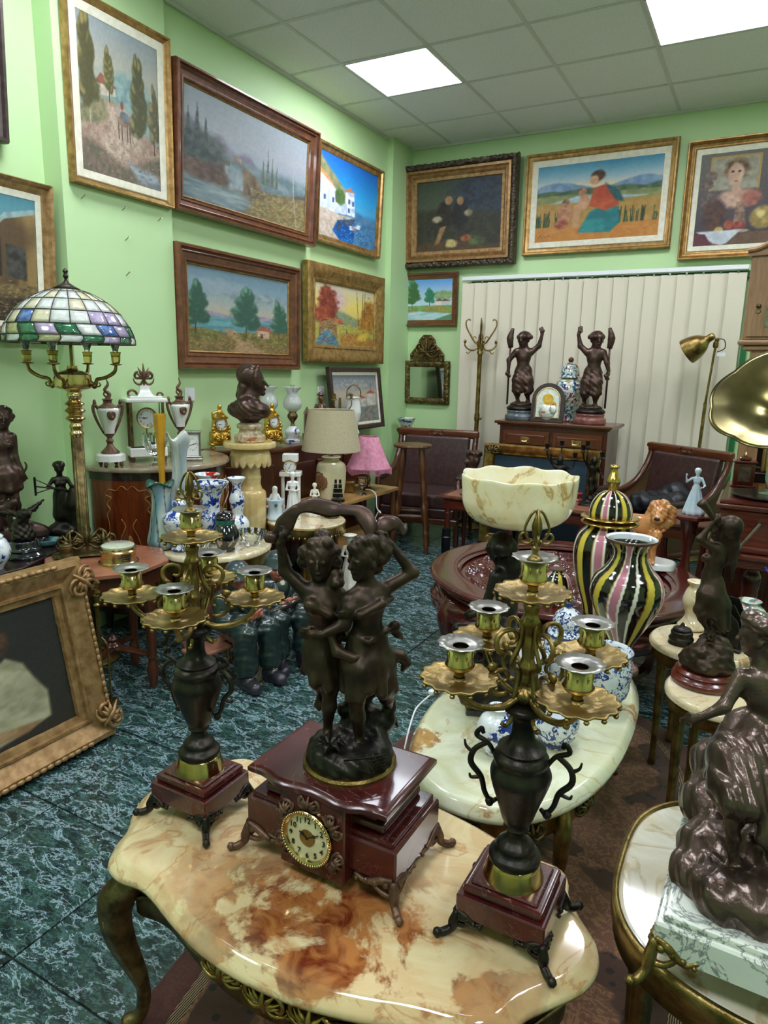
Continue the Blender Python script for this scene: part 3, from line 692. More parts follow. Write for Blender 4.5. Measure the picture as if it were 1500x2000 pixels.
# --- waterfall (big)
def art_fall(P):
    P.sky([(0, '#5d6a70'), (.45, '#8c97a6'), (.7, '#999ca4'), (1, '#88929a')]); P.below(lambda u: .72-.35*u+.04*np.sin(u*30), '#6c6874', '#8a8294', .05, 12); P.below(lambda u: .52+.02*np.sin(u*9), '#5c6f76', '#7d8d90', .06, 14)
    P.below(lambda u: np.where(u < .33, .5-.1*u, .36+.06*np.sin(u*7)), '#4a4640', '#776a54', .03, 26); P.poly([(.27, .42), (.45, .42), (.44, .22), (.33, .2), (.3, .3)], '#aab2b4', '#7b8a90', .03, 30, 6)
    P.poly([(.42, .48), (.55, .4), (.62, .22), (.45, .2)], '#84705a', '#5c4838', .03, 22, 8); P.poly([(.05, .38), (.28, .45), (.3, .22), (.06, .24)], '#6a5248', '#4d3d38', .04, 20, 8)
    P.below(lambda u: .22-.14*u, '#5b6b72', '#7f8d92', .05, 8, 40); P.poly([(.5, .16), (.75, .3), (1, .34), (1, 0), (.45, 0)], '#6f5f40', '#8f7a50', .06, 34); P.poly([(.1, .12), (.4, .2), (.5, .1), (.3, .02)], '#9aa5a8', '#76868e', .1, 10, 40)
    P.blob(.1, .5, .2, .16, '#38413f', '#525c58', .7, .6); P.blob(.14, .3, .16, .1, '#4c3a34', '#6a5448', .5, .6)
    for x, h in ((.03, .52), (.09, .62), (.15, .5)): P.conifer(x, .38, .09, h*.85, '#2f3a38', '#4a5652')
    for x, h in ((.6, .3), (.64, .4), (.68, .32), (.72, .26)): P.conifer(x, .36, .04, h, '#4c564c', '#68705c')
    P.line([(.92, .02), (.88, .4), (.87, .78)], .004, '#a39c90'); P.line([(.84, .2), (.89, .35)], .003, '#8e887c'); P.poly([(.35, .52), (.38, .55), (.42, .53), (.42, .48), (.35, .48)], '#a09488', '#7a6a60'); P.speckle((.5, 0, 1, .3), ['#b09a5c', '#6a5c38', '#8f9a6a'], 300)
painting('large mountain landscape of a waterfall and lake in a brown frame', (XL+.02, 3.862, 2.343), QL, 1.419, .791, .06,
    [('frame', FR_BROWN, prof_steps(.085, .07), 1, 0), ('inner_moulding', FR_GOLD, [(.085, .022), (.09, .027), (.097, .02)], 1, 0)], art_fall, 170, 12)
# --- blue harbour
def art_blue(P):
    P.sky([(0, '#0d3f8a'), (.3, '#1c6cb8'), (.45, '#4aa6d6'), (.6, '#2e9bd8'), (1, '#0b5cb0')]); P.below(lambda u: .34-.0*u, '#1668b4', '#0c4590', .01, 8, 60); P.below(lambda u: np.where(u > .6, .42-.12*(u-.6), 0), '#3f6f9e', '#5c87a8', .02)
    P.poly([(0, .95), (.2, .8), (.45, .62), (.5, .35), (0, .35)], '#9c8f6c', '#6f7a50', .04, 16); P.poly([(0, .75), (.18, .66), (.26, .6), (.25, .3), (0, .3)], '#dfe6ee', '#b9c6da', .01); P.poly([(0, .8), (.1, .75), (.25, .63), (.16, .66), (0, .74)], '#c27a4c', '#d9a06a')
    P.poly([(.42, .62), (.57, .66), (.6, .35), (.42, .35)], '#e8ecf2', '#a3b6d4', .01); P.poly([(.4, .63), (.49, .7), (.6, .65)], '#b5744a'); P.poly([(.25, .45), (.44, .48), (.44, .34), (.25, .32)], '#d6deea', '#b0c0d8'); P.blob(.33, .54, .08, .1, '#3f5c34', '#5c7a44', .3)
    for u, v in ((.06, .5), (.2, .5), (.47, .55), (.54, .54), (.47, .44)): P.poly([(u, v), (u+.035, v), (u+.035, v-.06), (u, v-.06)], '#3f5c8a')
    P.poly([(0, .34), (.3, .32), (.6, .34), (.45, .28), (.3, .24), (.22, .1), (.35, 0), (0, 0)], '#cfc0b4', '#b3a090', .02, 30); P.poly([(.3, .24), (.45, .28), (.6, .32), (.6, .26), (.4, .2), (.3, .1)], '#5c5048', '#20406c', .02)
    P.poly([(.5, .22), (.64, .24), (.62, .18), (.52, .17)], '#dfe3e6', '#b86a50', .008); P.poly([(.62, .26), (.72, .27), (.7, .22), (.63, .21)], '#e9e9e6'); P.speckle((.35, 0, 1, .3), ['#2f8ad0', '#0a3a80', '#5ab0e0'], 260, .012)
painting('vivid blue harbour with white houses in a plain gold frame', (XL+.02, 5.114, 2.40), QL, .99, .719, .041, [('frame', FR_GOLD, prof_simple(.06, .05), 1, 0)], art_blue, 140, 13)
# --- lake with three trees
def art_lake(P):
    P.sky([(0, '#8f7a55'), (.35, '#b7a585'), (.55, '#a8a79c'), (.75, '#7c98a8'), (1, '#6f8898')]); P.blob(.6, .72, .4, .06, '#77878c', '#9aa6a4', .6, .8); P.blob(.3, .8, .3, .08, '#8b9ba6', None, .8, .9); P.below(lambda u: .47+.02*np.sin(u*11), '#8d7f98', '#a592a4', .01); P.below(lambda u: .43, '#4f8490', '#6fa2a4', .005, 6, 60)
    P.below(lambda u: .3-.06*np.sin(u*4), '#8a7248', '#6a5c34', .02, 40); P.poly([(.3, .3), (.42, .28), (.65, .06), (.75, 0), (.4, 0), (.45, .12)], '#b59472', '#a07e5e', .03, 40)
    P.blob(.12, .2, .2, .07, '#5c5a30', '#7f7a42', .4, .8); P.blob(.62, .2, .22, .06, '#5a5630', '#8a7f44', .4, .8); P.blob(.9, .18, .15, .07, '#665f34', '#8b8148', .4, .8)
    P.tree(.06, .22, .2, .6, '#2f5244', '#5f8a72', n=26); P.tree(.54, .2, .24, .62, '#34574a', '#6a967c', n=30); P.tree(.9, .2, .18, .5, '#365a4a', '#689278', n=24)
    P.poly([(.66, .3), (.79, .3), (.79, .2), (.66, .2)], '#cfae98', '#b98f7c'); P.poly([(.64, .3), (.7, .36), (.8, .35), (.81, .29)], '#8a4a38', '#a4604a'); P.poly([(.69, .26), (.72, .26), (.72, .2), (.69, .2)], '#5c3a34'); P.speckle((0, 0, 1, .28), ['#b59a60', '#4f5228', '#a0884c'], 260)
painting('lake landscape with three green trees and a pink cottage, brown stepped frame', (XL+.02, 3.761, 1.432), QL, 1.231, .733, .014,
    [('frame', FR_BROWN, prof_steps(.1, .065), 1, 0), ('inner_moulding', FR_GOLD, [(.1, .022), (.106, .028), (.113, .02)], 1, 0)], art_lake, 160, 14)
# --- autumn bridge
def art_autumn(P):
    P.sky([(0, '#a88a4a'), (.5, '#d9c06a'), (.7, '#e6cf6c'), (1, '#c9c2ac')]); P.blob(.3, .75, .2, .2, '#c5a8ac', '#d8bdb4', .7, .6); P.below(lambda u: .5+.1*np.sin(u*4+.6), '#8b9a6a', '#7f8f80', .04); P.below(lambda u: .36, '#a2a24c', '#b9ae52', .03, 24)
    P.blob(.2, .66, .15, .3, '#6d2c20', '#96442a', .4, .7); P.blob(.1, .5, .13, .14, '#8a3a28', '#b0563a', .5, .8); P.blob(.9, .55, .12, .28, '#8a5a20', '#b07a2e', .5, .8); P.blob(.8, .42, .1, .12, '#a06a24', '#c08a34', .5, .8)
    P.poly([(.3, .42), (.36, .46), (.44, .44), (.44, .36), (.3, .36)], '#a8543c', '#c07a54'); P.poly([(.06, .34), (.2, .42), (.34, .34), (.36, .1), (.3, .1), (.26, .24), (.2, .28), (.13, .24), (.1, .1), (.06, .1)], '#7d6244', '#9c8058', .01, 30)
    P.poly([(.12, .22), (.2, .27), (.27, .2), (.4, 0), (0, 0), (.06, .14)], '#6f95a8', '#3f6a84', .03, 12, 30); P.poly([(.4, .2), (.7, .24), (1, .14), (1, 0), (.4, 0)], '#9c6a34', '#b98840', .06, 30); P.poly([(.72, .2), (.9, .28), (.86, .1), (.7, .1)], '#c9a83c', '#d8bc4c', .04, 20)
    for a in (.7, .76, .8): P.line([(a+.02, .32), (a-.02+.05*(a > .75), .95)], .004, '#4a2f1c')
    P.speckle((0, 0, 1, .5), ['#c9782c', '#7a3a20', '#d9b04a'], 240); P.line([(.51, .28), (.51, .22)], .006, '#2c4a5c')
painting('autumn landscape with a stone bridge over a stream in a gilt frame', (XL+.02, 5.095, 1.493), QL, 1.208, .751, 0,
    [('frame', FR_GOLD, [(0, 0), (0, .05), (.02, .06), (.05, .06), (.08, .045), (.11, .03), (.115, .036), (.13, .03), (.14, .02)], 24, .0012)], art_autumn, 140, 15)
# --- small harbour, leaning on the cabinet
def art_harb(P):
    P.sky([(0, '#56706c'), (.4, '#a09c94'), (.6, '#b8a594'), (.8, '#8a8f94'), (1, '#6c747c')]); P.blob(.5, .8, .5, .1, '#a8a39c', '#7a8086', .7, .8); P.below(lambda u: .34, '#5f7a78', '#7f9490', .01, 8, 40)
    P.poly([(.5, .5), (.62, .55), (.72, .5), (.72, .32), (.5, .32)], '#c9c4b8', '#a09a90'); P.poly([(.48, .5), (.6, .57), (.74, .5)], '#a4523c'); P.poly([(.75, .6), (.95, .6), (.95, .34), (.75, .34)], '#d2cdc2', '#b0aaa0'); P.poly([(.72, .6), (.85, .68), (.98, .6)], '#a8553e'); P.line([(.86, .66), (.86, .84)], .008, '#6a6a66')
    P.poly([(.7, .3), (.95, .34), (.95, 0), (.4, 0)], '#8f8a80', '#6f6a62', .02); P.poly([(.3, .32), (.55, .34), (.5, .28), (.34, .26)], '#3f4a4a'); P.blob(.35, .55, .08, .08, '#5a6a50', None, .5)
painting('small harbour scene with red roofs leaning against the wall on the cabinet', (-3.06, 5.13, .93), QL, .84, .53, -.12,
    [('frame', FR_DARK, [(0, 0), (0, .035), (.01, .04), (.035, .036), (.04, .02)], 1, 0), ('liner', LINER, [(.04, .018), (.044, .022), (.066, .016)], 1, 0)], art_harb, 110, 16)
# --- dark figure piece, kept generic: warm figures before a dark landscape
def art_dark(P):
    P.sky([(0, '#3a2c20'), (.3, '#3c3a2c'), (.6, '#4c5442'), (1, '#3c4638')]); P.blob(.8, .6, .4, .6, '#262c38', '#343c4a', .6, .4); P.below(lambda u: .6-.1*u, '#2c2c22', '#3a3828', .1); P.below(lambda u: .1+.05*np.sin(u*5), '#4a3824', '#5a4630', .08)
    P.blob(.33, .5, .1, .2, '#241c18', '#332a22', .4, .4); P.blob(.52, .5, .1, .2, '#1e1a1c', '#2c2628', .4, .4); P.blob(.38, .72, .045, .06, '#a8805c', '#8c6644', .4, .2); P.blob(.52, .7, .04, .06, '#8c6848', '#a47c58', .4, .2)
    P.poly([(.28, .34), (.36, .36), (.27, .1), (.21, .08)], '#a07a54', '#7c5a3c', .02); P.blob(.24, .46, .06, .05, '#b0a48c', '#8a7c66', .5); P.blob(.62, .52, .05, .05, '#a3967c', '#7c6c54', .5); P.blob(.42, .1, .07, .06, '#b09a5c', '#c8b884', .5); P.blob(.6, .16, .07, .05, '#7c3c2a', '#a45c3c', .5); P.blob(.72, .12, .09, .07, '#3c4a2c', '#5c6a3c', .6)
painting('dark figure painting in a gold frame with a black carved outer border', (-2.647, YB-.02, 2.384), 0, 1.117, .894, .046,
    [('carved_border', FR_CARVED, [(0, 0), (0, .06), (.012, .085), (.03, .09), (.045, .075), (.05, .055)], 60, .006), ('frame', FR_OLDGOLD, [(.05, .06), (.055, .075), (.075, .075), (.085, .05), (.105, .06), (.12, .04), (.145, .035), (.15, .02)], 1, 0)], art_dark, 140, 17,
    extra=lambda t: part(t, 'carving', cat([ball(.016, (x, -.082, z), 7, (1.4, .7, .9)) for k in range(44) for x, z in [(-.53+k*1.06/43, .022+.008*math.sin(k*2)), (-.53+k*1.06/43, .872+.008*math.sin(k*2.3))]]+[ball(.016, (s*.535, -.082, .05+k*.8/33), 7, (.9, .7, 1.4)) for k in range(34) for s in (-1, 1)]), FR_CARVED, sharp=None))
# --- bright small landscape
def art_small(P):
    P.sky([(0, '#6fa0b4'), (.4, '#c4d8e6'), (.7, '#a3c6e6'), (1, '#5c9cdc')]); P.blob(.8, .6, .25, .12, '#7a9a6a', '#9ab084', .5); P.below(lambda u: .36, '#6a9a5a', '#86b070', .03); P.tree(.1, .3, .3, .68, '#3f6a3c', '#6f9a52', n=26); P.tree(.5, .36, .22, .42, '#2f7a5c', '#56a070', n=20)
    P.poly([(.64, .46), (.76, .46), (.76, .36), (.64, .36)], '#e2ddd6'); P.poly([(.62, .46), (.72, .54), (.8, .46)], '#7c5a48'); P.poly([(.78, .46), (.96, .46), (.96, .38), (.78, .38)], '#c9c4c0'); P.poly([(.76, .46), (.84, .52), (.98, .46)], '#6a5044')
    P.poly([(.35, .3), (.7, .36), (1, .25), (1, .18), (.4, .22)], '#a89850', '#8a8a48', .03); P.poly([(0, .26), (.25, .26), (.2, .18), (0, .18)], '#98864c'); P.poly([(0, .2), (.3, .22), (.4, .2), (1, .16), (.6, 0), (0, 0)], '#9ac4cc', '#c4dce0', .03, 8, 50); P.poly([(.6, 0), (1, .14), (1, 0)], '#5c8a6a')
painting('small bright river landscape in a reddish brown frame above the mirror', (-2.921, YB-.01, 1.857), 0, .576, .486, .02, [('frame', FRAMEW, prof_simple(.05, .04), 1, 0), ('inner_moulding', FR_GOLD, [(.05, .014), (.053, .018), (.057, .012)], 1, 0)], art_small, 110, 18)
# --- seated figure in a landscape, kept generic: red and teal drapery before a lake
def art_mad(P):
    P.sky([(0, '#b87f3c'), (.5, '#b89a5c'), (.7, '#d8c4a4'), (.8, '#9ab4c0'), (1, '#3f87a8')]); P.below(lambda u: .72+.05*np.sin(u*9), '#6482a4', '#8098b0', .02); P.below(lambda u: .66+.01*np.sin(u*20), '#3a5440', '#566a4a', .02); P.below(lambda u: .6, '#6f7a4c', '#8a8c58', .02)
    P.poly([(.1, .5), (.35, .58), (.6, .56), (.9, .52), (.5, .48)], '#b4c8d4', '#8aa8bc', .02); P.below(lambda u: .5, '#b08a4a', '#a47c3c', .04); P.below(lambda u: .2, '#b87430', '#c08440', .04, 30)
    for k in range(60): u = P.R.random(); u = u*.22 if k % 2 else .68+u*.3; P.line([(u, .2), (u+.02*(P.R.random()-.5), .27+.13*P.R.random())], .004, '#2c3f24' if k % 3 else '#4c5c34')
    P.poly([(.36, .1), (.45, .36), (.55, .44), (.68, .4), (.7, .2), (.62, .08)], '#1c6a72', '#2c8a8c', .02, 12); P.poly([(.44, .44), (.47, .66), (.56, .7), (.66, .58), (.68, .42), (.58, .36)], '#a8442c', '#c05a34', .02, 14); P.poly([(.56, .72), (.68, .6), (.72, .46), (.66, .48), (.6, .6)], '#1c4448', '#2c5c60', .02)
    P.blob(.48, .78, .045, .075, '#c89a7c', '#b0805c', .3, .1); P.blob(.5, .82, .055, .07, '#3c281c', '#5c3c28', .4, .3); P.blob(.47, .77, .035, .055, '#d0a484', '#bd8c6a', .4, .1)
    P.blob(.4, .5, .045, .1, '#cc9c7a', '#b8845f', .3, .2); P.blob(.38, .63, .035, .05, '#b08060', '#5c3c28', .3, .2); P.poly([(.32, .46), (.38, .48), (.36, .16), (.31, .16)], '#cc9c7a', '#b98a66', .015); P.blob(.24, .36, .06, .12, '#a06a50', '#c08a68', .3, .2); P.blob(.25, .5, .035, .05, '#4c3020', '#a87a58', .4, .2); P.blob(.22, .22, .06, .06, '#8a4034', '#b07050', .4, .2); P.line([(.03, .06), (.05, .1), (.06, .05), (.08, .08), (.09, .06), (.11, .085), (.13, .07)], .002, '#5c3a20')
painting('seated figure in red and teal before a lake, wide gold and cream frame', (-1.426, YB-.01, 2.446), 0, 1.219, .812, .014, [('frame', FR_GOLD, prof_simple(.055, .05), 1, 0), ('liner', LINER, [(.055, .018), (.06, .024), (.1, .016), (.105, .014)], 1, 0)], art_mad, 160, 19)
# --- woman with still life
def art_still(P):
    P.sky([(0, '#3c2c34'), (.3, '#4a4048'), (1, '#6a6660')]); P.poly([(.12, .95), (.62, .95), (.62, .6), (.12, .6)], '#8a8474', '#a09a88', .02); P.line([(.12, .6), (.12, .95), (.62, .95), (.62, .6)], .012, '#a88a50')
    for k in range(14): P.blob(.05+.1*P.R.random(), .4+.4*P.R.random(), .04, .03, '#5a4a44', '#7c6a60', .5)
    P.blob(.38, .82, .13, .11, '#4c3828', '#7a5c40', .4, .6); P.blob(.38, .76, .085, .12, '#c9a894', '#b88f7c', .3, .1)
    for s in (-1, 1): P.blob(.38+s*.035, .79, .018, .012, '#3c3034', None, .4, .1)
    P.blob(.39, .685, .02, .01, '#8c3a38', None, .4, .1); P.blob(.4, .6, .05, .08, '#b89480', None, .4, .2); P.blob(.42, .5, .22, .1, '#b08c7c', '#c9a490', .4, .3); P.blob(.56, .5, .1, .09, '#8c5048', '#a8685c', .5, .4)
    P.blob(.2, .33, .12, .18, '#5c3a28', '#3c2c34', .4, .3); P.poly([(.42, .46), (.5, .46), (.54, .2), (.4, .2)], '#6a5048', '#9c7c68', .02); P.blob(.7, .28, .13, .12, '#8a7440', '#b89a58', .3, .1); P.blob(.68, .32, .05, .04, '#d8c484', None, .8)
    P.blob(.26, .16, .05, .045, '#a8843c', '#c4a458', .3, .1); P.blob(.36, .22, .05, .05, '#8c3c2c', '#a8583c', .3, .1); P.blob(.47, .2, .07, .05, '#7c2c2c', '#a86048', .4, .4); P.blob(.45, .145, .13, .02, '#a89c8a', '#8a7c6c', .3, .1)
    P.below(lambda u: .13, '#5c4434', '#6a5040', .02); P.poly([(.02, .16), (.5, .16), (.36, .02), (.3, 0), (.22, .02)], '#c9cdd4', '#aeb4c0', .015); P.poly([(0, .14), (.12, .13), (.2, 0), (0, 0)], '#5c2c38')
painting('portrait of a woman above fruit and brass pots, dark gold frame at the right', (-.32, YB-.01, 2.345), 0, .86, .86, .02, [('frame', FR_GOLD, prof_steps(.06, .06), 1, 0), ('liner', LINER, [(.06, .018), (.065, .024), (.1, .016)], 1, 0)], art_still, 130, 20)
# --- barn, partly outside the picture
def art_barn(P):
    P.sky([(0, '#3c3024'), (.4, '#5a6a70'), (.7, '#6a98a4'), (1, '#4a8494')]); P.below(lambda u: .42, '#3f6f80', '#5c8a94', .01); P.below(lambda u: .36, '#6a5638', '#8a744c', .03, 40); P.poly([(.6, .72), (.72, .84), (1, .9), (1, .3), (.62, .3)], '#5a442c', '#a08250', .02, 6, 2); P.poly([(.58, .72), (.72, .86), (1, .93), (1, .89), (.72, .81), (.6, .7)], '#9ab0b0', '#7a9494'); P.poly([(.72, .62), (.9, .6), (.9, .34), (.72, .36)], '#2c2824', '#4a4a44'); P.poly([(.58, .7), (.68, .66), (.68, .36), (.6, .34)], '#2c201c')
    P.below(lambda u: .2, '#4a3824', '#2c2418', .06, 40); P.speckle((0, 0, 1, .34), ['#b09a64', '#2a2018', '#8a6c3c'], 340, .014); P.blob(.97, .2, .02, .05, '#8c3028', '#345c8a', .4)
painting('painting of an old barn by the water, cut by the left picture edge', (XN+.015, 2.02, 1.565), QL, .74, .74, .06, [('frame', FR_OLDGOLD, prof_simple(.055, .05), 1, 0), ('liner', LINER, [(.055, .018), (.06, .024), (.085, .016)], 1, 0)], art_barn, 120, 21)
painting('dark brown framed picture, only its right edge at the top left corner', (XN+.015, 1.97, 2.45), QL, .48, .62, .06, [('frame', FR_DARK, prof_simple(.045, .05), 1, 0), ('liner', LINER, [(.045, .018), (.05, .022), (.075, .016)], 1, 0)], lambda P: P.sky([(0, '#6a6f7c'), (1, '#8d95a4')]), 40, 22)
# --- leaning figure painting, generic: pale drapery on a dark ground, ornate gilt frame
def art_pale(P):
    P.sky([(0, '#2a241c'), (.4, '#26241f'), (1, '#201f1c')]); P.poly([(.5, .02), (.72, .06), (.87, .1), (.88, .3), (.82, .45), (.78, .58), (.7, .66), (.62, .6), (.58, .42), (.6, .28), (.5, .1)], '#8e896c', '#b3ad8e', .02, 9, 14); P.poly([(.62, .4), (.68, .56), (.6, .56), (.52, .46), (.52, .38)], '#9a9478', '#bdb798', .02, 12)
    P.poly([(.42, .03), (.54, .06), (.74, .05), (.82, .1), (.6, .14), (.48, .12)], '#8a6a48', '#a88662', .02); P.blob(.66, .78, .08, .1, '#3a2618', '#5c3e28', .4, .5); P.blob(.59, .73, .045, .08, '#b08560', '#94684a', .4, .2); P.blob(.54, .44, .05, .035, '#a87d58', '#8c6242', .4, .2)
def carve(t):
    o = []
    for sx in (-1, 1):
        for z0, sz in ((0, 1), (.73, -1)): o.append(rocaille(.13, .11, .012, 3).rot('Y', sx*.785 if sz > 0 else sx*(PI-.785)).mv(sx*.43, -.07, z0+.06*sz))
    for g in o: part(t, 'corner_shell', g, FR_OLDGOLD, sharp=None)
    e = []
    for k in range(26): e.append(ball(.011, (-.36+k*.72/25, -.07, .018), 7, (1.5, .6, .8))); e.append(ball(.011, (-.36+k*.72/25, -.07, .712), 7, (1.5, .6, .8)))
    for k in range(18):
        for s in (-1, 1): e.append(ball(.011, (s*.467, -.07, .14+k*.45/17), 7, (.8, .6, 1.5)))
    part(t, 'edge_beading', cat(e), FR_OLDGOLD, sharp=None, kind='stuff')
painting('ornate gilt framed painting of a pale robed figure leaning on the floor', (-2.175, 1.215, .0), QL, .98, .73, -.2, [('frame', FR_OLDGOLD, [(0, 0), (0, .04), (.01, .062), (.03, .066), (.06, .05), (.085, .036), (.09, .044), (.1, .044), (.105, .03), (.125, .026), (.13, .014)], 40, .001)], art_pale, 150, 23, extra=carve)
# --- embossed mirror
mir = thing('wall_mirror', 'small embossed brass wall mirror with a crested top', 'mirror', (-2.923, YB-.01, 1.12), 0, rx=.03)
part(mir, 'frame', moulding(.483, .411, [(0, 0), (0, .02), (.01, .03), (.03, .034), (.055, .026), (.06, .012)], 40, .0022, 5), ANTD, sharp=None)
part(mir, 'glass', box(.37, .004, .3, (0, -.012, .055)), MIRROR, smooth=False)
crest = [(x*.483, z) for x, z in [(-.36, 0), (.36, 0), (.37, .06), (.27, .12), (.19, .15), (.17, .2), (.08, .245), (-.08, .245), (-.17, .2), (-.19, .15), (-.27, .12), (-.37, .06)]]
part(mir, 'crest', extr(crest, .02).mv(0, -.012, .411)+cat([rocaille(.26, .2, .012, 2).mv(0, -.03, .425)]+[ball(.016, (x*.9, -.024, .411+z*.88), 7) for x, z in crest]), ANTD, sharp=None)
# ------------------------------------------------------------------ foreground: onyx tables, clock garniture, blue and white china
def text_g(s, size, depth=.0006):
    cu = bpy.data.curves.new('t', 'FONT'); cu.body = s; cu.size = size; cu.align_x = 'CENTER'; cu.align_y = 'CENTER'; cu.extrude = depth; cu.resolution_u = 2
    ob = bpy.data.objects.new('t', cu); COL.objects.link(ob); me = bpy.data.meshes.new_from_object(ob.evaluated_get(bpy.context.evaluated_depsgraph_get()))
    g = G([v.co[:] for v in me.vertices], [tuple(p.vertices) for p in me.polygons]); bpy.data.objects.remove(ob); bpy.data.curves.remove(cu); bpy.data.meshes.remove(me); return g
ARAB = {}
def numerals(r, size, roman=False):
    R = ['XII', 'I', 'II', 'III', 'IIII', 'V', 'VI', 'VII', 'VIII', 'IX', 'X', 'XI'] if roman else ['12', '1', '2', '3', '4', '5', '6', '7', '8', '9', '10', '11']; l = []
    for i, s in enumerate(R):
        k = (s, size)
        if k not in ARAB: ARAB[k] = text_g(s, size)
        a = i*PI/6; g = ARAB[k]
        if roman: g = g.rot('Z', -a)
        l.append(g.mv(r*math.sin(a), r*math.cos(a), 0))
    return cat(l).rot('X', PI/2)
INK = simple('black_ink', '#131313', None, 1, .5); ENAMEL = simple('white_enamel', '#eef0ee', None, 1, .2, coat=.3); IVORYD = simple('ivory_dial', '#cfc49a', '#dcd3b0', 30, .3)
def clock_dial(parent, loc, r, face, rim, hour=10.2, minute=9., size=None, roman=False, rz=0):
    """dial facing -y at loc under parent: dial > bezel, numerals, hand, hand"""
    d = part(parent, 'dial', lathe([(0, 0), (r, 0), (r, .004), (0, .005)], 36).rot('X', PI/2), face, loc=loc, rot=(0, 0, rz))
    part(d, 'bezel', lathe([(r*.97, 0), (r*1.13, 0), (r*1.15, .006), (r*1.08, .011), (r, .009), (r*.97, .004)], 40, caps=False).rot('X', PI/2), rim)
    part(d, 'numerals', numerals(r*.78, size or r*.3, roman).mv(0, -.0056, 0), INK, smooth=False)
    for n, L, wd in ((hour, .5, .06), (minute, .72, .045)):
        a = n*PI/6; part(d, 'clock_hand', cat([box(r*wd, .001, r*L, (0, -.0068, -r*.08)), ball(r*.08, (0, -.0068, r*L*.55), 8, (1, .15, 1))]).rot('Y', a), INK)
    return d
def cabriole(top, foot, bulge, r0=.03, r1=.014, ztop=.4, n=8):
    """leg from top (x,y) at ztop to foot (x,y) on the floor; bulge: outward vector"""
    t, f, b = np.array(top), np.array(foot), np.array(bulge)
    P = [(*t, ztop), (*(t+b*.9), ztop*.84), (*(t*.75+f*.25+b*.75), ztop*.62), (*(t*.45+f*.55-b*.1), ztop*.3), (*(f-b*.1), ztop*.1), (*(f+b*.5), .012)]
    return tube(spline(P, 5), [r0, r0*1.25, r0, r1, r1*.9, r1*1.3], n)
def closed_spline(p, n=4):
    p = np.asarray(p, float); q = np.vstack([p[-1:], p, p[:2]]); return spline(q, n)[n:-n-1]
def ft_table():
    W = [(-1.103, .84), (-1.136, .886), (-1.155, .936), (-1.199, .995), (-1.222, 1.06), (-1.215, 1.128), (-1.174, 1.209), (-1.151, 1.262), (-1.11, 1.30), (-1.036, 1.312), (-.931, 1.332), (-.794, 1.37), (-.69, 1.38), (-.6, 1.375), (-.489, 1.357), (-.387, 1.33), (-.33, 1.321), (-.275, 1.318), (-.245, 1.295), (-.232, 1.252), (-.198, 1.202), (-.155, 1.152), (-.142, 1.097), (-.155, 1.045), (-.19, .995), (-.225, .947), (-.245, .898), (-.277, .866), (-.322, .848), (-.386, .833), (-.465, .805), (-.522, .789), (-.583, .776), (-.676, .768), (-.738, .77), (-.805, .779), (-.884, .8), (-.965, .826), (-1.008, .832), (-1.056, .826)]
    o = closed_spline([(x+.69, y-1.08) for x, y in W][::-1], 3)
    t = thing('onyx_side_table', 'serpentine honey onyx table with rusty patches and dark bronze cabriole legs', 'table', (-.69, 1.08, 0))
    part(t, 'table_top', slab(o, [(.03, .408), (.012, .41), (.002, .418), (0, .426), (.004, .434), (.012, .438), (.018, .445), (.026, .45)]), ONYX_FT, sharp=.9)
    part(t, 'apron', slab(o, [(.06, .29), (.052, .3), (.05, .34), (.056, .375), (.035, .407)], False, False), ANTD, sharp=None)
    n = len(o); ri = offset_ring(o, .043); part(t, 'apron_scrolls', tube(np.column_stack([np.vstack([ri, ri[:1]]), .35+.012*np.sin(np.arange(n+1)*.55)]), .005, 6), ANTD, sharp=None)
    for tx, ty, bx, by in ((-.37, -.2, -.045, -.03), (-.4, .16, -.045, .025), (.37, .18, .05, .03), (.4, -.1, .05, -.04)):
        lg = part(t, 'leg', cabriole((tx, ty), (tx*1.04, ty*1.04), (bx, by), .032, .016, .4), ANTD, sharp=None)
        part(lg, 'knee_mount', rocaille(.06, .11, .008, 4).rot('Z', math.atan2(by, bx)+PI/2).mv(tx+bx*1.25, ty+by*1.25, .27), GILT, sharp=None)
    for k, (x, z) in enumerate(((-.1, .345), (.0, .335), (.1, .345))): part(t, 'apron_mount', rocaille(.1, .06, .007, k).mv(x+.03, -.275, z), GILT, sharp=None)
ft_table()
def scroll_foot(sx, sy, w=.07, h=.055):
    """openwork leaf foot for a corner: two leaf wings and a scrolled toe; origin at block corner on table"""
    l = []
    for ax in (0, 1):
        d = np.array((-sx, 0, 0)) if ax == 0 else np.array((0, -sy, 0)); o = np.array((0, sy*.003, 0)) if ax == 0 else np.array((sx*.003, 0, 0))
        l.append(tube(spline([np.array((0, 0, h*1.15))+o, d*w*.3+o+(0, 0, h*1.0), d*w*.7+o+(0, 0, h*.75), d*w+o+(0, 0, h*.9)], 4), [.006, .009, .006, .003], 6))
        l.append(tube(spline([np.array((0, 0, h*.5))+o, d*w*.28+o+(0, 0, h*.55), d*w*.5+o+(0, 0, h*.8), d*w*.3+o+(0, 0, h*1.05)], 4), [.006, .005, .004], 6))
        for k in range(4): l.append(ball(.0075-.001*k, tuple(d*w*(.15+.26*k)+o*2+np.array((0, 0, h*(.95-.06*k)))), 7))
    q = np.array((sx, sy, 0))*.7071
    l.append(tube(spline([np.array((0, 0, h*1.1)), q*.008+(0, 0, h*.6), q*.012+(0, 0, h*.3), q*.03+(0, 0, .008), q*.04+(0, 0, .012)], 4), [.008, .011, .008, .008, .006], 7))
    l.append(ball(.009, tuple(q*.04+np.array((0, 0, .009))), 8)); return cat(l)
FOOTM = {}
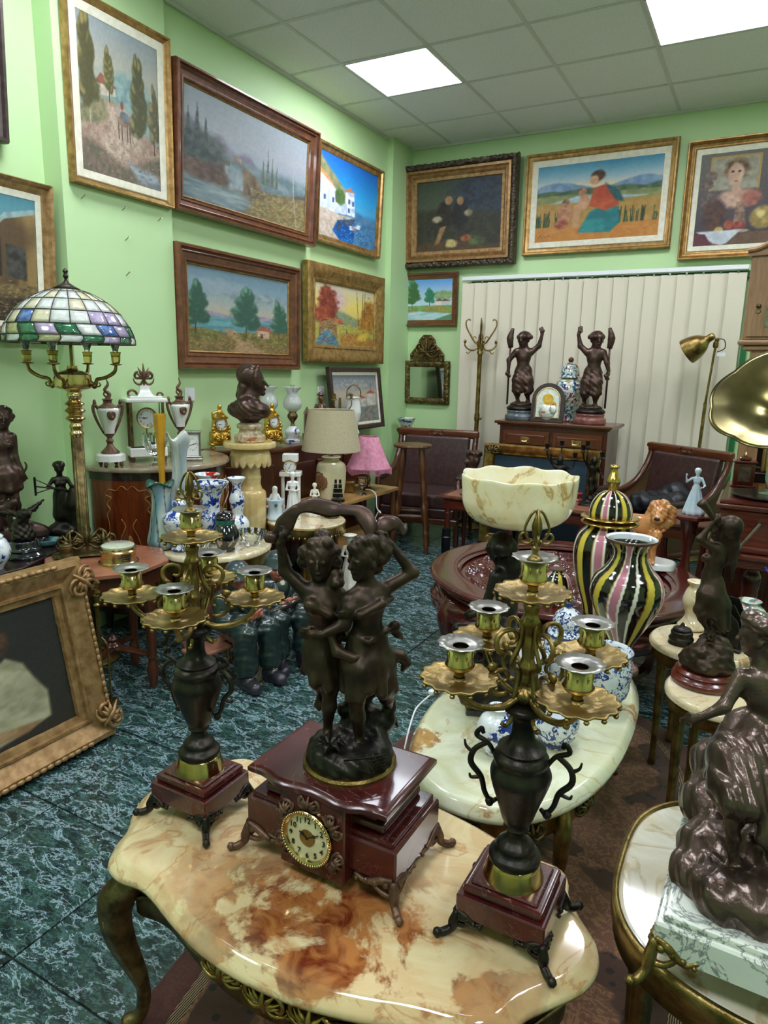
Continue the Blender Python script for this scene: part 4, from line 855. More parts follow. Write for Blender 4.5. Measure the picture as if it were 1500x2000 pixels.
def add_feet(t, hx, hy, w, h, m, name='foot'):
    for sx in (-1, 1):
        for sy in (-1, 1):
            k = (sx, sy, w, h, m.name)
            if k not in FOOTM: FOOTM[k] = mesh(name, scroll_foot(sx, sy, w, h), m, True, None)
            part(t, name, FOOTM[k], None, loc=(sx*hx, sy*hy, 0))
# --- mantel clock with two dancing women
ck = thing('mantel_clock', 'red marble mantel clock topped by two dancing bronze women', 'clock', (-.69, 1.115, .451))
RB = []
part(ck, 'lower_case', box(.36, .2, .075, (0, 0, .05), .004)+box(.34, .185, .012, (0, 0, .124), .004, 2), REDM)
part(ck, 'upper_steps', box(.29, .165, .022, (0, 0, .136), .009, 3)+box(.25, .15, .04, (0, 0, .155), .004), REDM)
part(ck, 'dial_block', box(.155, .235, .172, (0, -.002, .022), .003), REDM)
tp = np.array([(-.165, -.112), (-.13, -.112), (-.11, -.117), (-.09, -.127), (-.06, -.13), (-.03, -.124), (0, -.121), (.03, -.124), (.06, -.13), (.09, -.127), (.11, -.117), (.13, -.112), (.165, -.112), (.165, .112), (.06, .112), (-.06, .112), (-.165, .112)])
part(ck, 'top_slab', slab(tp, [(.014, .186), (.005, .19), (0, .195), (.0, .204), (.004, .208), (.01, .211)]), REDM, sharp=.7)
add_feet(ck, .175, .098, .085, .055, SPELT)
d = clock_dial(ck, (-.005, -.121, .105), .05, IVORYD, BRASS, 10.1, 2., .017); part(d, 'centre_disc', lathe([(0, .006), (.018, .006), (.018, .004)], 24).rot('X', PI/2), ANTB)
part(d, 'beading', cat([ball(.0028, (.0565*math.cos(a), -.011, .0565*math.sin(a)), 6) for a in np.arange(60)*2*PI/60]), BRASS, sharp=None)
for k, a in enumerate((.0, .95, 2.1, -.95, -2.1)): part(d, 'dial_scroll', rocaille(.055, .034, .006, k).rot('Y', a).mv(.056*math.sin(a), .001, .056*math.cos(a)), SPELT, sharp=None)
SR = .556
part(ck, 'brass_ring', lathe([(.088, .209), (.098, .209), (.098, .216), (.094, .221), (.088, .222)], 48).mv(.013, 0, 0), ANTB, rot=(0, 0, SR))
cl = Clay(.0034)
for a in np.arange(14)*2*PI/14: cl.ell((.013+.055*math.cos(a), .055*math.sin(a), .228), (.034, .034, .03), .02)
cl.ell((.013, 0, .235), (.075, .07, .04), .02); cl.ell((.05, .045, .262), (.045, .035, .05), .02); cl.ell((.03, .06, .285), (.03, .025, .05), .02); cl.cap((.0, .05, .3), (.06, .06, .33), .016, .01, .01); cl.cap((.09, .05, .27), (.1, .05, .32), .02, .012)
cl.relief(lambda X, Y, Z: .0025*np.sin(X*160+Z*90)*np.sin(Y*140+1)*np.sin(Z*120))
part(ck, 'rocky_mound', cl.build(), BRONZE2, sharp=None, rot=(0, 0, SR))
for k in range(7):
    a = k*2*PI/7; pp = [(-.03+.004*math.cos(a), -.045+.004*math.sin(a), .272), (-.03+.02*math.cos(a), -.045+.02*math.sin(a), .283), (-.03+.036*math.cos(a), -.045+.034*math.sin(a), .272)]
    part(ck, 'leaf', tube(spline(pp, 4), [.003, .009, .001], 6, .35), BRONZE2, sharp=None, rot=(0, 0, SR))
part(ck, 'net_relief', cat([tube([(.02+.012*i, -.082+.002*abs(i-3), .235), (.026+.012*i-.03, -.07+.002*i, .262)], .0016, 5) for i in range(6)]+[tube(spline([(.0, -.078, .238+.007*j), (.05, -.076+.002*j, .238+.007*j), (.085, -.06, .238+.007*j)], 4), .0016, 5) for j in range(4)]), BRONZE2, sharp=None, rot=(0, 0, SR))
WR = {'head': (.034, -.02, .652), 'chin': (.026, -.035, .622), 'face': (-.75, -.66, 0), 'neck': (.043, -.012, .6), 'shL': (.008, -.032, .575), 'shR': (.078, .008, .585), 'elL': (-.001, -.044, .53), 'wrL': (-.047, -.06, .515), 'haL': (-.07, -.066, .52), 'elR': (.136, .02, .616), 'wrR': (.088, .02, .676), 'haR': (.066, .02, .69), 'chest': (.043, -.02, .561), 'waist': (.046, -.01, .5), 'pel': (.047, 0, .456), 'hipL': (.027, -.01, .445), 'hipR': (.069, .01, .443), 'knL': (.025, -.035, .365), 'anL': (.032, -.022, .272), 'toL': (.027, -.05, .258), 'knR': (.082, -.012, .378), 'anR': (.098, .055, .3), 'toR': (.112, .06, .262)}
c = Clay(.003); bronze_person(c, WR, .082)
for k, (x, y, z) in enumerate([(.05, -.01, .69), (.03, -.025, .692), (.065, .0, .675), (.068, .002, .65), (.058, .008, .63), (.04, .015, .67), (.02, -.03, .68), (.075, .006, .662)]): c.ell((x, y, z), (.018, .017, .014), .006)
c.relief(lambda X, Y, Z: np.where((Z > .655), .0012*np.sin(X*420+Z*260)*np.sin(Y*330), 0))
def skirt(c, waist, pts, r, seed, k=.012):
    """drapery: folds running from waist to hem points"""
    R = random.Random(seed)
    for p in pts: m = (np.array(waist)+np.array(p))/2+np.array((R.uniform(-.006, .006), R.uniform(-.006, .006), 0)); c.chain([waist, m, p], [r*.9, r, r*.55], k)
for w0, p in (((.03, -.02, .49), [(.0, -.02, .385), (.012, -.055, .38), (.03, -.07, .385), (.008, .02, .38)]), ((.06, -.005, .49), [(.05, -.06, .4), (.075, -.05, .385), (.102, .0, .372), (.1, .035, .378), (.06, .05, .37), (.03, .05, .375)])): skirt(c, w0, p, .021, 3)
c.chain([(.0, -.03, .545), (.03, -.06, .555), (.07, -.045, .572), (.092, -.01, .572)], [.007, .009, .01, .006], .004); c.chain([(.015, -.03, .5), (.046, -.047, .495), (.08, -.015, .503), (.095, 0, .505)], .0065, .003); c.chain([(.09, 0, .505), (.108, .005, .49), (.118, .01, .478)], [.008, .008, .003], .004); c.ell((.1, -.002, .51), (.012, .009, .013), .004)
c.chain([(.09, .0, .45), (.115, .01, .44), (.128, .01, .425), (.12, .01, .41)], [.012, .012, .009, .005], .006)
for dz in (.0, .007): c.chain([(-.01, -.05, .55+dz), (.005, -.056, .552+dz), (.018, -.045, .556+dz)], .004, .002)
part(ck, 'dancing_figure', c.build(), BRONZE, 'woman in front with one arm raised holding the scarf', sharp=None, rot=(0, 0, SR))
WL = {'head': (-.051, 0, .645), 'chin': (-.053, -.02, .618), 'face': (-.12, -1, 0), 'neck': (-.047, .01, .597), 'shL': (-.077, 0, .582), 'shR': (-.014, .02, .57), 'elL': (-.12, .01, .622), 'wrL': (-.127, 0, .682), 'haL': (-.118, 0, .71), 'chest': (-.046, .002, .555), 'waist': (-.047, .02, .5), 'pel': (-.043, .02, .458), 'elR': (0, .04, .515), 'wrR': (.0, .01, .48), 'haR': (-.03, -.03, .5), 'hipL': (-.06, .02, .45), 'hipR': (-.026, .02, .45), 'knR': (-.029, 0, .37), 'anR': (-.034, .012, .275), 'toR': (-.036, -.02, .262), 'knL': (-.056, 0, .4), 'anL': (-.05, .06, .335), 'toL': (-.056, .055, .308)}
c = Clay(.003); bronze_person(c, WL, .08)
for x, y, z in [(-.046, .03, .69), (-.06, .0, .68), (-.04, .0, .682), (-.025, .005, .665), (-.078, .008, .662), (-.05, .03, .66), (-.08, .015, .64), (-.022, .015, .64), (-.02, .012, .615), (-.018, .002, .6)]: c.ell((x, y, z), (.017, .017, .014), .006)
c.relief(lambda X, Y, Z: np.where((Z > .65), .0012*np.sin(X*420+Z*260)*np.sin(Y*330), 0))
skirt(c, (-.05, .01, .495), [(-.075, .0, .42), (-.082, .03, .4), (-.06, -.02, .395), (-.03, -.02, .385), (-.005, .0, .385), (.0, .03, .38), (-.04, .05, .38), (-.07, .05, .385)], .02, 5)
c.chain([(-.085, -.005, .575), (-.06, -.028, .56), (-.03, -.03, .545), (-.01, -.02, .53)], [.006, .008, .008, .005], .004); c.chain([(-.03, -.04, .51), (-.015, -.05, .475), (.02, -.05, .462), (.045, -.04, .47)], [.006, .01, .011, .006], .005)
part(ck, 'dancing_figure', c.build(), BRONZE, 'woman behind with a bun and a lifted right arm', sharp=None, rot=(0, 0, SR))
def ribbon(pts, wd, th=.003, tw=0, n=5):
    P = spline(pts, n); m = len(P); return tube(P, [wd*.4]+[wd*(.8+.25*math.sin(i*1.7)) for i in range(len(pts))]+[wd*.3], 8, th/wd, up=(.2, 1, .25))
part(ck, 'scarf', ribbon([(-.142, .01, .692), (-.127, .005, .705), (-.112, 0, .728), (-.095, 0, .748), (-.067, .02, .753), (-.03, .03, .744), (.0, .03, .742), (.027, .03, .738), (.045, .02, .716), (.047, .01, .69)], .018)+ball(.016, (-.145, .01, .69), 9, (1.1, .7, .8)), BRONZE4, sharp=None, rot=(0, 0, SR))
part(ck, 'scarf', ribbon([(.06, .02, .685), (.075, .03, .71), (.1, .04, .715), (.116, .05, .7), (.125, .05, .696)], .018), BRONZE4, sharp=None, rot=(0, 0, SR))
# --- pair of candelabra
ARM = tube(np.vstack([spline([(.0, 0, .475), (.02, 0, .46), (.045, 0, .452), (.085, 0, .462), (.115, 0, .49), (.118, 0, .508)], 5)]), [.006, .007, .006, .0055, .005], 7)+tube(scroll((.045, 0, .505), .03, .006, -1.9, 4.2, 22), [.0045, .003], 6)+tube(scroll((.035, 0, .575), .027, .005, -1.2, 5.2, 22), [.0045, .003], 6)+tube(spline([(.022, 0, .46), (.016, 0, .51), (.03, 0, .53), (.018, 0, .56), (.012, 0, .6)], 5), .004, 6)+tube(spline([(.03, 0, .455), (.022, 0, .43), (.032, 0, .415), (.04, 0, .42)], 5), .004, 6)+ball(.008, (.062, 0, .53), 7, (1.3, .6, 1))+ball(.006, (.1, 0, .466), 7)
ARM_M = mesh('arm', ARM.sc(1.14, 1, 1), ANTB, True, None)
PAN_M = mesh('drip_pan', lathe([(.005, -.004), (.012, -.002), (.03, .002), (.043, .006), (.047, .009), (.046, .0115), (.043, .0105), (.03, .006), (.008, .004), (.007, .01)], 84, lambda t, k: 1+.05*math.cos(14*t)*(.25 < k < .72), False)+cat([ball(.0035, (.0465*math.cos(a), .0465*math.sin(a), .0045), 6) for a in np.arange(14)*2*PI/14]), ANTB, True, None)
CUP_M = mesh('candle_cup', lathe([(.008, .0), (.007, .014), (.009, .022), (.018, .025), (.021, .031), (.018, .036), (.0175, .06), (.0165, .0605), (.0165, .04), (0, .04)], 24)+cat([ball(.003, (.0182*math.cos(a), .0182*math.sin(a), .048), 6, (.5, .5, 2)) for a in np.arange(8)*2*PI/8]), BRASS, True, None)
BOB_M = mesh('bobeche', lathe([(.011, .0595), (.018, .061), (.027, .063), (.0315, .0655), (.031, .0665), (.018, .0625), (.011, .061)], 40, lambda t, k: 1+.045*math.cos(12*t)*(k > .35 and k < .8), False), STEEL, True, None)
URN_M = mesh('urn', lathe(prof([(.047, .142), (.047, .152), (.036, .162), (.034, .172), (.02, .186), (.018, .2), (.024, .207), (.022, .213), (.03, .23), (.04, .26), (.053, .3), (.054, .318), (.047, .335), (.05, .346), (.046, .354), (.04, .36), (.043, .366), (.03, .376), (.021, .39), (.02, .42), (.026, .432), (.036, .438), (.036, .446), (.024, .452)], 3), 40, lambda t, k: 1+.025*math.cos(16*t)*(.12 < k < .25)+.03*math.cos(5*t+k*9)*(.36 < k < .55)), BRONZE2, True, .9)
HAND_M = mesh('handle', tube(spline([(.044, 0, .335), (.06, 0, .36), (.082, 0, .372), (.074, 0, .387), (.07, 0, .378)], 5), [.004, .005, .004], 7)+tube(spline([(.062, 0, .362), (.085, 0, .342), (.09, 0, .315), (.07, 0, .29), (.062, 0, .262), (.05, 0, .245), (.04, 0, .252)], 5), [.005, .006, .005, .004], 7)+tube(spline([(.085, 0, .335), (.1, 0, .345), (.104, 0, .358)], 4), [.004, .002], 6)+tube(spline([(.07, 0, .29), (.088, 0, .285), (.092, 0, .292)], 4), [.004, .002], 6)+ball(.009, (.052, 0, .244), 7), BRONZE2, True, None)
def candelabrum(label, loc, ang, finial, prz=0):
    t = thing('candelabrum', label, 'candelabrum', loc, prz, 'clock side pieces')
    part(t, 'plinth', box(.165, .15, .045, (0, 0, .038), .003)+box(.15, .135, .018, (0, 0, .083), .008, 2)+box(.125, .11, .006, (0, 0, .1), .003), REDM)
    add_feet(t, .078, .07, .048, .042, BRONZE2)
    part(t, 'collar', lathe(prof([(.056, .105), (.055, .11), (.05, .128), (.043, .142), (.02, .143)], 3), 36), BRASS)
    part(t, 'urn', URN_M, None)
    for s in (0, PI): part(t, 'handle', HAND_M, None, rot=(0, 0, s+.15))
    part(t, 'stem', lathe(prof([(.012, .45), (.019, .462), (.019, .472), (.008, .483), (.013, .495), (.012, .51), (.016, .52), (.01, .535), (.013, .56), (.011, .58), (.017, .6), (.011, .615), (.014, .63), (.008, .64)], 3), 20, lambda a, k: 1+.12*math.cos(6*a)), ANTB, sharp=None)
    for k, a in enumerate(ang+[None]):
        if a is None: ar = part(t, 'centre_arm', lathe([(.006, .632), (.006, .643), (.01, .645)], 12), ANTB); pos = (0, 0, .646)
        else: ar = part(t, 'arm', ARM_M, None, rot=(0, 0, a)); pos = (.1345, 0, .512)
        [setattr(part(ar, nm, me_, None, loc=pos), 'scale', (sc_, sc_, 1.08)) for nm, me_, sc_ in (('drip_pan', PAN_M, 1.36), ('candle_cup', CUP_M, 1.2), ('bobeche', BOB_M, 1.22))]
        if a is None:
            f = [lathe(prof([(.011, .0), (.012, .008), (.005, .016), (.008, .026), (.004, .034), (.009, .06), (.006, .075), (.002, .085)], 3), 14)]
            for b in (0, PI/2, PI, 3*PI/2): f.append((tube(scroll((.018, 0, .045), .014, .004, -2.6, 2.6, 16), [.003, .002], 6)+tube(spline([(.006, 0, .03), (.02, 0, .055), (.012, 0, .08), (.004, 0, .09)], 4), .0025, 6)).rot('Z', b+.4))
            part(ar, 'finial', cat(f), ANTB, loc=(0, 0, .646+.06), sharp=None)
dg = math.radians
candelabrum('brass and bronze candelabrum on the left end of the honey onyx table', (-1.05, 1.066, .451), [dg(-106)+.78, dg(-16)+.78, dg(74)+.78, dg(164)+.78], True)
candelabrum('brass and bronze candelabrum on the right end of the honey onyx table', (-.308, 1.1, .451), [dg(-54)+.27, dg(36)+.27, dg(126)+.27, dg(216)+.27], True)
# --- oval onyx table
def gilt_legs(t, pts, ztop, m=ANTB, b=.03):
    for x, y in pts: L = math.hypot(x, y); part(t, 'leg', cabriole((x, y), (x*1.02, y*1.02), (x/L*b, y/L*b), .02, .01, ztop), m, sharp=None)
ov = thing('onyx_coffee_table', 'oval pale green onyx table carrying blue and white china', 'table', (-.54, 2.03, 0))
oo = ellipse(.305, .6, 72, 2.3)
part(ov, 'table_top', slab(oo, [(.02, .375), (.006, .378), (0, .386), (0, .396), (.008, .404), (.012, .414), (.022, .42)]), ONYX_OV, sharp=.9)
part(ov, 'apron', slab(oo, [(.04, .3), (.03, .32), (.035, .34), (.022, .374)], False, False), GILT, sharp=None)
part(ov, 'apron_leaves', cat([rocaille(.09, .06, .008, k).rot('Z', math.atan2(p[1]/.36, p[0]/.09)+PI/2).mv(p[0]*.9, p[1]*.95, .305) for k, p in enumerate(oo[::6])]), ANTD, sharp=None)
gilt_legs(ov, [(-.2, -.4), (.2, -.4), (-.2, .4), (.2, .4)], .37)
# vases on the oval table
def vase(name, label, cat_, prof_, m, loc, n=40, group=None, parts=(), rz=0, inner=None, sharp=.9, mod=None):
    t = thing(name, label, cat_, loc, rz, group); part(t, 'body', lathe(prof_, n, mod), m, sharp=sharp)
    for nm, g, mm in parts: part(t, nm, g, mm, sharp=sharp)
    return t
GR = 'blue and white china on the oval onyx table'
WHT = simple('white_glaze', '#e8edf0', None, 1, .1, coat=.6); BLUEL = simple('blue_line', '#24407e', None, 1, .15, coat=.5)
vase('ginger_jar', 'tall blue and white lidded jar in the middle of the oval onyx table', 'jar', prof([(.045, 0), (.05, .01), (.07, .06), (.078, .1), (.07, .145), (.05, .17), (.048, .18)], 4), DELFT, (-.5, 2.24, .421), 40, GR, (('lid', lathe(prof([(.062, .172), (.066, .176), (.063, .186), (.052, .2), (.05, .225), (.04, .25), (.02, .266), (.008, .27)], 4), 36), DELFT), ('knob', lathe(prof([(.006, .268), (.012, .276), (.011, .288), (.0, .292)], 3), 16), BLUEL), ('rim_band', lathe([(.0665, .174), (.0672, .178), (.0665, .182)], 36, caps=False), BLUEL)))
def cache(name, label, loc, r, h, m, gr=GR):
    return vase(name, label, 'planter', prof([(r*.62, 0), (r*.66, .008), (r*.68, .02), (r*.95, h*.5), (r*1.02, h*.72), (r*.93, h*.9), (r, h), (r*.97, h+.002), (r*.9, h*.9), (r*.9, h*.3), (0, h*.28)], 4), m, loc, 44, gr, (('lining', lathe([(r*.985, h+.0025), (r*.955, h+.001), (r*.87, h*.88), (r*.85, h*.35), (0, h*.33)], 44, caps=False), WHT), ('rim_line', lathe([(r*1.0, h-.004), (r*1.012, h), (r*.99, h+.004)], 44, caps=False), BLUEL), ('foot_line', lathe([(r*.665, .006), (r*.675, .01), (r*.675, .016)], 40, caps=False), BLUEL)))
cache('china_planter', 'tall blue and white planter with a wide white mouth beside the striped vase', (-.345, 2.11, .421), .082, .2, DELFT)
cache('china_planter', 'blue and white planter behind the candelabrum, its white inside showing', (-.6, 2.13, .421), .074, .115, DELFT)
cache('china_planter', 'blue and white footed bowl on the oval table nearest the candelabrum', (-.42, 1.83, .421), .066, .1, DELFT)
vase('round_vase', 'small round blue and white vase at the near end of the oval table', 'vase', prof([(.032, 0), (.035, .006), (.055, .05), (.057, .075), (.045, .105), (.026, .118), (.024, .13), (.03, .136), (.026, .137), (.02, .12)], 4), DELFT2, (-.55, 1.7, .421), 36, GR)
# stripes
def stripes(tw=0., n=12):
    pal = [hexrgb(h)**2.2 for h in ('#e9e4d4', '#171310', '#d3bf4a', '#171310', '#e8e2d6', '#c07a8c', '#e6dfd0', '#1a1512')]; wd = [.5, 1.3, 1.2, 1.5, .35, 1.1, .35, 1.4]
    cum = np.cumsum([0]+wd)/sum(wd)
    def f(v):
        a = (np.arctan2(v[:, 1], v[:, 0])+tw*np.sin(v[:, 2]*9))/(2*PI)*n/2.; u = a-np.floor(a); c = np.zeros((len(v), 3))
        for k in range(len(pal)): c[(u >= cum[k]) & (u < cum[k+1])] = pal[k]
        g = (np.abs(u-cum[2]) < .012)|(np.abs(u-cum[4]) < .012); c[g] = hexrgb('#a8823c')**2.2
        return c
    return f
SV = simple('gold_lustre', '#a88436', '#d4b264', 10, .14, .9)
def striped(label, loc, p, n, tw, parts, k=8):
    t = thing('striped_vase', label, 'vase', loc, .4, 'black pink and yellow striped pottery'); pr = prof(p, k)
    part(t, 'body', lathe(pr, 192, caps=True).tint(stripes(tw, n)), VCOL, sharp=None)
    for nm, g, m in parts: part(t, nm, g, m, sharp=.9)
    return t
striped('open mouthed striped vase standing on the oval onyx table', (-.35, 2.44, .421), [(.06, 0), (.064, .01), (.05, .03), (.034, .06), (.038, .1), (.075, .17), (.115, .25), (.125, .3), (.112, .35), (.08, .385), (.06, .42), (.058, .45), (.076, .478), (.086, .486)], 8, .18, (('mouth', lathe(prof([(.086, .484), (.088, .489), (.083, .491), (.07, .478), (.052, .45), (.055, .41), (.1, .34), (0, .33)], 3), 48, caps=False), WHT), ('lip', lathe([(.083, .48), (.089, .486), (.088, .491), (.084, .4915)], 48, caps=False), SPELT), ('foot_ring', lathe([(.055, 0), (.066, 0), (.067, .012), (.058, .022)], 48), SPELT)))
striped('large striped jar with a gold domed lid on the carved round table', (-.49, 2.79, .501), [(.07, 0), (.075, .01), (.085, .05), (.115, .14), (.13, .22), (.132, .28), (.118, .33), (.09, .36), (.075, .372)], 8, .0, (('collar', lathe(prof([(.075, .368), (.105, .376), (.112, .384), (.1, .39), (.085, .394), (.112, .402), (.108, .408), (.08, .41)], 3), 48), SV), ('lid', lathe(prof([(.082, .408), (.084, .425), (.076, .46), (.055, .492), (.03, .508), (.012, .512)], 6), 160).tint(stripes(0, 8)), VCOL), ('finial', lathe(prof([(.012, .508), (.016, .515), (.026, .54), (.026, .555), (.014, .585), (.013, .597), (.02, .603), (.016, .612), (0, .614)], 3), 28), SV)))
striped('small round striped pot behind the blue and white jar', (-.7, 2.86, .501), [(.03, 0), (.04, .01), (.062, .05), (.064, .075), (.05, .11), (.03, .125), (.032, .135)], 6, 0, (('lip', lathe([(.028, .132), (.034, .135), (.033, .139), (.027, .138)], 32), SPELT),), 4)
# --- seated woman lamp
ll = thing('table_lamp', 'bronze seated woman lamp with a scalloped alabaster glass bowl', 'lamp', (-.675, 1.91, .421), .33)
part(ll, 'plinth', box(.15, .13, .025, (.03, .01, 0), .004), BLACKM)
c = Clay(.0042); u = .088
LJ = {'head': (.025, 0, .53), 'chin': (.0, -.002, .492), 'face': (-1, -.12, 0), 'neck': (.04, .0, .482), 'shL': (.022, -.045, .452), 'shR': (.07, .045, .455), 'elL': (.0, -.06, .37), 'wrL': (-.025, -.055, .335), 'haL': (-.055, -.05, .325), 'elR': (.09, .06, .37), 'wrR': (.08, .06, .3), 'haR': (.075, .055, .27), 'waist': (.062, 0, .345), 'pel': (.06, 0, .28), 'knL': (-.08, -.045, .28), 'anL': (-.075, -.05, .15), 'toL': (-.105, -.055, .14), 'knR': (-.05, .03, .25), 'anR': (-.045, .03, .13), 'toR': (-.075, .03, .12)}
bronze_person(c, LJ, u)
for p in [(.04, .0, .55), (.055, 0, .53), (.06, 0, .505), (.068, 0, .475), (.075, 0, .44), (.08, 0, .41), (.035, .03, .535), (.035, -.03, .535)]: c.ell(p, (.03, .032, .028), .012)
for p in [(.05, 0, .2), (.04, .02, .12), (.06, -.03, .1), (.0, .0, .1), (.03, 0, .06), (-.02, -.03, .07), (.08, .02, .08)]: c.ell(p, (.055, .05, .055), .02)
c.chain([(.05, -.03, .28), (.0, -.06, .26), (-.06, -.06, .25)], [.04, .04, .03], .015); c.relief(lambda X, Y, Z: .0022*np.sin(X*150+Y*90)*np.sin(Z*130+Y*60)*(Z < .26)+.0014*np.sin(X*300)*np.sin(Z*40)*(Z > .4))
part(ll, 'seated_figure', c.build(), BRONZE2, sharp=None)
part(ll, 'stem', lathe(prof([(.02, .08), (.012, .12), (.009, .3), (.011, .5), (.009, .56), (.016, .585), (.03, .594)], 3), 16).mv(.075, .03, 0), BRONZE2)
def scal(t, k): return 1+(.035*math.cos(9*t)*(1 if k < 1 else 1))*(.3+.7*min(1, k*1.6))
bp = prof([(.03, .592), (.09, .597), (.14, .62), (.163, .66), (.167, .7), (.17, .742), (.165, .744), (.16, .7), (.155, .662), (.13, .63), (.08, .61), (0, .606)], 4)
bw = lathe(bp, 90, lambda t, k: 1+.022*math.cos(9*t)*min(1, k*2.2)*min(1, (1-k)*2.5)).mv(.075, .03, 0)
bw.v[:, 2] += .003*np.cos(9*np.arctan2(bw.v[:, 1]-.03, bw.v[:, 0]-.075))*np.clip((bw.v[:, 2]-.66)/.08, 0, 1)
part(ll, 'glass_bowl', bw, ALAB, sharp=None)
part(ll, 'bulb', lathe(prof([(.014, .58), (.016, .61), (.032, .64), (.034, .66), (.02, .688), (0, .694)], 3), 20).mv(.075, .03, 0), WHT)
# --- right hand racetrack table with the big bronze
rt = thing('onyx_oval_table', 'pale onyx table with a brass gallery edge carrying the large bronze', 'table', (.255, 1.34, 0))
ro = ellipse(.405, .31, 80, 3.)
part(rt, 'table_top', slab(ro, [(.004, .472), (.004, .494), (.012, .5)]), ONYX_RT, sharp=.9)
part(rt, 'brass_gallery', slab(ro, [(.012, .43), (0, .435), (.004, .45), (-.006, .468), (-.006, .496), (-.002, .504), (.006, .504), (.006, .49)], False, False), ANTB, sharp=None)
for x, y in ((-.33, -.17), (-.33, .2), (.33, -.2), (.33, .2)): part(rt, 'leg', lathe([(.013, 0), (.016, .02), (.014, .03), (.024, .4), (.03, .41), (.03, .45)], 24, lambda t, k: 1+.07*math.cos(12*t)).mv(x, y, 0), ANTB, sharp=None)
bs = thing('bronze_statue', 'large brown bronze of a seated woman on a veined marble base', 'statue', (.06, 1.3, .501), -.03)
part(bs, 'marble_base', box(.36, .56, .058, (.07, .02, .055), .004)+box(.34, .54, .012, (.07, .02, .112), .005, 2), VEINM)
for sx, sy in ((-1, -1), (-1, 1), (1, -1), (1, 1)):
    part(bs, 'corner_mount', (scroll_foot(sx, sy, .065, .075)).mv(.07+sx*.176, .02+sy*.276, 0), ANTB, sharp=None)
c = Clay(.0042); Z = .123
RK = [(-.02, -.18, .02, .05), (-.05, -.08, .03, .055), (-.06, .04, .04, .06), (-.03, .14, .05, .075), (.05, -.17, .02, .06), (.12, -.16, .02, .06), (.13, -.05, .04, .08), (.06, .02, .07, .09), (.02, .1, .09, .1), (.1, .1, .08, .1), (.18, .1, .04, .07), (.18, -.12, .02, .06), (.0, .2, .03, .06), (.1, .2, .03, .07), (.04, -.08, .05, .06), (-.065, .16, .07, .05), (-.07, -.14, .01, .04)]
for x, y, z, r in RK: c.ell((x, y, Z+z), (r, r*1.05, r*.85), .025)
u = .07
BJ = {'head': (-.026, 0, Z+.405), 'chin': (-.045, -.005, Z+.38), 'face': (-1, -.25, 0), 'neck': (-.014, .0, Z+.365), 'shL': (-.04, -.02, Z+.335), 'shR': (.05, .01, Z+.33), 'elL': (-.06, -.05, Z+.285), 'wrL': (-.092, -.062, Z+.262), 'haL': (-.118, -.068, Z+.245), 'elR': (.1, .02, Z+.25), 'wrR': (.1, -.04, Z+.2), 'haR': (.1, -.07, Z+.19), 'chest': (.0, -.005, Z+.305), 'waist': (.005, .0, Z+.25), 'pel': (.01, 0, Z+.205), 'hipL': (-.02, -.02, Z+.195), 'hipR': (.05, -.02, Z+.195), 'knL': (-.03, -.135, Z+.185), 'anL': (-.012, -.142, Z+.045), 'toL': (-.014, -.175, Z+.022), 'knR': (.06, -.12, Z+.17), 'anR': (.07, -.1, Z+.05), 'toR': (.08, -.13, Z+.03)}
bronze_person(c, BJ, u*1.05)
for p in [(-.02, .012, .43), (-.005, .01, .425), (.0, .012, .405), (-.035, .0, .437), (-.015, -.02, .432), (-.01, .03, .425), (.005, .0, .385)]: c.ell((p[0], p[1], Z+p[2]), (.02, .021, .016), .008)
for w0, ps in (((-.02, -.01, Z+.23), [(-.05, -.12, Z+.17), (-.03, -.15, Z+.168), (0, -.14, Z+.165), (-.06, -.05, Z+.15)]), ((.04, -.01, Z+.23), [(.03, -.14, Z+.12), (.065, -.15, Z+.1), (.1, -.1, Z+.1), (.1, .0, Z+.1)])): skirt(c, w0, ps, .036, 9, .02)
c.relief(lambda X, Y, Zz: np.where(Zz < Z+.11, .003*np.sin(X*130+Zz*80)*np.sin(Y*110-Zz*60), 0)+np.where((Zz > Z+.12) & (Zz < Z+.25), .0018*np.sin(X*260+Y*190), 0)+np.where(Zz > Z+.405, .0014*np.sin(X*380)*np.sin(Y*380+Zz*300), 0)); c.cut((.07, .0, Z-.09), (.4, .5, .088), .004)
part(bs, 'seated_figure', c.build(), BRONZE3, sharp=None)
# --- rug
rg = thing('rug', 'brown patterned rug with a dark red border under the onyx tables', 'rug', (-.54, 1.65, .001)); rg.scale = (1, 1, .45)
ro2 = ellipse(.62, 1.35, 72, 2.7)
t = NT('rug_field'); v = t.co(); q = t.vor(26, 'F1', 'Distance', v); n1 = t.noise(3.2, 3, .5, .4, v); n2 = t.noise(38, 5, .7, 1.5, v)
cc = t.mix(t.ramp(n2, [(.46, 0.), (.5, 1.)]), '#8c6246', '#6a4532'); cc = t.mix(t.ramp(n1, [(.5, 0.), (.52, 1.)]), cc, t.mix(t.ramp(q, [(.25, 0.), (.3, 1.)]), '#20130f', '#46291f')); t.col(cc); t.set(.95, sheen=.3); t.bump(n2, .3, .004); RUGF = t.m
t = NT('rug_border'); t.col(t.ramp(t.noise(160, 3), [(.3, '#38150f'), (.7, '#52231b')])); t.set(.95, sheen=.3); RUGB = t.m
part(rg, 'border', slab(ro2, [(0, 0), (.0, .006), (.004, .009), (.08, .009), (.084, .008)], True, False), RUGB)
t = NT('rug_cord'); t.col(t.ramp(t.wave(60, 3, 3), [(.4, '#191110'), (.6, '#a48a6c')])); t.set(.95); RUGC = t.m
part(rg, 'guard_stripe', slab(ro2, [(.079, .006), (.081, .0115), (.11, .0115), (.112, .006)], False, False), RUGC)
part(rg, 'field', slab(ro2, [(.105, .003), (.108, .0105)], True, True), RUGF)
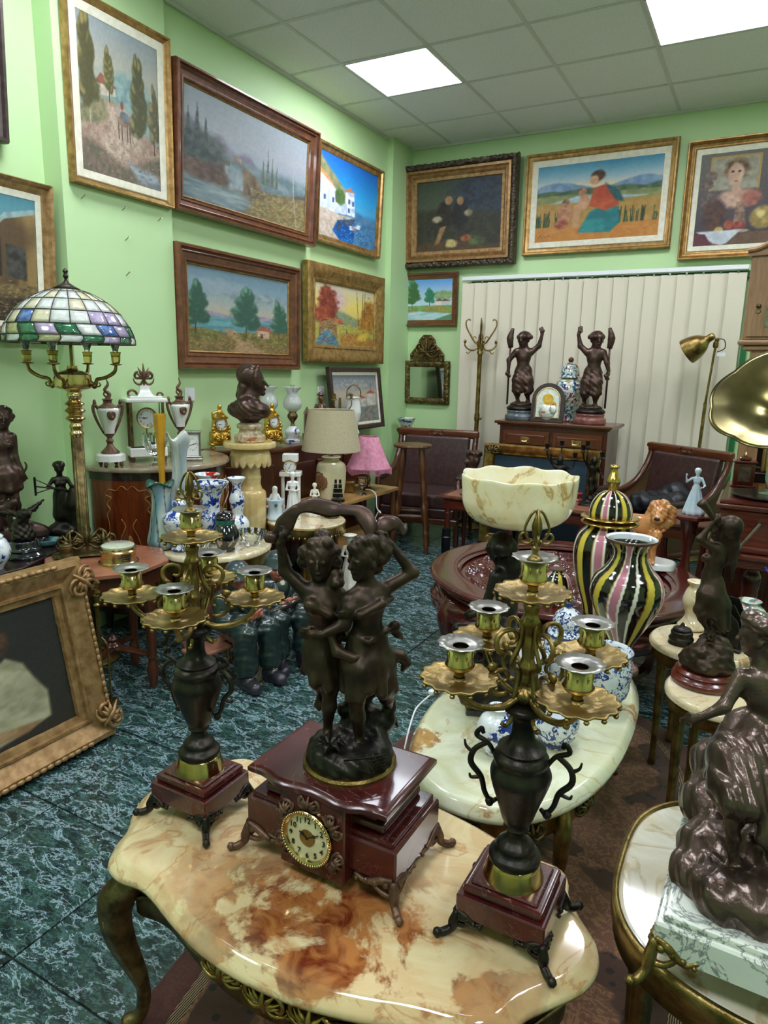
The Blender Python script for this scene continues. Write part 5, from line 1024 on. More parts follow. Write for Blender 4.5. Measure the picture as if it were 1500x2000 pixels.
# ------------------------------------------------------------------ left side of the shop
# --- leaded glass floor lamp
fl = thing('floor_lamp', 'brass floor lamp with a leaded flower glass shade by the wall', 'lamp', (-2.82, 2.15, 0))
part(fl, 'base', lathe(prof([(.13, 0), (.13, .015), (.1, .03), (.05, .05), (.03, .08), (.026, .1)], 3), 40), ANTB)
part(fl, 'fluted_pole', lathe([(.026, .1), (.026, 1.13)], 48, lambda t, k: 1+.09*math.cos(12*t)), ANTD, sharp=None)
part(fl, 'turned_knop', lathe(prof([(.028, 1.12), (.032, 1.135), (.026, 1.15), (.03, 1.17), (.024, 1.185), (.045, 1.205), (.03, 1.222), (.046, 1.24), (.03, 1.258), (.044, 1.272), (.026, 1.29), (.034, 1.31), (.03, 1.325), (.045, 1.338)], 4), 36), BRASS)
part(fl, 'font', lathe(prof([(.04, 1.335), (.075, 1.345), (.082, 1.365), (.08, 1.4), (.075, 1.408), (.05, 1.42), (.025, 1.428), (.022, 1.445)], 3), 40, lambda t, k: 1+.015*math.cos(40*t)*(k > .5)), BRASS)
part(fl, 'shade_rod', lathe([(.007, 1.44), (.007, 1.8)], 12), ANTB)
AMB = glass('amber_glass', '#d9c27a', .1)
for k in range(4):
    a = .55+k*PI/2
    ar = part(fl, 'arm', tube(spline([(.07, 0, 1.375), (.1, 0, 1.36), (.11, 0, 1.385), (.15, 0, 1.395), (.19, 0, 1.42), (.2, 0, 1.45)], 5), [.011, .009, .008, .009, .007], 8)+ball(.014, (.095, 0, 1.355), 8)+tube(scroll((.115, 0, 1.365), .018, .005, 2.5, 7.5, 14), .004, 6)+lathe([(.01, 1.45), (.026, 1.453), (.026, 1.457), (.01, 1.46)], 18).mv(.2, 0, 0), ANTB, rot=(0, 0, a), sharp=None)
    part(ar, 'candle_cup', lathe(prof([(.014, 1.458), (.019, 1.47), (.021, 1.5), (.024, 1.508), (.02, 1.51), (.016, 1.49)], 3), 20, lambda t, k: 1+.05*math.cos(8*t)).mv(.2, 0, 0), AMB, sharp=None)
    part(ar, 'bulb', lathe(prof([(.012, 1.51), (.014, 1.525), (.024, 1.55), (.024, 1.565), (.012, 1.585), (0, 1.59)], 3), 16).mv(.2, 0, 0), CLEAR)
SHP = spline([(.283, 1.545), (.28, 1.575), (.262, 1.625), (.225, 1.68), (.17, 1.73), (.1, 1.768), (.05, 1.782)], 6)
def shp(k): i = k*(len(SHP)-1); j = int(min(i, len(SHP)-2)); return SHP[j]+(SHP[j+1]-SHP[j])*(i-j)
LEAD = simple('lead_came', '#2a2622', '#463d34', 30, .45, .6)
def gl(n, c, c2): t = NT(n); t.col(t.ramp(t.noise(30, 3), [(.3, c), (.7, c2)])); t.set(.12, 0, .5, .15); return t.m
PG = {'w': gl('opal_white', '#cdd2cf', '#e9ebe6'), 'y': gl('opal_cream', '#d3c9a3', '#e3ddc4'), 'g': gl('opal_green', '#1f5a44', '#4c8a5c'), 'l': gl('opal_lilac', '#a893bd', '#cdbfd8'), 'b': gl('opal_blue', '#3457a0', '#7c9acb'), 'v': gl('opal_lime', '#97a06a', '#c0bf8e'), 'p': gl('opal_pink', '#c69aa0', '#dcc0bd')}
sh = part(fl, 'shade', cat([lathe([(.05, 1.78), (.06, 1.783), (.03, 1.8), (.012, 1.812), (.008, 1.82)], 24)]+[tube([(*(shp(k)[0]*np.array((math.cos(t), math.sin(t)))), shp(k)[1]) for t in np.linspace(0, 2*PI, 61)], .0022, 5) for k in (0., .17, .33, .5, .67, .84, 1.)]+[tube([(shp(k)[0]*math.cos(t), shp(k)[0]*math.sin(t), shp(k)[1]) for k in np.linspace(.33, 1, 10)], .002, 5) for t in np.arange(20)*2*PI/20]+[tube([(shp(k)[0]*math.cos(t+.05*math.sin(k*14)), shp(k)[0]*math.sin(t+.05*math.sin(k*14)), shp(k)[1]) for k in np.linspace(0, .33, 9)], .002, 5) for t in np.arange(20)*2*PI/20+.12]), LEAD, sharp=None)
part(fl, 'finial', lathe(prof([(.014, 1.81), (.006, 1.825), (.012, 1.838), (.007, 1.85), (.012, 1.86), (0, 1.875)], 3), 16), BRONZE2)
ROWS = [(0., .17, 'gwvgpgwvgwgvpgwgvwgl'), (.17, .33, 'lgwglbvgwlgbgwvglgwb'), (.33, .5, 'lwwgvywybbyllwybywwl'), (.5, .67, 'wywwywywbwywwywywwyw'), (.67, .84, 'ywwywywwywwywywwywwy'), (.84, 1., 'wwywwywwwywwywwwywwy')]
for k0, k1, cs in ROWS:
    for i in range(20):
        ph = .12 if k0 < .3 else 0; V = []; F = []
        for a in range(4):
            for b in range(4):
                kk = k0+(k1-k0)*(.04+.92*b/3); r, z = shp(kk); t = (i+.03+.94*a/3)*2*PI/20+ph+(.05*math.sin(kk*14) if k0 < .3 else 0); V.append((r*math.cos(t), r*math.sin(t), z))
        F = [(a*4+b, a*4+4+b, a*4+5+b, a*4+1+b) for a in range(3) for b in range(3)]
        o = part(sh, 'pane', G(V, F), PG[cs[i]]); m = o.modifiers.new('thickness', 'SOLIDIFY'); m.thickness = .0025
# --- demilune marquetry cabinet
dc = thing('demilune_cabinet', 'half round marquetry cabinet with a beige marble top', 'cabinet', (-3.135, 2.88, 0), PI/2)
def half(r, n=28): return np.array([(r*math.cos(a), -r*math.sin(a)) for a in np.linspace(PI, 0, n)])
hd = half(.44)
part(dc, 'marble_top', slab(half(.45), [(.006, .893), (0, .898), (0, .912), (.006, .92)]), BEIGEM, sharp=.9)
part(dc, 'frieze', slab(half(.43), [(0, .85), (0, .893)]), DARKW)
part(dc, 'plinth', slab(half(.43), [(0, .1), (0, .13)]), DARKW)
INLAY = simple('inlay_wood', '#9c5f26', '#c1823f', 24, .25, coat=.5); CROTCH = wood('crotch_mahogany', '#4d1d0e', '#833b1a', .22, .5)
for k in range(3):
    a0, a1 = PI*k/3+.02, PI*(k+1)/3-.02; out = [(.425*math.cos(a), -.425*math.sin(a)) for a in np.linspace(a1, a0, 12)]+[(.39*math.cos(a), -.39*math.sin(a)) for a in np.linspace(a0, a1, 12)]
    d = part(dc, 'door', slab(np.array(out), [(0, .13), (0, .85)]), CROTCH)
    def cyl(pts, r=.4262): return [(r*math.cos(PI-(PI*(k+.5)/3+s_/.425)) if False else r*math.cos(PI*(k+.5)/3-s_/.425), -r*math.sin(PI*(k+.5)/3-s_/.425), z_) for s_, z_ in pts]
    L = []
    for s in (-1, 1):
        L.append(tube(cyl(spline([(0, .80), (s*.03, .82), (s*.06, .795), (s*.1, .8), (s*.12, .77), (s*.09, .755), (s*.115, .72), (s*.1, .69), (s*.12, .66), (s*.11, .6), (s*.115, .4)], 5)), [.004, .006, .005, .003], 6, .5))
        L.append(tube(cyl(spline([(s*.03, .3), (s*.05, .38), (s*.062, .46), (s*.045, .54), (s*.02, .6), (s*.04, .64)], 5)), .004, 6, .5)); L.append(tube(cyl(spline([(0, .26), (s*.03, .28), (s*.05, .25), (s*.03, .22)], 4)), .004, 6, .5))
    L.append(tube(cyl([(0, .3), (0, .36), (0, .44), (0, .52), (0, .55)]), [.008, .028, .034, .03, .008], 8, .12))
    part(d, 'marquetry', cat(L), INLAY, sharp=None)
for a in (.12, PI/2-.5, PI/2+.5, PI-.12): part(dc, 'leg', lathe([(.014, 0), (.02, .05), (.028, .1)], 14).mv(.4*math.cos(a), -.4*math.sin(a), 0), DARKW)
# --- white marble garniture on it
def urn(label, loc, rz):
    t = thing('marble_urn', label, 'urn', loc, rz, 'white marble clock side urns')
    part(t, 'marble_foot', slab(ngon(.075, 8, PI/8), [(0, .03), (.0, .062), (.01, .07)]), WHITEM, sharp=.5)
    for a in range(4): part(t, 'toe', lathe([(.006, 0), (.012, .012), (.008, .032)], 10).mv(.058*math.cos(a*PI/2+.78), .058*math.sin(a*PI/2+.78), 0), SPELT)
    part(t, 'bronze_stem', lathe(prof([(.048, .07), (.045, .08), (.025, .1), (.014, .12), (.02, .135), (.012, .15), (.024, .165), (.03, .175)], 4), 28), SPELT)
    part(t, 'marble_body', lathe(prof([(.026, .172), (.03, .2), (.044, .25), (.054, .285), (.055, .3), (.048, .31)], 4), 32), WHITEM)
    part(t, 'lid', lathe(prof([(.05, .308), (.048, .315), (.024, .33), (.022, .345), (.028, .352), (.012, .358)], 3), 24), SPELT)
    part(t, 'flame_finial', tube(spline([(0, 0, .35), (.012, 0, .38), (-.01, 0, .4), (.008, 0, .43), (0, 0, .46)], 4), [.012, .01, .008, .002], 7)+tube(spline([(0, 0, .36), (-.016, 0, .38), (.0, 0, .41)], 4), [.006, .003], 6), SPELT, sharp=None)
    for s in (-1, 1): part(t, 'handle', tube(spline([(s*.045, 0, .3), (s*.068, 0, .325), (s*.075, 0, .3), (s*.062, 0, .25), (s*.04, 0, .2), (s*.028, 0, .175)], 4), [.008, .009, .007, .005], 7)+ball(.012, (s*.066, 0, .335), 8, (.8, .8, 1.6)), SPELT, sharp=None)
    part(t, 'mask_mount', ball(.026, (0, -.05, .275), 10, (.9, .3, 1.1))+ball(.014, (0, -.058, .26), 8), SPELT, sharp=None)
urn('white marble urn with bronze handles left of the marble clock', (-3.02, 2.5, .921), 1.2)
urn('white marble urn with bronze handles right of the marble clock', (-3.04, 3.03, .921), 1.2)
pc = thing('portico_clock', 'white marble and glass clock between two marble urns', 'clock', (-3.03, 2.76, .921), 1.0)
part(pc, 'base', box(.2, .13, .05, (0, 0, .03), .004), WHITEM); part(pc, 'top', box(.22, .15, .022, (0, 0, .33), .005)+box(.17, .11, .012, (0, 0, .352), .004)+lathe(prof([(.07, .36), (.05, .375), (.035, .4), (.034, .42)], 3), 4).rot('Z', PI/4), WHITEM)
for sx in (-1, 1):
    for sy in (-1, 1):
        part(pc, 'pillar', box(.014, .014, .25, (sx*.085, sy*.05, .08)), ANTD); part(pc, 'foot', lathe([(.008, 0), (.013, .015), (.01, .032)], 10).mv(sx*.085, sy*.05, 0), SPELT)
part(pc, 'glass_case', box(.16, .094, .25, (0, 0, .08)), CLEAR); part(pc, 'movement', lathe([(.046, -.03), (.046, .03)], 24).rot('X', PI/2).mv(0, -.01, .245), BRASS)
clock_dial(pc, (0, -.041, .245), .05, ENAMEL, GILT, 8.7, 9., .017); part(pc, 'pendulum', lathe([(.004, .08), (.004, .19)], 8)+box(.035, .03, .07, (0, 0, .09)), BRASS)
part(pc, 'crest', rocaille(.11, .13, .011, 6).mv(0, 0, .41)+tube(scroll((-.07, 0, .37), .03, .008, 0, 5, 14), .007, 6)+tube(scroll((.08, 0, .365), .02, .006, 0, 5, 14), .006, 6), SPELT, sharp=None)
cc_ = thing('carriage_clock', 'small silver carriage clock on the edge of the half round cabinet', 'clock', (-2.86, 2.94, .921), .75)
part(cc_, 'base', box(.11, .1, .014, (0, 0, 0), .003)+box(.095, .085, .012, (0, 0, .014), .003), STEEL); part(cc_, 'top', box(.095, .085, .01, (0, 0, .15), .002)+box(.105, .092, .006, (0, 0, .16), .002), STEEL)
for sx in (-1, 1):
    for sy in (-1, 1): part(cc_, 'pillar', box(.011, .011, .125, (sx*.04, sy*.035, .026)), STEEL)
part(cc_, 'side_glass', box(.07, .06, .12, (0, .004, .028)), BLACKP); part(cc_, 'dial_plate', box(.07, .004, .12, (0, -.033, .028)), ENAMEL)
part(cc_, 'numerals', numerals(.026, .011).sc(1, 1, 1.25).mv(0, -.0356, .092), INK, smooth=False); part(cc_, 'hands', cat([box(.003, .001, .022, (0, -.036, .0)).rot('Y', 1.2).mv(0, 0, .092), box(.003, .001, .028, (0, -.036, 0)).rot('Y', 4.4).mv(0, 0, .092)]), INK)
def cut_bowl(label, loc, r, h, name='crystal_bowl', foot=True):
    t = thing(name, label, 'bowl', loc, .2, 'cut crystal bowls'); q = [(r*.45, 0), (r*.42, .008), (r*.18, .02), (r*.2, h*.3), (r*.6, h*.45), (r*.92, h*.8), (r, h), (r*.95, h), (r*.85, h*.78), (r*.5, h*.5), (0, h*.42)] if foot else [(r*.5, 0), (r*.6, .006), (r*.85, h*.5), (r, h), (r*.95, h), (r*.78, h*.5), (0, h*.12)]
    part(t, 'bowl', lathe(q, 48, lambda a, k: 1+.05*math.cos(12*a)*(.3 < k < .62)+.03*abs(math.cos(24*a))*(.25 < k < .55)), CRYSTAL, sharp=.2); return t
cut_bowl('footed cut crystal bowl in front of the marble clock', (-2.87, 2.67, .921), .07, .17)
# --- corner cabinet behind the pedestal
cb = thing('sideboard', 'reddish wooden sideboard along the green wall behind the bust', 'cabinet', (0, 0, 0))
pl = np.array([(-3.18, 3.365), (-3.06, 3.365), (-2.83, 3.72), (-2.83, 4.9), (-3.18, 4.9)])
part(cb, 'top', slab(pl, [(-.012, .89), (-.018, .9), (-.018, .912), (-.012, .92)]), WALNUT, sharp=.5)
part(cb, 'body', slab(pl, [(.0, .08), (0, .89)]), WALNUTZ)
for k in range(3): d = part(cb, 'door', box(.018, .34, .66, (-2.823, 3.95+k*.37, .14), .006), WALNUTZ); part(d, 'knob', ball(.012, (-2.805, 4.08+k*.37-.26*(k % 2), .5), 10), BRASS)
dd = np.array((.2298, .3738)); part(cb, 'side_panel', box(.36, .016, .68, (0, 0, .13), .006).rot('Z', math.atan2(.375, .23)).mv(-2.945+.006, 3.5325-.004, 0), WALNUTZ)
for x, y in ((-3.1, 3.42), (-2.9, 3.8), (-2.9, 4.8), (-3.15, 4.8)): part(cb, 'foot', lathe([(.02, 0), (.03, .04), (.022, .082)], 12).mv(x, y, 0), WALNUTZ)
def gilt_clock(label, loc, rz, s=1.):
    t = thing('gilt_clock', label, 'clock', loc, rz, 'gilt bronze figure clocks')
    part(t, 'base', box(.15, .08, .018, (0, 0, .02), .006)+box(.13, .07, .075, (0, 0, .036), .01)+rocaille(.13, .07, .01, 2).mv(0, -.04, .03), FIREG, sharp=None)
    for sx in (-1, 1): part(t, 'scroll_foot', tube(scroll((sx*.06, -.03, .016), .016, .005, 0, sx*5.5, 16), [.007, .004], 7), FIREG, sharp=None)
    part(t, 'case', slab(np.array([(-.048, 0), (.048, 0), (.044, .06), (.036, .085), (0, .1), (-.036, .085), (-.044, .06)]), [(0, -.03), (0, .03)]).rot('X', PI/2).mv(0, 0, .11), FIREG, sharp=.5)
    clock_dial(t, (0, -.031, .16), .036, ENAMEL, GILT, 9., 8.7, .0125, True)
    c = Clay(.0035); c.chain([(0, 0, .2), (.0, 0, .235), (.0, 0, .25)], [.02, .016, .012], .01).ell((0, -.004, .27), (.014, .014, .017), .005).cap((.015, 0, .24), (.035, -.01, .21), .008, .006, .006).cap((-.015, 0, .24), (-.04, 0, .225), .008, .006, .006); c.cap((-.04, 0, .2), (-.05, 0, .235), .012, .006, .008); c.cap((.03, 0, .2), (.05, 0, .2), .016, .01, .008)
    part(t, 'cherub', c.build(), FIREG, sharp=None); part(t, 'garland', cat([ball(.012, (x, -.03, z), 7) for x, z in ((-.05, .11), (-.055, .13), (.05, .11), (.055, .13), (-.046, .15), (.046, .15))]), FIREG, sharp=None); return t
gilt_clock('gilt bronze clock with a cherub left of the bust', (-3.12, 3.46, .921), 1.05); gilt_clock('gilt bronze clock half hidden behind the bust', (-2.98, 3.83, .921), 1.15)
def oil_lamp(label, loc):
    t = thing('oil_lamp', label, 'oil lamp', loc, 0, 'oil lamps with glass globes')
    part(t, 'base', lathe(prof([(.055, 0), (.055, .02), (.04, .03), (.05, .06), (.055, .08), (.045, .1), (.02, .12)], 3), 28), DELFT3); part(t, 'stem', lathe(prof([(.02, .115), (.012, .14), (.022, .16), (.036, .18), (.036, .2), (.028, .21), (.026, .225)], 3), 24), ANTD)
    part(t, 'globe', lathe(prof([(.03, .222), (.06, .25), (.067, .285), (.05, .325), (.036, .34), (.038, .36), (.06, .39), (.057, .391), (.032, .36), (.028, .34)], 4), 36, lambda a, k: 1+.06*math.cos(8*a)*(k > .62)), FROST, sharp=None); part(t, 'chimney', lathe([(.016, .23), (.018, .3), (.014, .41), (.0125, .41), (.016, .3), (.014, .23)], 20), CLEAR); return t
oil_lamp('oil lamp with a frosted globe standing right of the bust', (-2.95, 4.03, .921)); oil_lamp('oil lamp mostly hidden behind the bust', (-3.1, 3.95, .921))
fg = thing('wood_figurine', 'carved brown figurine with a hat beside a small shrine on the sideboard', 'figurine', (-2.96, 4.4, .921), .9)
c = Clay(.005); FJ = {'head': (0, -.005, .3), 'face': (.5, -1, 0), 'chin': (.0, -.02, .28), 'neck': (0, 0, .27), 'shL': (-.035, 0, .25), 'shR': (.035, 0, .25), 'elL': (-.05, -.01, .2), 'wrL': (-.03, -.035, .19), 'haL': (-.01, -.04, .19), 'elR': (.05, -.01, .2), 'wrR': (.05, -.04, .21), 'haR': (.06, -.055, .215), 'waist': (0, 0, .19), 'pel': (0, 0, .15), 'knL': (-.02, -.01, .09), 'anL': (-.02, 0, .03), 'toL': (-.02, -.02, .02), 'knR': (.02, -.01, .09), 'anR': (.02, 0, .03), 'toR': (.02, -.02, .02)}
bronze_person(c, FJ, .055, False); c.ell((0, 0, .33), (.032, .034, .008), .006).ell((0, 0, .338), (.02, .02, .015), .006); c.ell((0, 0, .01), (.06, .05, .014), .01); c.cap((0, 0, .22), (0, 0, .1), .03, .038, .01)
part(fg, 'figure', c.build(), TURN, sharp=None); part(fg, 'shrine', box(.04, .04, .15, (-.1, .02, .04), .003)+lathe([(.034, .19), (.004, .24)], 4).rot('Z', PI/4).mv(-.1, .02, 0)+box(.06, .06, .04, (-.1, .02, 0), .003), TURN)
def small_sconce(loc):
    t = thing('small_candelabrum', 'small brass three light candelabrum before the harbour painting', 'candelabrum', loc, .6)
    part(t, 'stem', lathe(prof([(.05, 0), (.05, .012), (.02, .03), (.01, .06), (.014, .12), (.008, .16), (.012, .26), (.008, .3)], 3), 20), ANTB)
    for k in range(3): a = k*2*PI/3; ar = part(t, 'arm', tube(spline([(0, 0, .22), (.05, 0, .2), (.09, 0, .24), (.09, 0, .28)], 4), .005, 6), ANTB, rot=(0, 0, a)); part(ar, 'candle_cup', lathe([(.004, .28), (.022, .285), (.02, .29), (.01, .292), (.012, .33), (.009, .33), (.008, .3), (0, .3)], 16).mv(.09, 0, 0), ANTB)
small_sconce((-2.95, 4.66, .921))
jg = thing('porcelain_jug', 'white porcelain jug with an arched brass handle before the harbour painting', 'jug', (-2.92, 4.82, .921), .6)
part(jg, 'body', lathe(prof([(.04, 0), (.05, .02), (.035, .06), (.05, .12), (.062, .18), (.055, .24), (.05, .28), (.058, .3), (.055, .3), (.045, .27)], 4), 28), PORC); part(jg, 'handle', tube(spline([(-.055, 0, .3), (-.05, 0, .36), (0, 0, .4), (.05, 0, .36), (.055, 0, .3)], 5), .005, 7), ANTB)
# --- onyx pedestal and bust
pd = thing('pedestal_column', 'yellow onyx pedestal column with a petal collar carrying the bust', 'pedestal', (-2.77, 3.34, 0), .3)
part(pd, 'base', slab(ngon(.13, 8, PI/8), [(0, 0), (0, .05), (.01, .06)])+slab(ngon(.11, 8, PI/8), [(0, .06), (0, .1), (.012, .12)]), ONYX_PED, sharp=.5)
part(pd, 'fluted_shaft', lathe(prof([(.08, .12), (.085, .15), (.088, .4), (.094, .6), (.09, .68), (.075, .7)], 5), 64, lambda t, k: 1+.035*abs(math.cos(8*t))), ONYX_PED, sharp=None)
part(pd, 'neck', lathe(prof([(.073, .698), (.07, .71), (.062, .74), (.066, .78), (.062, .79), (.06, .86), (.07, .9)], 4), 40), ONYX_PED)
pg = lathe(prof([(.07, .9), (.112, .875), (.125, .89), (.122, .925), (.1, .965)], 4), 144, lambda t, k: 1+.06*abs(math.cos(8*t))*(1-k)); pg.v[:, 2] -= .03*np.abs(np.cos(8*np.arctan2(pg.v[:, 1], pg.v[:, 0])))*np.clip((.93-pg.v[:, 2])/.05, 0, 1)*(np.hypot(pg.v[:, 0], pg.v[:, 1]) > .085); part(pd, 'petal_collar', pg, ONYX_PED, sharp=None)
part(pd, 'top', lathe(prof([(.1, .962), (.155, .965), (.162, .975), (.162, .985), (.155, .998), (.1, 1.)], 3), 48), ONYX_PED)
bu = thing('bust', 'dark bronze bust of a woman in a frilled bonnet on an onyx socle', 'bust', (-2.77, 3.34, 1.001), .69)
part(bu, 'socle', lathe(prof([(.09, 0), (.095, .006), (.095, .035), (.085, .045), (.068, .055), (.064, .075), (.076, .082), (.08, .098), (.07, .112), (.05, .118)], 4), 40), ONYX_SOC)
c = Clay(.0055); u = .16; hx, hz = .03, .37
c.ell((hx, 0, hz), (.062, .056, .07), .02).ell((hx+.02, 0, hz-.035), (.045, .042, .05), .02).cap((hx+.068, 0, hz-.005), (hx+.082, 0, hz-.03), .006, .009, .006).ell((hx+.062, 0, hz-.052), (.014, .016, .007), .005).ell((hx+.054, 0, hz-.076), .016, .01)
for s in (-1, 1): c.cut((hx+.07, s*.024, hz), .012, .01); c.ell((hx+.057, s*.024, hz-.002), .011, .004)
c.cap((hx-.005, 0, hz-.05), (.01, 0, .27), .032, .036, .02).cap((.01, 0, .275), (0, 0, .23), .045, .075, .03); c.cap((-.02, -.085, .215), (-.02, .085, .215), .055, .055, .03).ell((.0, 0, .19), (.125, .125, .06), .03).ell((.085, .0, .185), (.04, .05, .035), .02).ell((-.09, 0, .2), (.04, .06, .035), .02).cap((0, 0, .2), (0, 0, .125), .06, .055, .03)
c.cap((0, -.1, .2), (.0, -.118, .165), .035, .02, .02).cap((0, .1, .2), (.0, .118, .165), .035, .02, .02); c.ell((.05, .04, .195), .036, .02).ell((.05, -.04, .195), .036, .02)
c.ell((hx-.03, 0, hz+.03), (.075, .07, .07), .012); c.chain([(-.04, 0, .33), (-.055, .03, .28), (-.045, .055, .24)], [.03, .024, .016], .012); c.chain([(-.035, -.02, .33), (-.05, -.03, .27)], [.028, .02], .012)
for k in range(15): a = -2.1+k*.3; c.ell((hx+.026-.016*abs(math.sin(a)), .072*math.sin(a), hz+.018+.062*math.cos(a)), (.014, .011, .015), .004)
for s in (-1, 1): c.chain([(-.02, s*.06, .25), (.045, s*.06, .235), (.085, s*.01, .175)], [.012, .016, .012], .006)
c.relief(lambda X, Y, Z: np.where(Z < .25, .002*np.sin(X*150+Z*190+np.abs(Y)*120), 0)+np.where((Z > .39) & (X < .03), .0016*np.sin(Y*240), 0)); part(bu, 'portrait', c.build(), BRONZE4, sharp=None)
# --- round onyx table with brass gallery
rn = thing('round_onyx_table', 'small round onyx table with a pierced brass gallery full of figurines', 'table', (-2.5, 3.56, 0))
part(rn, 'table_top', lathe([(.0, .485), (.245, .485), (.25, .49), (.25, .496), (.244, .5), (0, .5)], 56), ONYX_SM, sharp=.4); part(rn, 'brass_gallery', lathe([(.235, .43), (.246, .43), (.248, .48), (.254, .486), (.246, .486), (.24, .48)], 96, lambda t, k: 1+.006*math.cos(48*t)), GILT, sharp=None)
part(rn, 'gallery_drops', cat([ball(.009, (.246*math.cos(a), .246*math.sin(a), .428), 6, (.8, .8, 1.2)) for a in np.arange(44)*2*PI/44]), GILT, sharp=None, kind='stuff')
part(rn, 'column', lathe(prof([(.03, .06), (.04, .08), (.028, .1), (.024, .2), (.024, .36), (.036, .38), (.026, .4), (.06, .44), (.1, .47), (.1, .486)], 3), 36, lambda t, k: 1+.06*math.cos(10*t)), GILT, sharp=None)
for k in range(3): part(rn, 'foot', tube(spline([(.02, 0, .09), (.08, 0, .1), (.13, 0, .05), (.17, 0, .02), (.185, 0, .03)], 4), [.022, .02, .016, .014], 8), GILT, rot=(0, 0, k*2*PI/3+.4), sharp=None)
def figurine(name, label, cat_, loc, rz, h, m, arms, female=True, skirt_r=.0, extra=None, group=None, res=None):
    t = thing(name, label, cat_, loc, rz, group); c = Clay(res or h*.016); s = h
    J = {'head': (0, 0, .89*s), 'chin': (0, -.02*s, .84*s), 'face': (0, -1, 0), 'neck': (0, 0, .8*s), 'shL': (-.09*s, 0, .76*s), 'shR': (.09*s, 0, .76*s), 'waist': (0, 0, .58*s), 'pel': (0, 0, .5*s)}
    for k, v in arms.items(): J[k] = tuple(x*s for x in v)
    if not skirt_r: J.update({'knL': (-.05*s, -.02*s, .28*s), 'anL': (-.05*s, 0, .08*s), 'toL': (-.05*s, -.05*s, .06*s), 'knR': (.05*s, -.02*s, .28*s), 'anR': (.06*s, .02*s, .08*s), 'toR': (.06*s, -.04*s, .06*s)})
    bronze_person(c, J, .15*s, female)
    c.ell((0, .015*s, .93*s), (.07*s, .075*s, .06*s), .02*s)
    if skirt_r: c.cap((0, 0, .54*s), (0, 0, .06*s), .085*s, skirt_r*s, .04*s); c.relief(lambda X, Y, Z: np.where(Z < .5*s, .008*s*np.sin(9*np.arctan2(Y, X)), 0))
    c.ell((0, 0, .03*s), (.16*s, .14*s, .04*s), .02*s); c.cut((0, 0, -.1*s), (.5*s, .5*s, .1*s), .005*s)
    if extra: extra(c, s)
    part(t, 'figure', c.build(), m, sharp=None); return t
A1 = {'elL': (-.13, -.04, .62), 'wrL': (-.06, -.1, .62), 'haL': (0, -.12, .63), 'elR': (.13, -.04, .62), 'wrR': (.06, -.1, .6), 'haR': (0, -.12, .6)}
A2 = {'elL': (-.2, -.03, .68), 'wrL': (-.22, -.08, .8), 'haL': (-.22, -.1, .86), 'elR': (.16, -.04, .62), 'wrR': (.12, -.12, .58), 'haR': (.1, -.15, .58)}
figurine('porcelain_girl', 'white porcelain girl in a long dress on the round onyx table', 'figurine', (-2.58, 3.52, .501), .65, .31, PORC, A1, True, .15, None, 'porcelain on the round onyx table')
cs = thing('porcelain_castle', 'pale blue porcelain basket figure at the left edge of the round table', 'figurine', (-2.66, 3.44, .501), .6, 'porcelain on the round onyx table')
part(cs, 'tower', lathe(prof([(.05, 0), (.055, .01), (.045, .05), (.05, .1), (.058, .13), (.05, .13), (.04, .06)], 3), 24, lambda t, k: 1+.05*math.cos(6*t)), BLUEP, sharp=None); c = Clay(.004); c.ell((0, 0, .2), .018, .005).cap((0, 0, .18), (0, 0, .1), .016, .026, .01).cap((-.02, 0, .16), (-.035, -.01, .13), .008, .007, .005).cap((.02, 0, .16), (.035, -.01, .13), .008, .007, .005); part(cs, 'child', c.build(), PORC, sharp=None)
for k in range(5): part(cs, 'flower', ball(.012, (.055*math.cos(k*1.2-2.6), .055*math.sin(k*1.2-2.6), .09+.012*(k % 2)), 8), (PG['p'], PG['g'])[k % 2])
figurine('bisque_group', 'grey and cream bisque seated lady beside the porcelain girl', 'figurine', (-2.52, 3.68, .501), .7, .22, BISQ, A1, True, .26, lambda c, s: [c.ell((.12*s*math.cos(a), .1*s*math.sin(a), .16*s), .1*s, .03*s) for a in np.arange(7)*.9], 'porcelain on the round onyx table')
bk = thing('bronze_basket', 'openwork bronze leaf basket at the right edge of the round table', 'basket', (-2.4, 3.7, .501), .6); part(bk, 'leaves', cat([tube(spline([(.03*math.cos(a), .03*math.sin(a), .0), (.06*math.cos(a+.4), .05*math.sin(a+.4), .04), (.075*math.cos(a+.2), .06*math.sin(a+.2), .08+.015*math.sin(a*3))], 4), [.006, .008, .003], 6) for a in np.arange(16)*2*PI/16]+[lathe([(.03, 0), (.05, .004), (.04, .012)], 20)]), ANTD, sharp=None)
wc = thing('column_clock', 'white column clock with a brass drum behind the porcelain figures', 'clock', (-2.66, 3.61, .501), .5)
part(wc, 'base', box(.14, .09, .03, (0, 0, 0), .004), WHITEM)
for s in (-1, 1): part(wc, 'column', lathe([(.012, .03), (.012, .26)], 14).mv(s*.052, 0, 0), WHITEM)
part(wc, 'entablature', box(.14, .09, .03, (0, 0, .26), .004)+box(.1, .07, .05, (0, 0, .355), .004), WHITEM); part(wc, 'drum', lathe([(.044, -.035), (.044, .035)], 24).rot('X', PI/2).mv(0, 0, .325), BRASS); clock_dial(wc, (0, -.036, .325), .04, ENAMEL, GILT, 7, 1, .013)
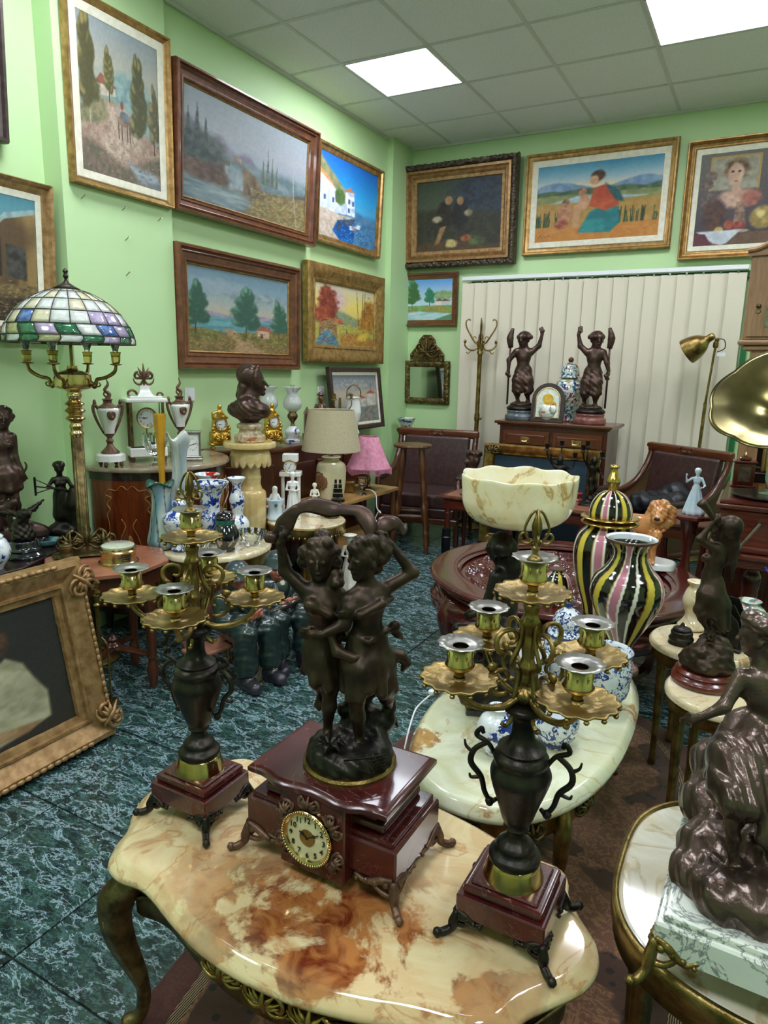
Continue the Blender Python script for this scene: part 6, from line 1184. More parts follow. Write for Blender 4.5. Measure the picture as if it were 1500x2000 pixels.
# --- low wooden shelf table with two lamps
sb = thing('shelf_table', 'low pine shelf table under the cream and pink lamps', 'table', (-2.615, 4.28, 0))
part(sb, 'top', box(.34, .9, .025, (0, 0, .525), .003), PINE); part(sb, 'lower_shelf', box(.3, .84, .02, (0, 0, .2), .003), PINE)
for x in (-.14, .14):
    for y in (-.41, .41): part(sb, 'leg', lathe(prof([(.012, 0), (.02, .05), (.014, .1), (.022, .2), (.016, .3), (.022, .42), (.018, .526)], 3), 14).mv(x, y, 0), TURN)
cl_ = thing('table_lamp', 'tall cream ceramic lamp with a wide beige drum shade', 'lamp', (-2.6, 4.0, .551), .3)
part(cl_, 'body', lathe(prof([(.07, 0), (.085, .01), (.1, .1), (.105, .2), (.095, .25), (.06, .275), (.058, .29), (.07, .298), (.06, .305)], 4), 40), CREAMC); part(cl_, 'neck', lathe([(.015, .304), (.02, .31), (.01, .335)], 14), CHROME)
pt = [(-.05, .02), (-.02, -.0), (.02, .04), (.05, .09), (.02, .12), (.02, .13), (-.02, .14), (-.05, .13), (-.06, .08)]
def onbody(s_, z_, r=.1065): a = -PI/2-.5+s_/r; return (r*math.cos(a), r*math.sin(a), z_+.06)
V = [onbody(x, z, .108-.03*max(0, .04-z)) for x, z in pt]; part(cl_, 'relief_patch', cat([tube(spline([onbody(-.05+.012*i, .02+.01*(i % 3)), onbody(-.035+.011*i, .07), onbody(-.05+.012*i, .13-.006*abs(i-4))], 4), .0055, 6) for i in range(9)]+[tube([onbody(*pt[i]), onbody(*pt[(i+1) % 9])], .005, 6) for i in range(9)]), simple('bark_brown', '#6a4526', '#8f6339', 60, .7, bump=.5), sharp=None)
part(cl_, 'shade', lathe([(.205, .345), (.158, .62), (.156, .62), (.203, .345)], 56, caps=False), FABRIC); part(cl_, 'shade_ring', lathe([(.157, .617), (.159, .62), (.157, .623), (.154, .62)], 56, caps=False), FABRIC)
pk = thing('pink_lamp', 'small brass lamp with a pink scalloped fringed shade', 'lamp', (-2.57, 4.47, .551), .3)
part(pk, 'stem', lathe(prof([(.05, 0), (.05, .01), (.02, .025), (.012, .05), (.018, .08), (.01, .12), (.008, .3)], 3), 20), ANTB)
part(pk, 'shade', lathe(prof([(.165, .17), (.15, .2), (.115, .28), (.085, .36), (.07, .4), (.068, .4), (.082, .36), (.112, .28), (.147, .2), (.162, .17)], 3), 72, lambda t, k: 1+.09*abs(math.cos(3*t))-.05), PINKF, sharp=None)
fr = cat([tube([(1.02*.165*(1+.09*abs(math.cos(3*a))-.05)*math.cos(a), 1.02*.165*(1+.09*abs(math.cos(3*a))-.05)*math.sin(a), .175), (1.02*.165*(1+.09*abs(math.cos(3*a))-.05)*math.cos(a), 1.02*.165*(1+.09*abs(math.cos(3*a))-.05)*math.sin(a), .125+.02*abs(math.sin(3*a)))], .0016, 4) for a in np.arange(150)*2*PI/150]); part(pk, 'fringe', fr, PINKF, kind='stuff')
part(pk, 'tassel_knob', ball(.01, (-.05, -.09, .34), 8), PINKF)
single('electric_cord', 'coiled white cord hanging below the pink lamp', 'cord', tube(spline([(0, 0, .02), (.05, -.03, .02), (.09, -.05, -.01), (.1, -.06, -.1)]+[(.1+.03*math.cos(a), -.06+.03*math.sin(a), -.14-.012*i+.03*math.sin(a*2)) for i, a in enumerate(np.arange(14)*1.2)]+[(.1, -.08, -.36), (.1, -.08, -.44)], 5), .0045, 6), WHITEP, (-2.54, 4.38, .551), .3, sharp=None)
ship = thing('metal_ship', 'tiny dark metal sailing ship on the pine shelf', 'model ship', (-2.48, 3.9, .551), .6); part(ship, 'hull', ball(.05, (0, 0, .02), 10, (1, .3, .4)), BRONZE2); part(ship, 'sails', cat([box(.04-.008*k, .003, .028, (-.015+.03*j, 0, .04+.032*k)) for k in range(4) for j in range(2)]), BRONZE2)
gb = thing('brass_casket', 'small brass box under the pink lampshade', 'box', (-2.66, 4.3, .551), .4); part(gb, 'box', box(.12, .08, .07, (0, 0, 0), .005), ANTB); part(gb, 'lid', box(.125, .085, .02, (0, 0, .07), .008, 2), BRASS)
gg = vase('cut_glass_goblet', 'cut glass goblet beside the pink lamp stem', 'goblet', prof([(.035, 0), (.03, .005), (.006, .02), (.006, .05), (.03, .07), (.04, .12), (.037, .12), (.026, .075), (0, .065)], 3), CRYSTAL, (-2.51, 4.28, .551), 24)
# --- turned bar stool
st = thing('wooden_stool', 'tall brown stool with turned legs beside the leather armchair', 'stool', (-2.44, 4.95, 0), .4)
part(st, 'seat', lathe(prof([(.12, .84), (.15, .845), (.155, .855), (.145, .868), (.1, .862), (0, .86)], 3), 36), TURN)
LEGP = prof([(.014, 0), (.02, .06), (.014, .12), (.024, .16), (.016, .2), (.024, .3), (.028, .36), (.016, .42), (.024, .5), (.016, .6), (.026, .7), (.018, .84)], 3)
for k in range(4): a = k*PI/2+.78; part(st, 'leg', lathe(LEGP, 14).warp(lambda v: v+np.outer(.84-v[:, 2], (.12*math.cos(a), .12*math.sin(a), 0))).mv(.1*math.cos(a), .1*math.sin(a), 0), TURN)
for k in range(4): a = k*PI/2+.78; r = .165; b = a+PI/2; part(st, 'stretcher', tube([(r*math.cos(a), r*math.sin(a), .3+.08*(k % 2)), ((r*math.cos(a)+r*math.cos(b))/2, (r*math.sin(a)+r*math.sin(b))/2, .3+.08*(k % 2)), (r*math.cos(b), r*math.sin(b), .3+.08*(k % 2))], [.01, .017, .01], 10), TURN)
# --- two resin soldiers on a bench
bn = thing('toy_bench', 'small reddish wooden bench carrying two seated soldier figures', 'bench', (-2.1, 2.52, 0), 1.37)
part(bn, 'seat_plank', box(.74, .13, .018, (0, -.01, .16), .004), TERRA); part(bn, 'back_plank', box(.62, .016, .1, (0, .06, .27), .005), TERRA)
for s in (-1, 1):
    en = [(-.06, 0), (-.035, 0), (-.03, .05), (0, .085), (.03, .05), (.035, 0), (.07, 0), (.06, .185), (.075, .2), (.07, .38), (.04, .39), (.02, .3), (-.05, .27), (-.075, .23), (-.07, .186), (-.055, .185)]; part(bn, 'end_board', extr(en, .02).rot('Z', PI/2).mv(s*.34, 0, 0), TERRA)
def soldier(label, loc, rz, face, rifle):
    t = thing('soldier_figure', label, 'figurine', loc, rz, 'seated resin soldiers'); t.scale = (1.08,)*3; c = Clay(.006)
    c.cap((0, 0, .33), (0, .0, .24), .075, .08, .03).cap((-.06, .0, .36), (.06, .0, .36), .05, .05, .03).cap((0, 0, .36), (0, 0, .39), .045, .032, .02)
    for s in (-1, 1):
        c.cap((s*.045, -.01, .235), (s*.06, -.14, .24), .055, .05, .03).cap((s*.06, -.14, .235), (s*.062, -.15, .12), .052, .046, .02).cap((s*.062, -.15, .13), (s*.062, -.148, .1), .05, .052, .01)
        e = (s*.1, -.045, .275); c.cap((s*.085, 0, .36), e, .042, .036, .02).cap(e, (s*.05, -.115, .3), .036, .028, .02)
    c.cap((0, -.02, .245), (0, -.07, .235), .07, .05, .02); c.chain([(-.05, -.065, .3), (0, -.078, .26), (.05, -.065, .3)], .014, .01)
    c.relief(lambda X, Y, Z: .0035*np.sin(X*85+Z*60)*np.sin(Y*90+Z*100)*(Z < .34)); part(t, 'uniform', c.build(), TOL, sharp=None)
    h = Clay(.0045); f = np.array((math.sin(face), -math.cos(face), 0)); sd = np.array((f[1], -f[0], 0)); H = np.array((f[0]*.01, f[1]*.01, .445))
    h.ell(H, (.043, .043, .055), .01).ell(H+f*.02-(0, 0, .03), (.034, .034, .034), .01).cap(H+f*.045+(0, 0, .005), H+f*.062-(0, 0, .012), .008, .012, .006).cap(H-(0, 0, .04), (0, 0, .38), .028, .03, .01).ell(H+f*.045-(0, 0, .033), (.016, .016, .006), .005)
    for s in (-1, 1): h.ell(H+sd*s*.042, (.01, .012, .016), .005).ell(H+f*.035+sd*s*.026-(0, 0, .012), .014, .01).cut(H+f*.047+sd*s*.016+(0, 0, .008), .007, .005)
    part(t, 'head', h.build(), SKINP, sharp=None)
    part(t, 'helmet', lathe(prof([(.068, .452), (.066, .457), (.058, .475), (.05, .5), (.03, .52), (0, .527)], 3), 32).mv(f[0]*.004, f[1]*.004, 0), simple('helmet_'+str(rifle), '#29363a', '#3a494c', 12, .3, .1, coat=.3) if rifle else MATS['helmet_True'])
    for s in (-1, 1):
        b = Clay(.005); b.cap((s*.062, -.15, .11), (s*.062, -.15, .03), .036, .034, .01).cap((s*.062, -.15, .03), (s*.066, -.22, .025), .034, .028, .015).cut((0, -.15, -.1), (.5, .5, .1), .004); bo = part(t, 'boot', b.build(), BOOT, sharp=None)
        part(bo, 'laces', cat([tube([(s*.062-.014, -.186-.003*k, .06+.012*k-.0), (s*.062+.014, -.186-.0*k, .066+.012*k)], .0022, 5) for k in range(4)]), LINER)
        hh = Clay(.0035); w0 = np.array((s*.05, -.115, .3)); hand(hh, w0, w0+np.array((-s*.05, -.03, .02)), .125); hh.cap(w0-np.array((-s*.01, -.01, 0)), w0, .02, .02); part(t, 'hand', hh.build(), SKINP, sharp=None)
    if rifle: part(t, 'rifle', tube([(-.16, -.12, .25), (-.05, -.135, .29), (.06, -.14, .325)], [.014, .02, .012], 8)+tube([(.05, -.14, .322), (.17, -.145, .365)], .007, 8)+box(.05, .015, .05, (-.17, -.12, .215), .004), DARKW, sharp=None)
    part(t, 'shirt_front', ball(.03, (0, -.05, .368), 10, (.6, .5, .95)), LINER)
    for s in (-1, 1): part(t, 'lapel', tube(spline([(s*.035, -.05, .392), (s*.04, -.078, .355), (s*.004, -.088, .3)], 4), [.008, .016, .005], 8, .4), TOL, sharp=None)
    part(t, 'belt', lathe([(.082, .255), (.086, .26), (.086, .275), (.082, .28)], 28, caps=False).sc(1, .95, 1), BOOT); part(t, 'ammo_pouch', box(.03, .02, .032, (-.035, -.085, .25), .004)+box(.03, .02, .032, (.035, -.085, .25), .004), BOOT)
soldier('helmeted soldier figure holding a rifle, facing the viewer', (-2.045, 2.66, 0), 1.05, -.33, True); soldier('helmeted soldier figure looking sideways at the other one', (-2.085, 2.4, 0), 1.3, .9, False)
# --- octagonal pink marble table
ot = thing('octagonal_table', 'small octagonal table with a pink marble top and four wooden legs', 'table', (-2.52, 2.03, 0), .15)
part(ot, 'marble_top', slab(ngon(.275, 8, PI/8), [(.006, .575), (0, .58), (0, .594), (.006, .6)]), PINKM, sharp=.5); part(ot, 'apron', slab(ngon(.235, 8, PI/8), [(0, .5), (0, .575)]), WALNUTZ, sharp=.5)
WL_ = lathe(prof([(.016, 0), (.024, .05), (.026, .09), (.018, .13), (.024, .145), (.02, .16), (.024, .3), (.022, .42), (.028, .44), (.024, .5)], 3), 18)
for k in range(4): a = .2+k*PI/2; part(ot, 'leg', WL_.mv(.195*math.cos(a), .195*math.sin(a), 0), WALNUTZ)
for k in range(2): a = .2+k*PI/2; x, y = .19*math.cos(a), .19*math.sin(a); part(ot, 'stretcher', tube(spline([(-x, -y, .15), (-x*.5, -y*.5, .165), (0, 0, .17), (x*.5, y*.5, .165), (x, y, .15)], 4), [.013, .018, .022, .018, .013], 10, .8), WALNUTZ)
part(ot, 'finial', lathe(prof([(.03, .17), (.035, .185), (.02, .2), (.026, .215), (.01, .235), (0, .24)], 3), 18), WALNUTZ)
dk = thing('desk_instrument', 'round polished brass desk instrument with a glass lid on the octagonal table', 'instrument', (-2.43, 2.02, .601), .4)
part(dk, 'drum', lathe(prof([(.085, 0), (.085, .006), (.075, .01), (.073, .05), (.078, .056), (.072, .06), (.07, .07)], 2), 48), BRASS); part(dk, 'glass_lid', lathe([(0, .07), (.068, .07), (.07, .078), (.06, .083), (0, .085)], 40), simple('pale_crystal', '#c3c9b4', '#d9dccb', 20, .06, .2, coat=.6)); part(dk, 'face', lathe([(0, .0695), (.066, .0695), (.066, .068), (0, .068)], 40), ENAMEL)
part(dk, 'vent_holes', cat([ball(.0035, (.0745*math.cos(-.9+.09*i), .0745*math.sin(-.9+.09*i), .018+.009*j), 6) for i in range(6) for j in range(4)]), BLACKP, kind='stuff')
ik = thing('inkstand', 'ornate bronze scrolled inkstand with a lidded pot on the octagonal table', 'inkstand', (-2.63, 2.02, .601), .95)
part(ik, 'tray', slab(closed_spline([(-.15, -.02), (-.1, -.06), (0, -.05), (.1, -.06), (.15, -.02), (.12, .05), (0, .06), (-.12, .05)], 4), [(0, .008), (.002, .016), (.012, .013)]), ANTD, sharp=.9); part(ik, 'letter_rack', rocaille(.2, .12, .011, 1).mv(0, .04, .012)+rocaille(.12, .1, .01, 4).mv(-.07, .035, .012)+rocaille(.12, .1, .01, 5).mv(.07, .035, .012), ANTD, sharp=None)
for s in (-1, 1): w_ = part(ik, 'ink_pot', lathe(prof([(.03, .012), (.026, .03), (.03, .05), (.024, .055)], 3), 20).mv(s*.09, -.02, 0), ANTD); part(w_, 'lid', lathe(prof([(.028, .054), (.026, .062), (.01, .068), (.006, .076), (0, .078)], 3), 18).mv(s*.09, -.02, 0), ANTD)
for s in (-1, 1): part(ik, 'foot', ball(.01, (s*.12, -.03, .008), 8)+ball(.01, (s*.1, .04, .008), 8), ANTD)
# --- fire irons stand
ff = thing('fire_tool_stand', 'brass fire tool stand beside the leaning gilt frame', 'fire tools', (-2.345, 1.8, 0), .5)
part(ff, 'base', box(.13, .1, .012, (0, 0, .035), .003), ANTB)
for sx in (-1, 1):
    for sy in (-1, 1): part(ff, 'paw_foot', ball(.016, (sx*.055, sy*.04, .018), 8, (1, 1, 1.1)), BRASS)
part(ff, 'centre_post', lathe(prof([(.03, .047), (.03, .1), (.022, .12), (.03, .15), (.018, .18), (.026, .22), (.016, .26), (.024, .3), (.012, .36), (.012, .52), (.018, .54), (.008, .57)], 4), 20).mv(-.03, .01, 0), BRASS); part(ff, 'poker', lathe([(.008, .05), (.008, .48), (.014, .485), (.014, .492), (.007, .5), (.01, .53)], 12).mv(.03, -.02, 0)+cat([ball(.013, (.03+.006*math.sin(k*2), -.02, .53+.014*k), 7) for k in range(5)]), ANTB); part(ff, 'side_rail', tube(spline([(.055, 0, .05), (.055, 0, .28), (.045, 0, .32), (.03, 0, .34)], 4), .005, 8), ANTB)
# --- dark table with bronzes by the left wall
dt = thing('dark_side_table', 'dark polished table with bronzes against the left wall', 'table', (0, 0, 0))
po = np.array([(-3.26, 1.0), (-2.7, 1.0), (-2.7, 1.75), (-2.97, 2.3), (-3.26, 2.3)]); part(dt, 'top', slab(po, [(.004, .57), (0, .575), (0, .595), (.004, .6)]), DARKW, sharp=.5); part(dt, 'apron', slab(po, [(.04, .48), (.04, .57)]), DARKW, sharp=.5)
for x, y in ((-3.2, 1.06), (-2.77, 1.06), (-2.78, 1.73), (-3.02, 2.2), (-3.2, 2.23)): part(dt, 'leg', lathe([(.018, 0), (.024, .1), (.03, .48)], 14).mv(x, y, 0), DARKW)
dn = thing('bronze_statue', 'tall bronze huntress with a bow and a dog at the left picture edge', 'statue', (-3.05, 1.97, .601), .994)
part(dn, 'plinth', slab(ellipse(.13, .1, 32, 3), [(0, 0), (0, .03), (.008, .04)]), BLACKM, sharp=.9); c = Clay(.0052)
DJ = {'head': (-.022, -.01, .6), 'chin': (-.02, -.035, .565), 'face': (.1, -1, 0), 'neck': (-.03, 0, .55), 'shL': (-.078, 0, .515), 'shR': (.008, 0, .515), 'elL': (-.11, 0, .43), 'wrL': (-.12, -.02, .36), 'haL': (-.12, -.03, .33), 'elR': (.012, -.01, .42), 'wrR': (.035, -.02, .36), 'haR': (.042, -.025, .33), 'waist': (-.04, 0, .42), 'pel': (-.038, 0, .36), 'knL': (-.055, -.03, .24), 'anL': (-.06, .03, .12), 'toL': (-.06, .0, .1), 'knR': (-.005, -.03, .235), 'anR': (.01, 0, .14), 'toR': (.032, -.04, .115)}
bronze_person(c, DJ, .1); skirt(c, (-.038, 0, .4), [(-.08, -.01, .28), (-.06, -.05, .28), (-.02, -.055, .275), (.02, -.03, .285), (.015, .03, .285), (-.04, .05, .28)], .034, 2, .02)
for p in [(-.022, .0, .645), (-.005, -.01, .635), (-.042, -.01, .635), (-.02, .03, .62), (.005, .01, .61), (-.05, .01, .61)]: c.ell(p, (.024, .024, .018), .01)
for p, r in [((.03, 0, .07), .06), ((-.05, .0, .07), .07), ((.0, -.02, .05), .06), ((.09, 0, .055), .045), ((-.1, 0, .06), .05)]: c.ell(p, (r, r*.9, r*.8), .03)
c.cap((-.07, -.06, .19), (-.03, -.07, .2), .03, .026, .02).cap((-.03, -.07, .21), (-.01, -.085, .225), .022, .018, .01).cap((-.03, -.07, .17), (-.03, -.07, .1), .012, .011, .01).cap((-.07, -.06, .17), (-.075, -.06, .1), .014, .012, .01)
c.cut((0, 0, -.06), (.4, .4, .1), .004); part(dn, 'figure', c.build(), BRONZE4, sharp=None); part(dn, 'bow', tube(spline([(.05, -.03, .4), (.055, -.03, .375), (.03, -.03, .33), (.005, -.03, .26), (-.01, -.03, .19), (-.035, -.03, .14)], 5), [.004, .006, .006, .004], 7), BRONZE4, sharp=None); part(dn, 'crescent', tube([(-.022+.016*math.cos(a), -.02, .665+.016*math.sin(a)) for a in np.linspace(-2.6, -.5, 9)], [.001, .004, .001], 6), STEEL)
eg = thing('bronze_eagle', 'bronze eagle with spread wings on a round black stand', 'statue', (-2.85, 1.86, .601), .97)
part(eg, 'stand', lathe(prof([(.085, 0), (.085, .01), (.07, .025), (.072, .035), (.06, .045), (.055, .07), (.05, .075)], 3), 36), BLACKM); c = Clay(.004); c.ell((0, 0, .09), (.05, .045, .03), .02).ell((0, 0, .12), (.04, .036, .03), .02)
c.cap((-.01, 0, .14), (.01, -.01, .19), .026, .028, .015).cap((.015, -.02, .2), (.03, -.035, .205), .016, .011, .008).cap((.035, -.04, .203), (.04, -.048, .193), .007, .002, .004).cap((-.02, .01, .15), (-.05, .02, .12), .018, .006, .01)
c.chain([(-.01, 0, .19), (-.05, .01, .205), (-.1, .015, .2)], [.016, .013, .003], .008); c.chain([(.01, .01, .19), (.05, .03, .21), (.1, .04, .25)], [.016, .013, .003], .008); c.relief(lambda X, Y, Z: .0025*np.sin(X*200+Y*90)*np.sin(Z*220)); part(eg, 'eagle', c.build(), BRONZE2, sharp=None); part(eg, 'plaque', box(.03, .003, .012, (.0, -.052, .055)), ANTB)
rk = thing('bronze_couple', 'small dark bronze couple, one shouldering a wooden rake', 'statue', (-2.99, 2.19, .601), .95)
A3 = {'shL': (-.08, 0, .8)}
c = Clay(.005); s = .37; RJ = {'head': (-.02, -.005, .345), 'chin': (-.02, -.02, .325), 'face': (0, -1, 0), 'neck': (-.02, 0, .315), 'shL': (-.05, 0, .295), 'shR': (.012, 0, .295), 'elL': (-.075, -.01, .26), 'wrL': (-.05, -.03, .255), 'haL': (-.03, -.035, .255), 'elR': (.035, -.01, .25), 'wrR': (.05, -.02, .22), 'haR': (.055, -.03, .2), 'waist': (-.02, 0, .24), 'pel': (-.02, 0, .21), 'knL': (-.03, -.02, .14), 'anL': (-.03, 0, .09), 'toL': (-.03, -.02, .08), 'knR': (-.01, -.01, .14), 'anR': (-.005, 0, .09), 'toR': (-.005, -.02, .08)}
bronze_person(c, RJ, .056); c.cap((-.02, 0, .22), (-.02, 0, .12), .035, .045, .02); c.ell((-.02, .01, .365), (.03, .03, .02), .01)
c.ell((.04, -.02, .235), (.025, .025, .028), .01).cap((.04, -.02, .2), (.045, -.02, .06), .036, .045, .02).ell((.04, -.02, .17), (.045, .035, .03), .02)
for p in [(-.03, 0, .05), (.02, 0, .04), (-.06, 0, .03), (.06, 0, .03), (0, -.03, .03)]: c.ell(p, (.045, .045, .035), .02)
c.cut((0, 0, -.1), (.4, .4, .1), .003); part(rk, 'figures', c.build(), BRONZE2, sharp=None); part(rk, 'rake', tube([(.03, -.03, .24), (-.13, -.03, .27)], .004, 6)+tube([(-.05, -.03, .26), (-.13, -.03, .305)], .003, 6)+tube([(-.05, -.03, .26), (-.13, -.03, .235)], .003, 6)+tube([(-.13, -.03, .225), (-.13, -.03, .315)], .006, 6), BRONZE2)
vase('ginger_jar', 'blue and white lidded jar at the left picture edge', 'jar', prof([(.05, 0), (.055, .01), (.08, .05), (.085, .08), (.07, .12), (.045, .135), (.045, .14)], 4), DELFT2, (-2.79, 1.66, .601), 36, None, (('lid', lathe(prof([(.058, .135), (.06, .14), (.05, .15), (.045, .165), (.03, .185), (.012, .19), (.012, .2), (0, .204)], 3), 30), DELFT2),))
single('turquoise_dish', 'small turquoise glazed leaf dish near the bronze couple', 'dish', lathe(prof([(.02, 0), (.04, .008), (.055, .03), (.05, .03), (.03, .012), (0, .01)], 3), 24, lambda t, k: 1+.12*math.cos(5*t)), simple('turquoise_glaze', '#2c5f68', '#6fa3a6', 24, .15, coat=.5), (-2.93, 2.03, .601), 0, None, True, None)
# --- oval onyx table crowded with vases
ox = thing('onyx_low_table', 'small oval onyx table crowded with glass and china vases', 'table', (-2.43, 2.64, 0)); xo = ellipse(.28, .3, 56)
part(ox, 'table_top', slab(xo, [(.01, .52), (0, .526), (0, .54), (.008, .55)]), ONYX_SM, sharp=.9); part(ox, 'brass_apron', slab(xo, [(.02, .45), (.012, .46), (.016, .48), (.006, .52)], False, False), GILT, sharp=None)
gilt_legs(ox, [(-.2, -.17), (.2, -.15), (-.2, .17), (.2, .17)], .5)
OG = 'vases on the small onyx table'
def art_glass(label, loc, h, r, cols, rim, seed, name='art_glass_vase', pin=.5):
    """pulled glass vase: flared lobed mouth, waist, swelling foot, streaked colours"""
    t = thing(name, label, 'vase', loc, seed*.7, OG); pr = prof([(r*.75, 0), (r*.95, h*.02), (r, h*.1), (r*.8, h*.3), (r*pin, h*.65), (r*pin*1.05, h*.85), (r*pin*1.45, h*.98), (r*pin*1.4, h), (r*pin*1.0, h*.88), (r*pin*.8, h*.65), (r*.5, h*.2), (0, h*.15)], 5)
    g = lathe(pr, 72, lambda a, k: 1+.16*math.cos(3*a+.6)*max(0, math.sin(PI*min(1, k*1.7)))); a = np.arctan2(g.v[:, 1], g.v[:, 0]); zz = g.v[:, 2]/h; g.v[:, 2] += .04*h*np.cos(3*a+.6)*np.clip((zz-.8)/.2, 0, 1)
    R = np.random.default_rng(seed); f = .5+.5*np.sin(3*a+.6+1.2*np.sin(zz*5)); f2 = (np.abs(np.sin(3*(a+.2)+zz*2)) < .18); C = [hexrgb(x)**2.2 for x in cols]; c_ = C[0]*f[:, None]+C[1]*(1-f[:, None]); c_[f2] = C[2]; lo = np.clip((.16-zz)/.16, 0, 1)[:, None]; c_ = c_*(1-lo)+C[3]*lo; up = np.clip((zz-.93)/.05, 0, 1)[:, None]; c_ = c_*(1-up)+(hexrgb(rim)**2.2)*up; g.c = c_
    part(t, 'body', g, VCOL, sharp=None); return t
art_glass('tall grey white pulled glass vase, the highest of the pale ones', (-2.6, 2.58, .551), .55, .075, ('#c3c6bd', '#9aa6ad', '#8a9aa0', '#7c6a58'), '#d8dcda', 3, pin=.5); art_glass('blue green streaked glass vase with a dark green mouth', (-2.59, 2.43, .551), .33, .075, ('#b9c4b8', '#6f94a8', '#28465c', '#4a2c22'), '#1d4a34', 5, pin=.62)
yv = thing('yellow_glass_vase', 'slender tall yellow glass trumpet vase behind the green one', 'vase', (-2.69, 2.54, .551), 0, OG); part(yv, 'body', lathe(prof([(.03, 0), (.032, .01), (.014, .08), (.015, .3), (.022, .5), (.032, .645), (.029, .645), (.018, .5), (.01, .3), (0, .1)], 4), 6), simple('yellow_glass', '#c98a1c', '#dda838', 8, .1, coat=.6), sharp=.4)
vase('wine_ewer', 'bulbous blue and white bottle with a brass stopper beside the green glass vase', 'vase', prof([(.035, 0), (.045, .01), (.03, .035), (.05, .08), (.077, .14), (.075, .175), (.045, .205), (.03, .22), (.036, .235), (.03, .25), (.018, .255)], 4), DELFT2, (-2.48, 2.44, .551), 36, OG, (('stopper', lathe(prof([(.016, .252), (.02, .26), (.008, .275), (.012, .29), (.006, .31), (0, .315)], 3), 14), BRASS),))
vase('flared_vase', 'wide mouthed blue and white beaker vase behind the candelabrum', 'vase', prof([(.05, 0), (.055, .02), (.045, .06), (.05, .1), (.06, .14), (.048, .18), (.05, .23), (.065, .28), (.095, .32), (.09, .322), (.058, .28), (.04, .22)], 4), DELFT2, (-2.44, 2.62, .551), 40, OG, (('rim', lathe([(.088, .32), (.096, .321), (.094, .326), (.086, .324)], 40, caps=False), WHT),))
rp = thing('glass_pitcher', 'white and red glass pitcher with a clear looped handle', 'pitcher', (-2.58, 2.75, .551), .9, OG); g = lathe(prof([(.045, 0), (.06, .03), (.065, .08), (.045, .14), (.035, .2), (.035, .25), (.05, .31), (.068, .335), (.064, .335), (.045, .3), (.03, .24)], 4), 48); zz = g.v[:, 2]; a = np.arctan2(g.v[:, 1], g.v[:, 0]); rr = (np.sin(3*a+zz*14) > .35); g.c = np.where(rr[:, None], hexrgb('#a8281c')**2.2, hexrgb('#d7dde2')**2.2); part(rp, 'body', g, VCOL, sharp=None); part(rp, 'handle', tube(spline([(.05, 0, .3), (.1, 0, .3), (.105, 0, .22), (.06, 0, .12)], 5), .007, 8), CLEAR)
vase('double_gourd_vase', 'slim blue leaf patterned vase with a flared neck beside the pedestal', 'vase', prof([(.045, 0), (.06, .02), (.064, .06), (.05, .09), (.03, .11), (.038, .16), (.042, .2), (.024, .25), (.026, .28), (.048, .31), (.045, .312), (.02, .28)], 4), DELFT3, (-2.47, 2.86, .551), 36, OG)
t = NT('cloisonne'); v = t.co(); n1 = t.noise(16, 3, .5, .6, v); t.col(t.mix(t.ramp(n1, [(.56, 0.), (.58, 1.)]), '#0d0f12', t.ramp(t.noise(12, 2, vec=v), [(.4, '#3f7a44'), (.5, '#8fae6a'), (.56, '#b78fa0'), (.7, '#d8c3c8')]))); t.set(.12, 0, .6); CLOI = t.m
vase('cloisonne_jar', 'black lidded jar with enamelled flowers on the small onyx table', 'jar', prof([(.042, 0), (.046, .01), (.044, .02), (.066, .06), (.068, .09), (.05, .13), (.042, .14), (.044, .16)], 4), CLOI, (-2.29, 2.56, .551), 36, OG, (('neck_band', lathe([(.045, .138), (.048, .15), (.046, .165)], 32, caps=False), simple('green_enamel', '#1f5a50', '#3c7a66', 40, .2)), ('lid', lathe(prof([(.05, .162), (.05, .175), (.035, .195), (.01, .204), (.006, .214), (0, .216)], 3), 30), CLOI)))
cut_bowl('low cut crystal bowl at the right edge of the small onyx table', (-2.26, 2.72, .551), .075, .075, foot=False); cut_bowl('clear glass dish at the near edge of the small onyx table', (-2.36, 2.43, .551), .07, .045, 'glass_dish', False)
# --- white figure pair and a dark panel on the floor
figurine('white_statuette', 'cream statuette of a couple in hats standing on the floor', 'figurine', (-2.26, 3.7, .03), .55, .38, BISQ, A1, True, .17, lambda c, s: (c.ell((.0, 0, .97*s), (.13*s, .13*s, .02*s), .02*s), c.cap((.16*s, .03*s, .62*s), (.16*s, .03*s, .1*s), .09*s, .14*s, .04*s), c.ell((.17*s, .02*s, .76*s), (.07*s, .07*s, .08*s), .03*s)))
single('statuette_stand', 'flat dark oval stand under the cream statuette', 'stand', slab(ellipse(.13, .1, 32), [(0, 0), (0, .02), (.006, .029)]), DARKW, (-2.25, 3.7, 0), .55)
single('lacquer_board', 'dark blue board propped on the floor beside the cream statuette', 'board', box(.02, .3, .4, (0, 0, 0), .003), simple('navy_lacquer', '#14182c', None, 1, .25, coat=.3), (-2.3, 3.42, 0), .3)
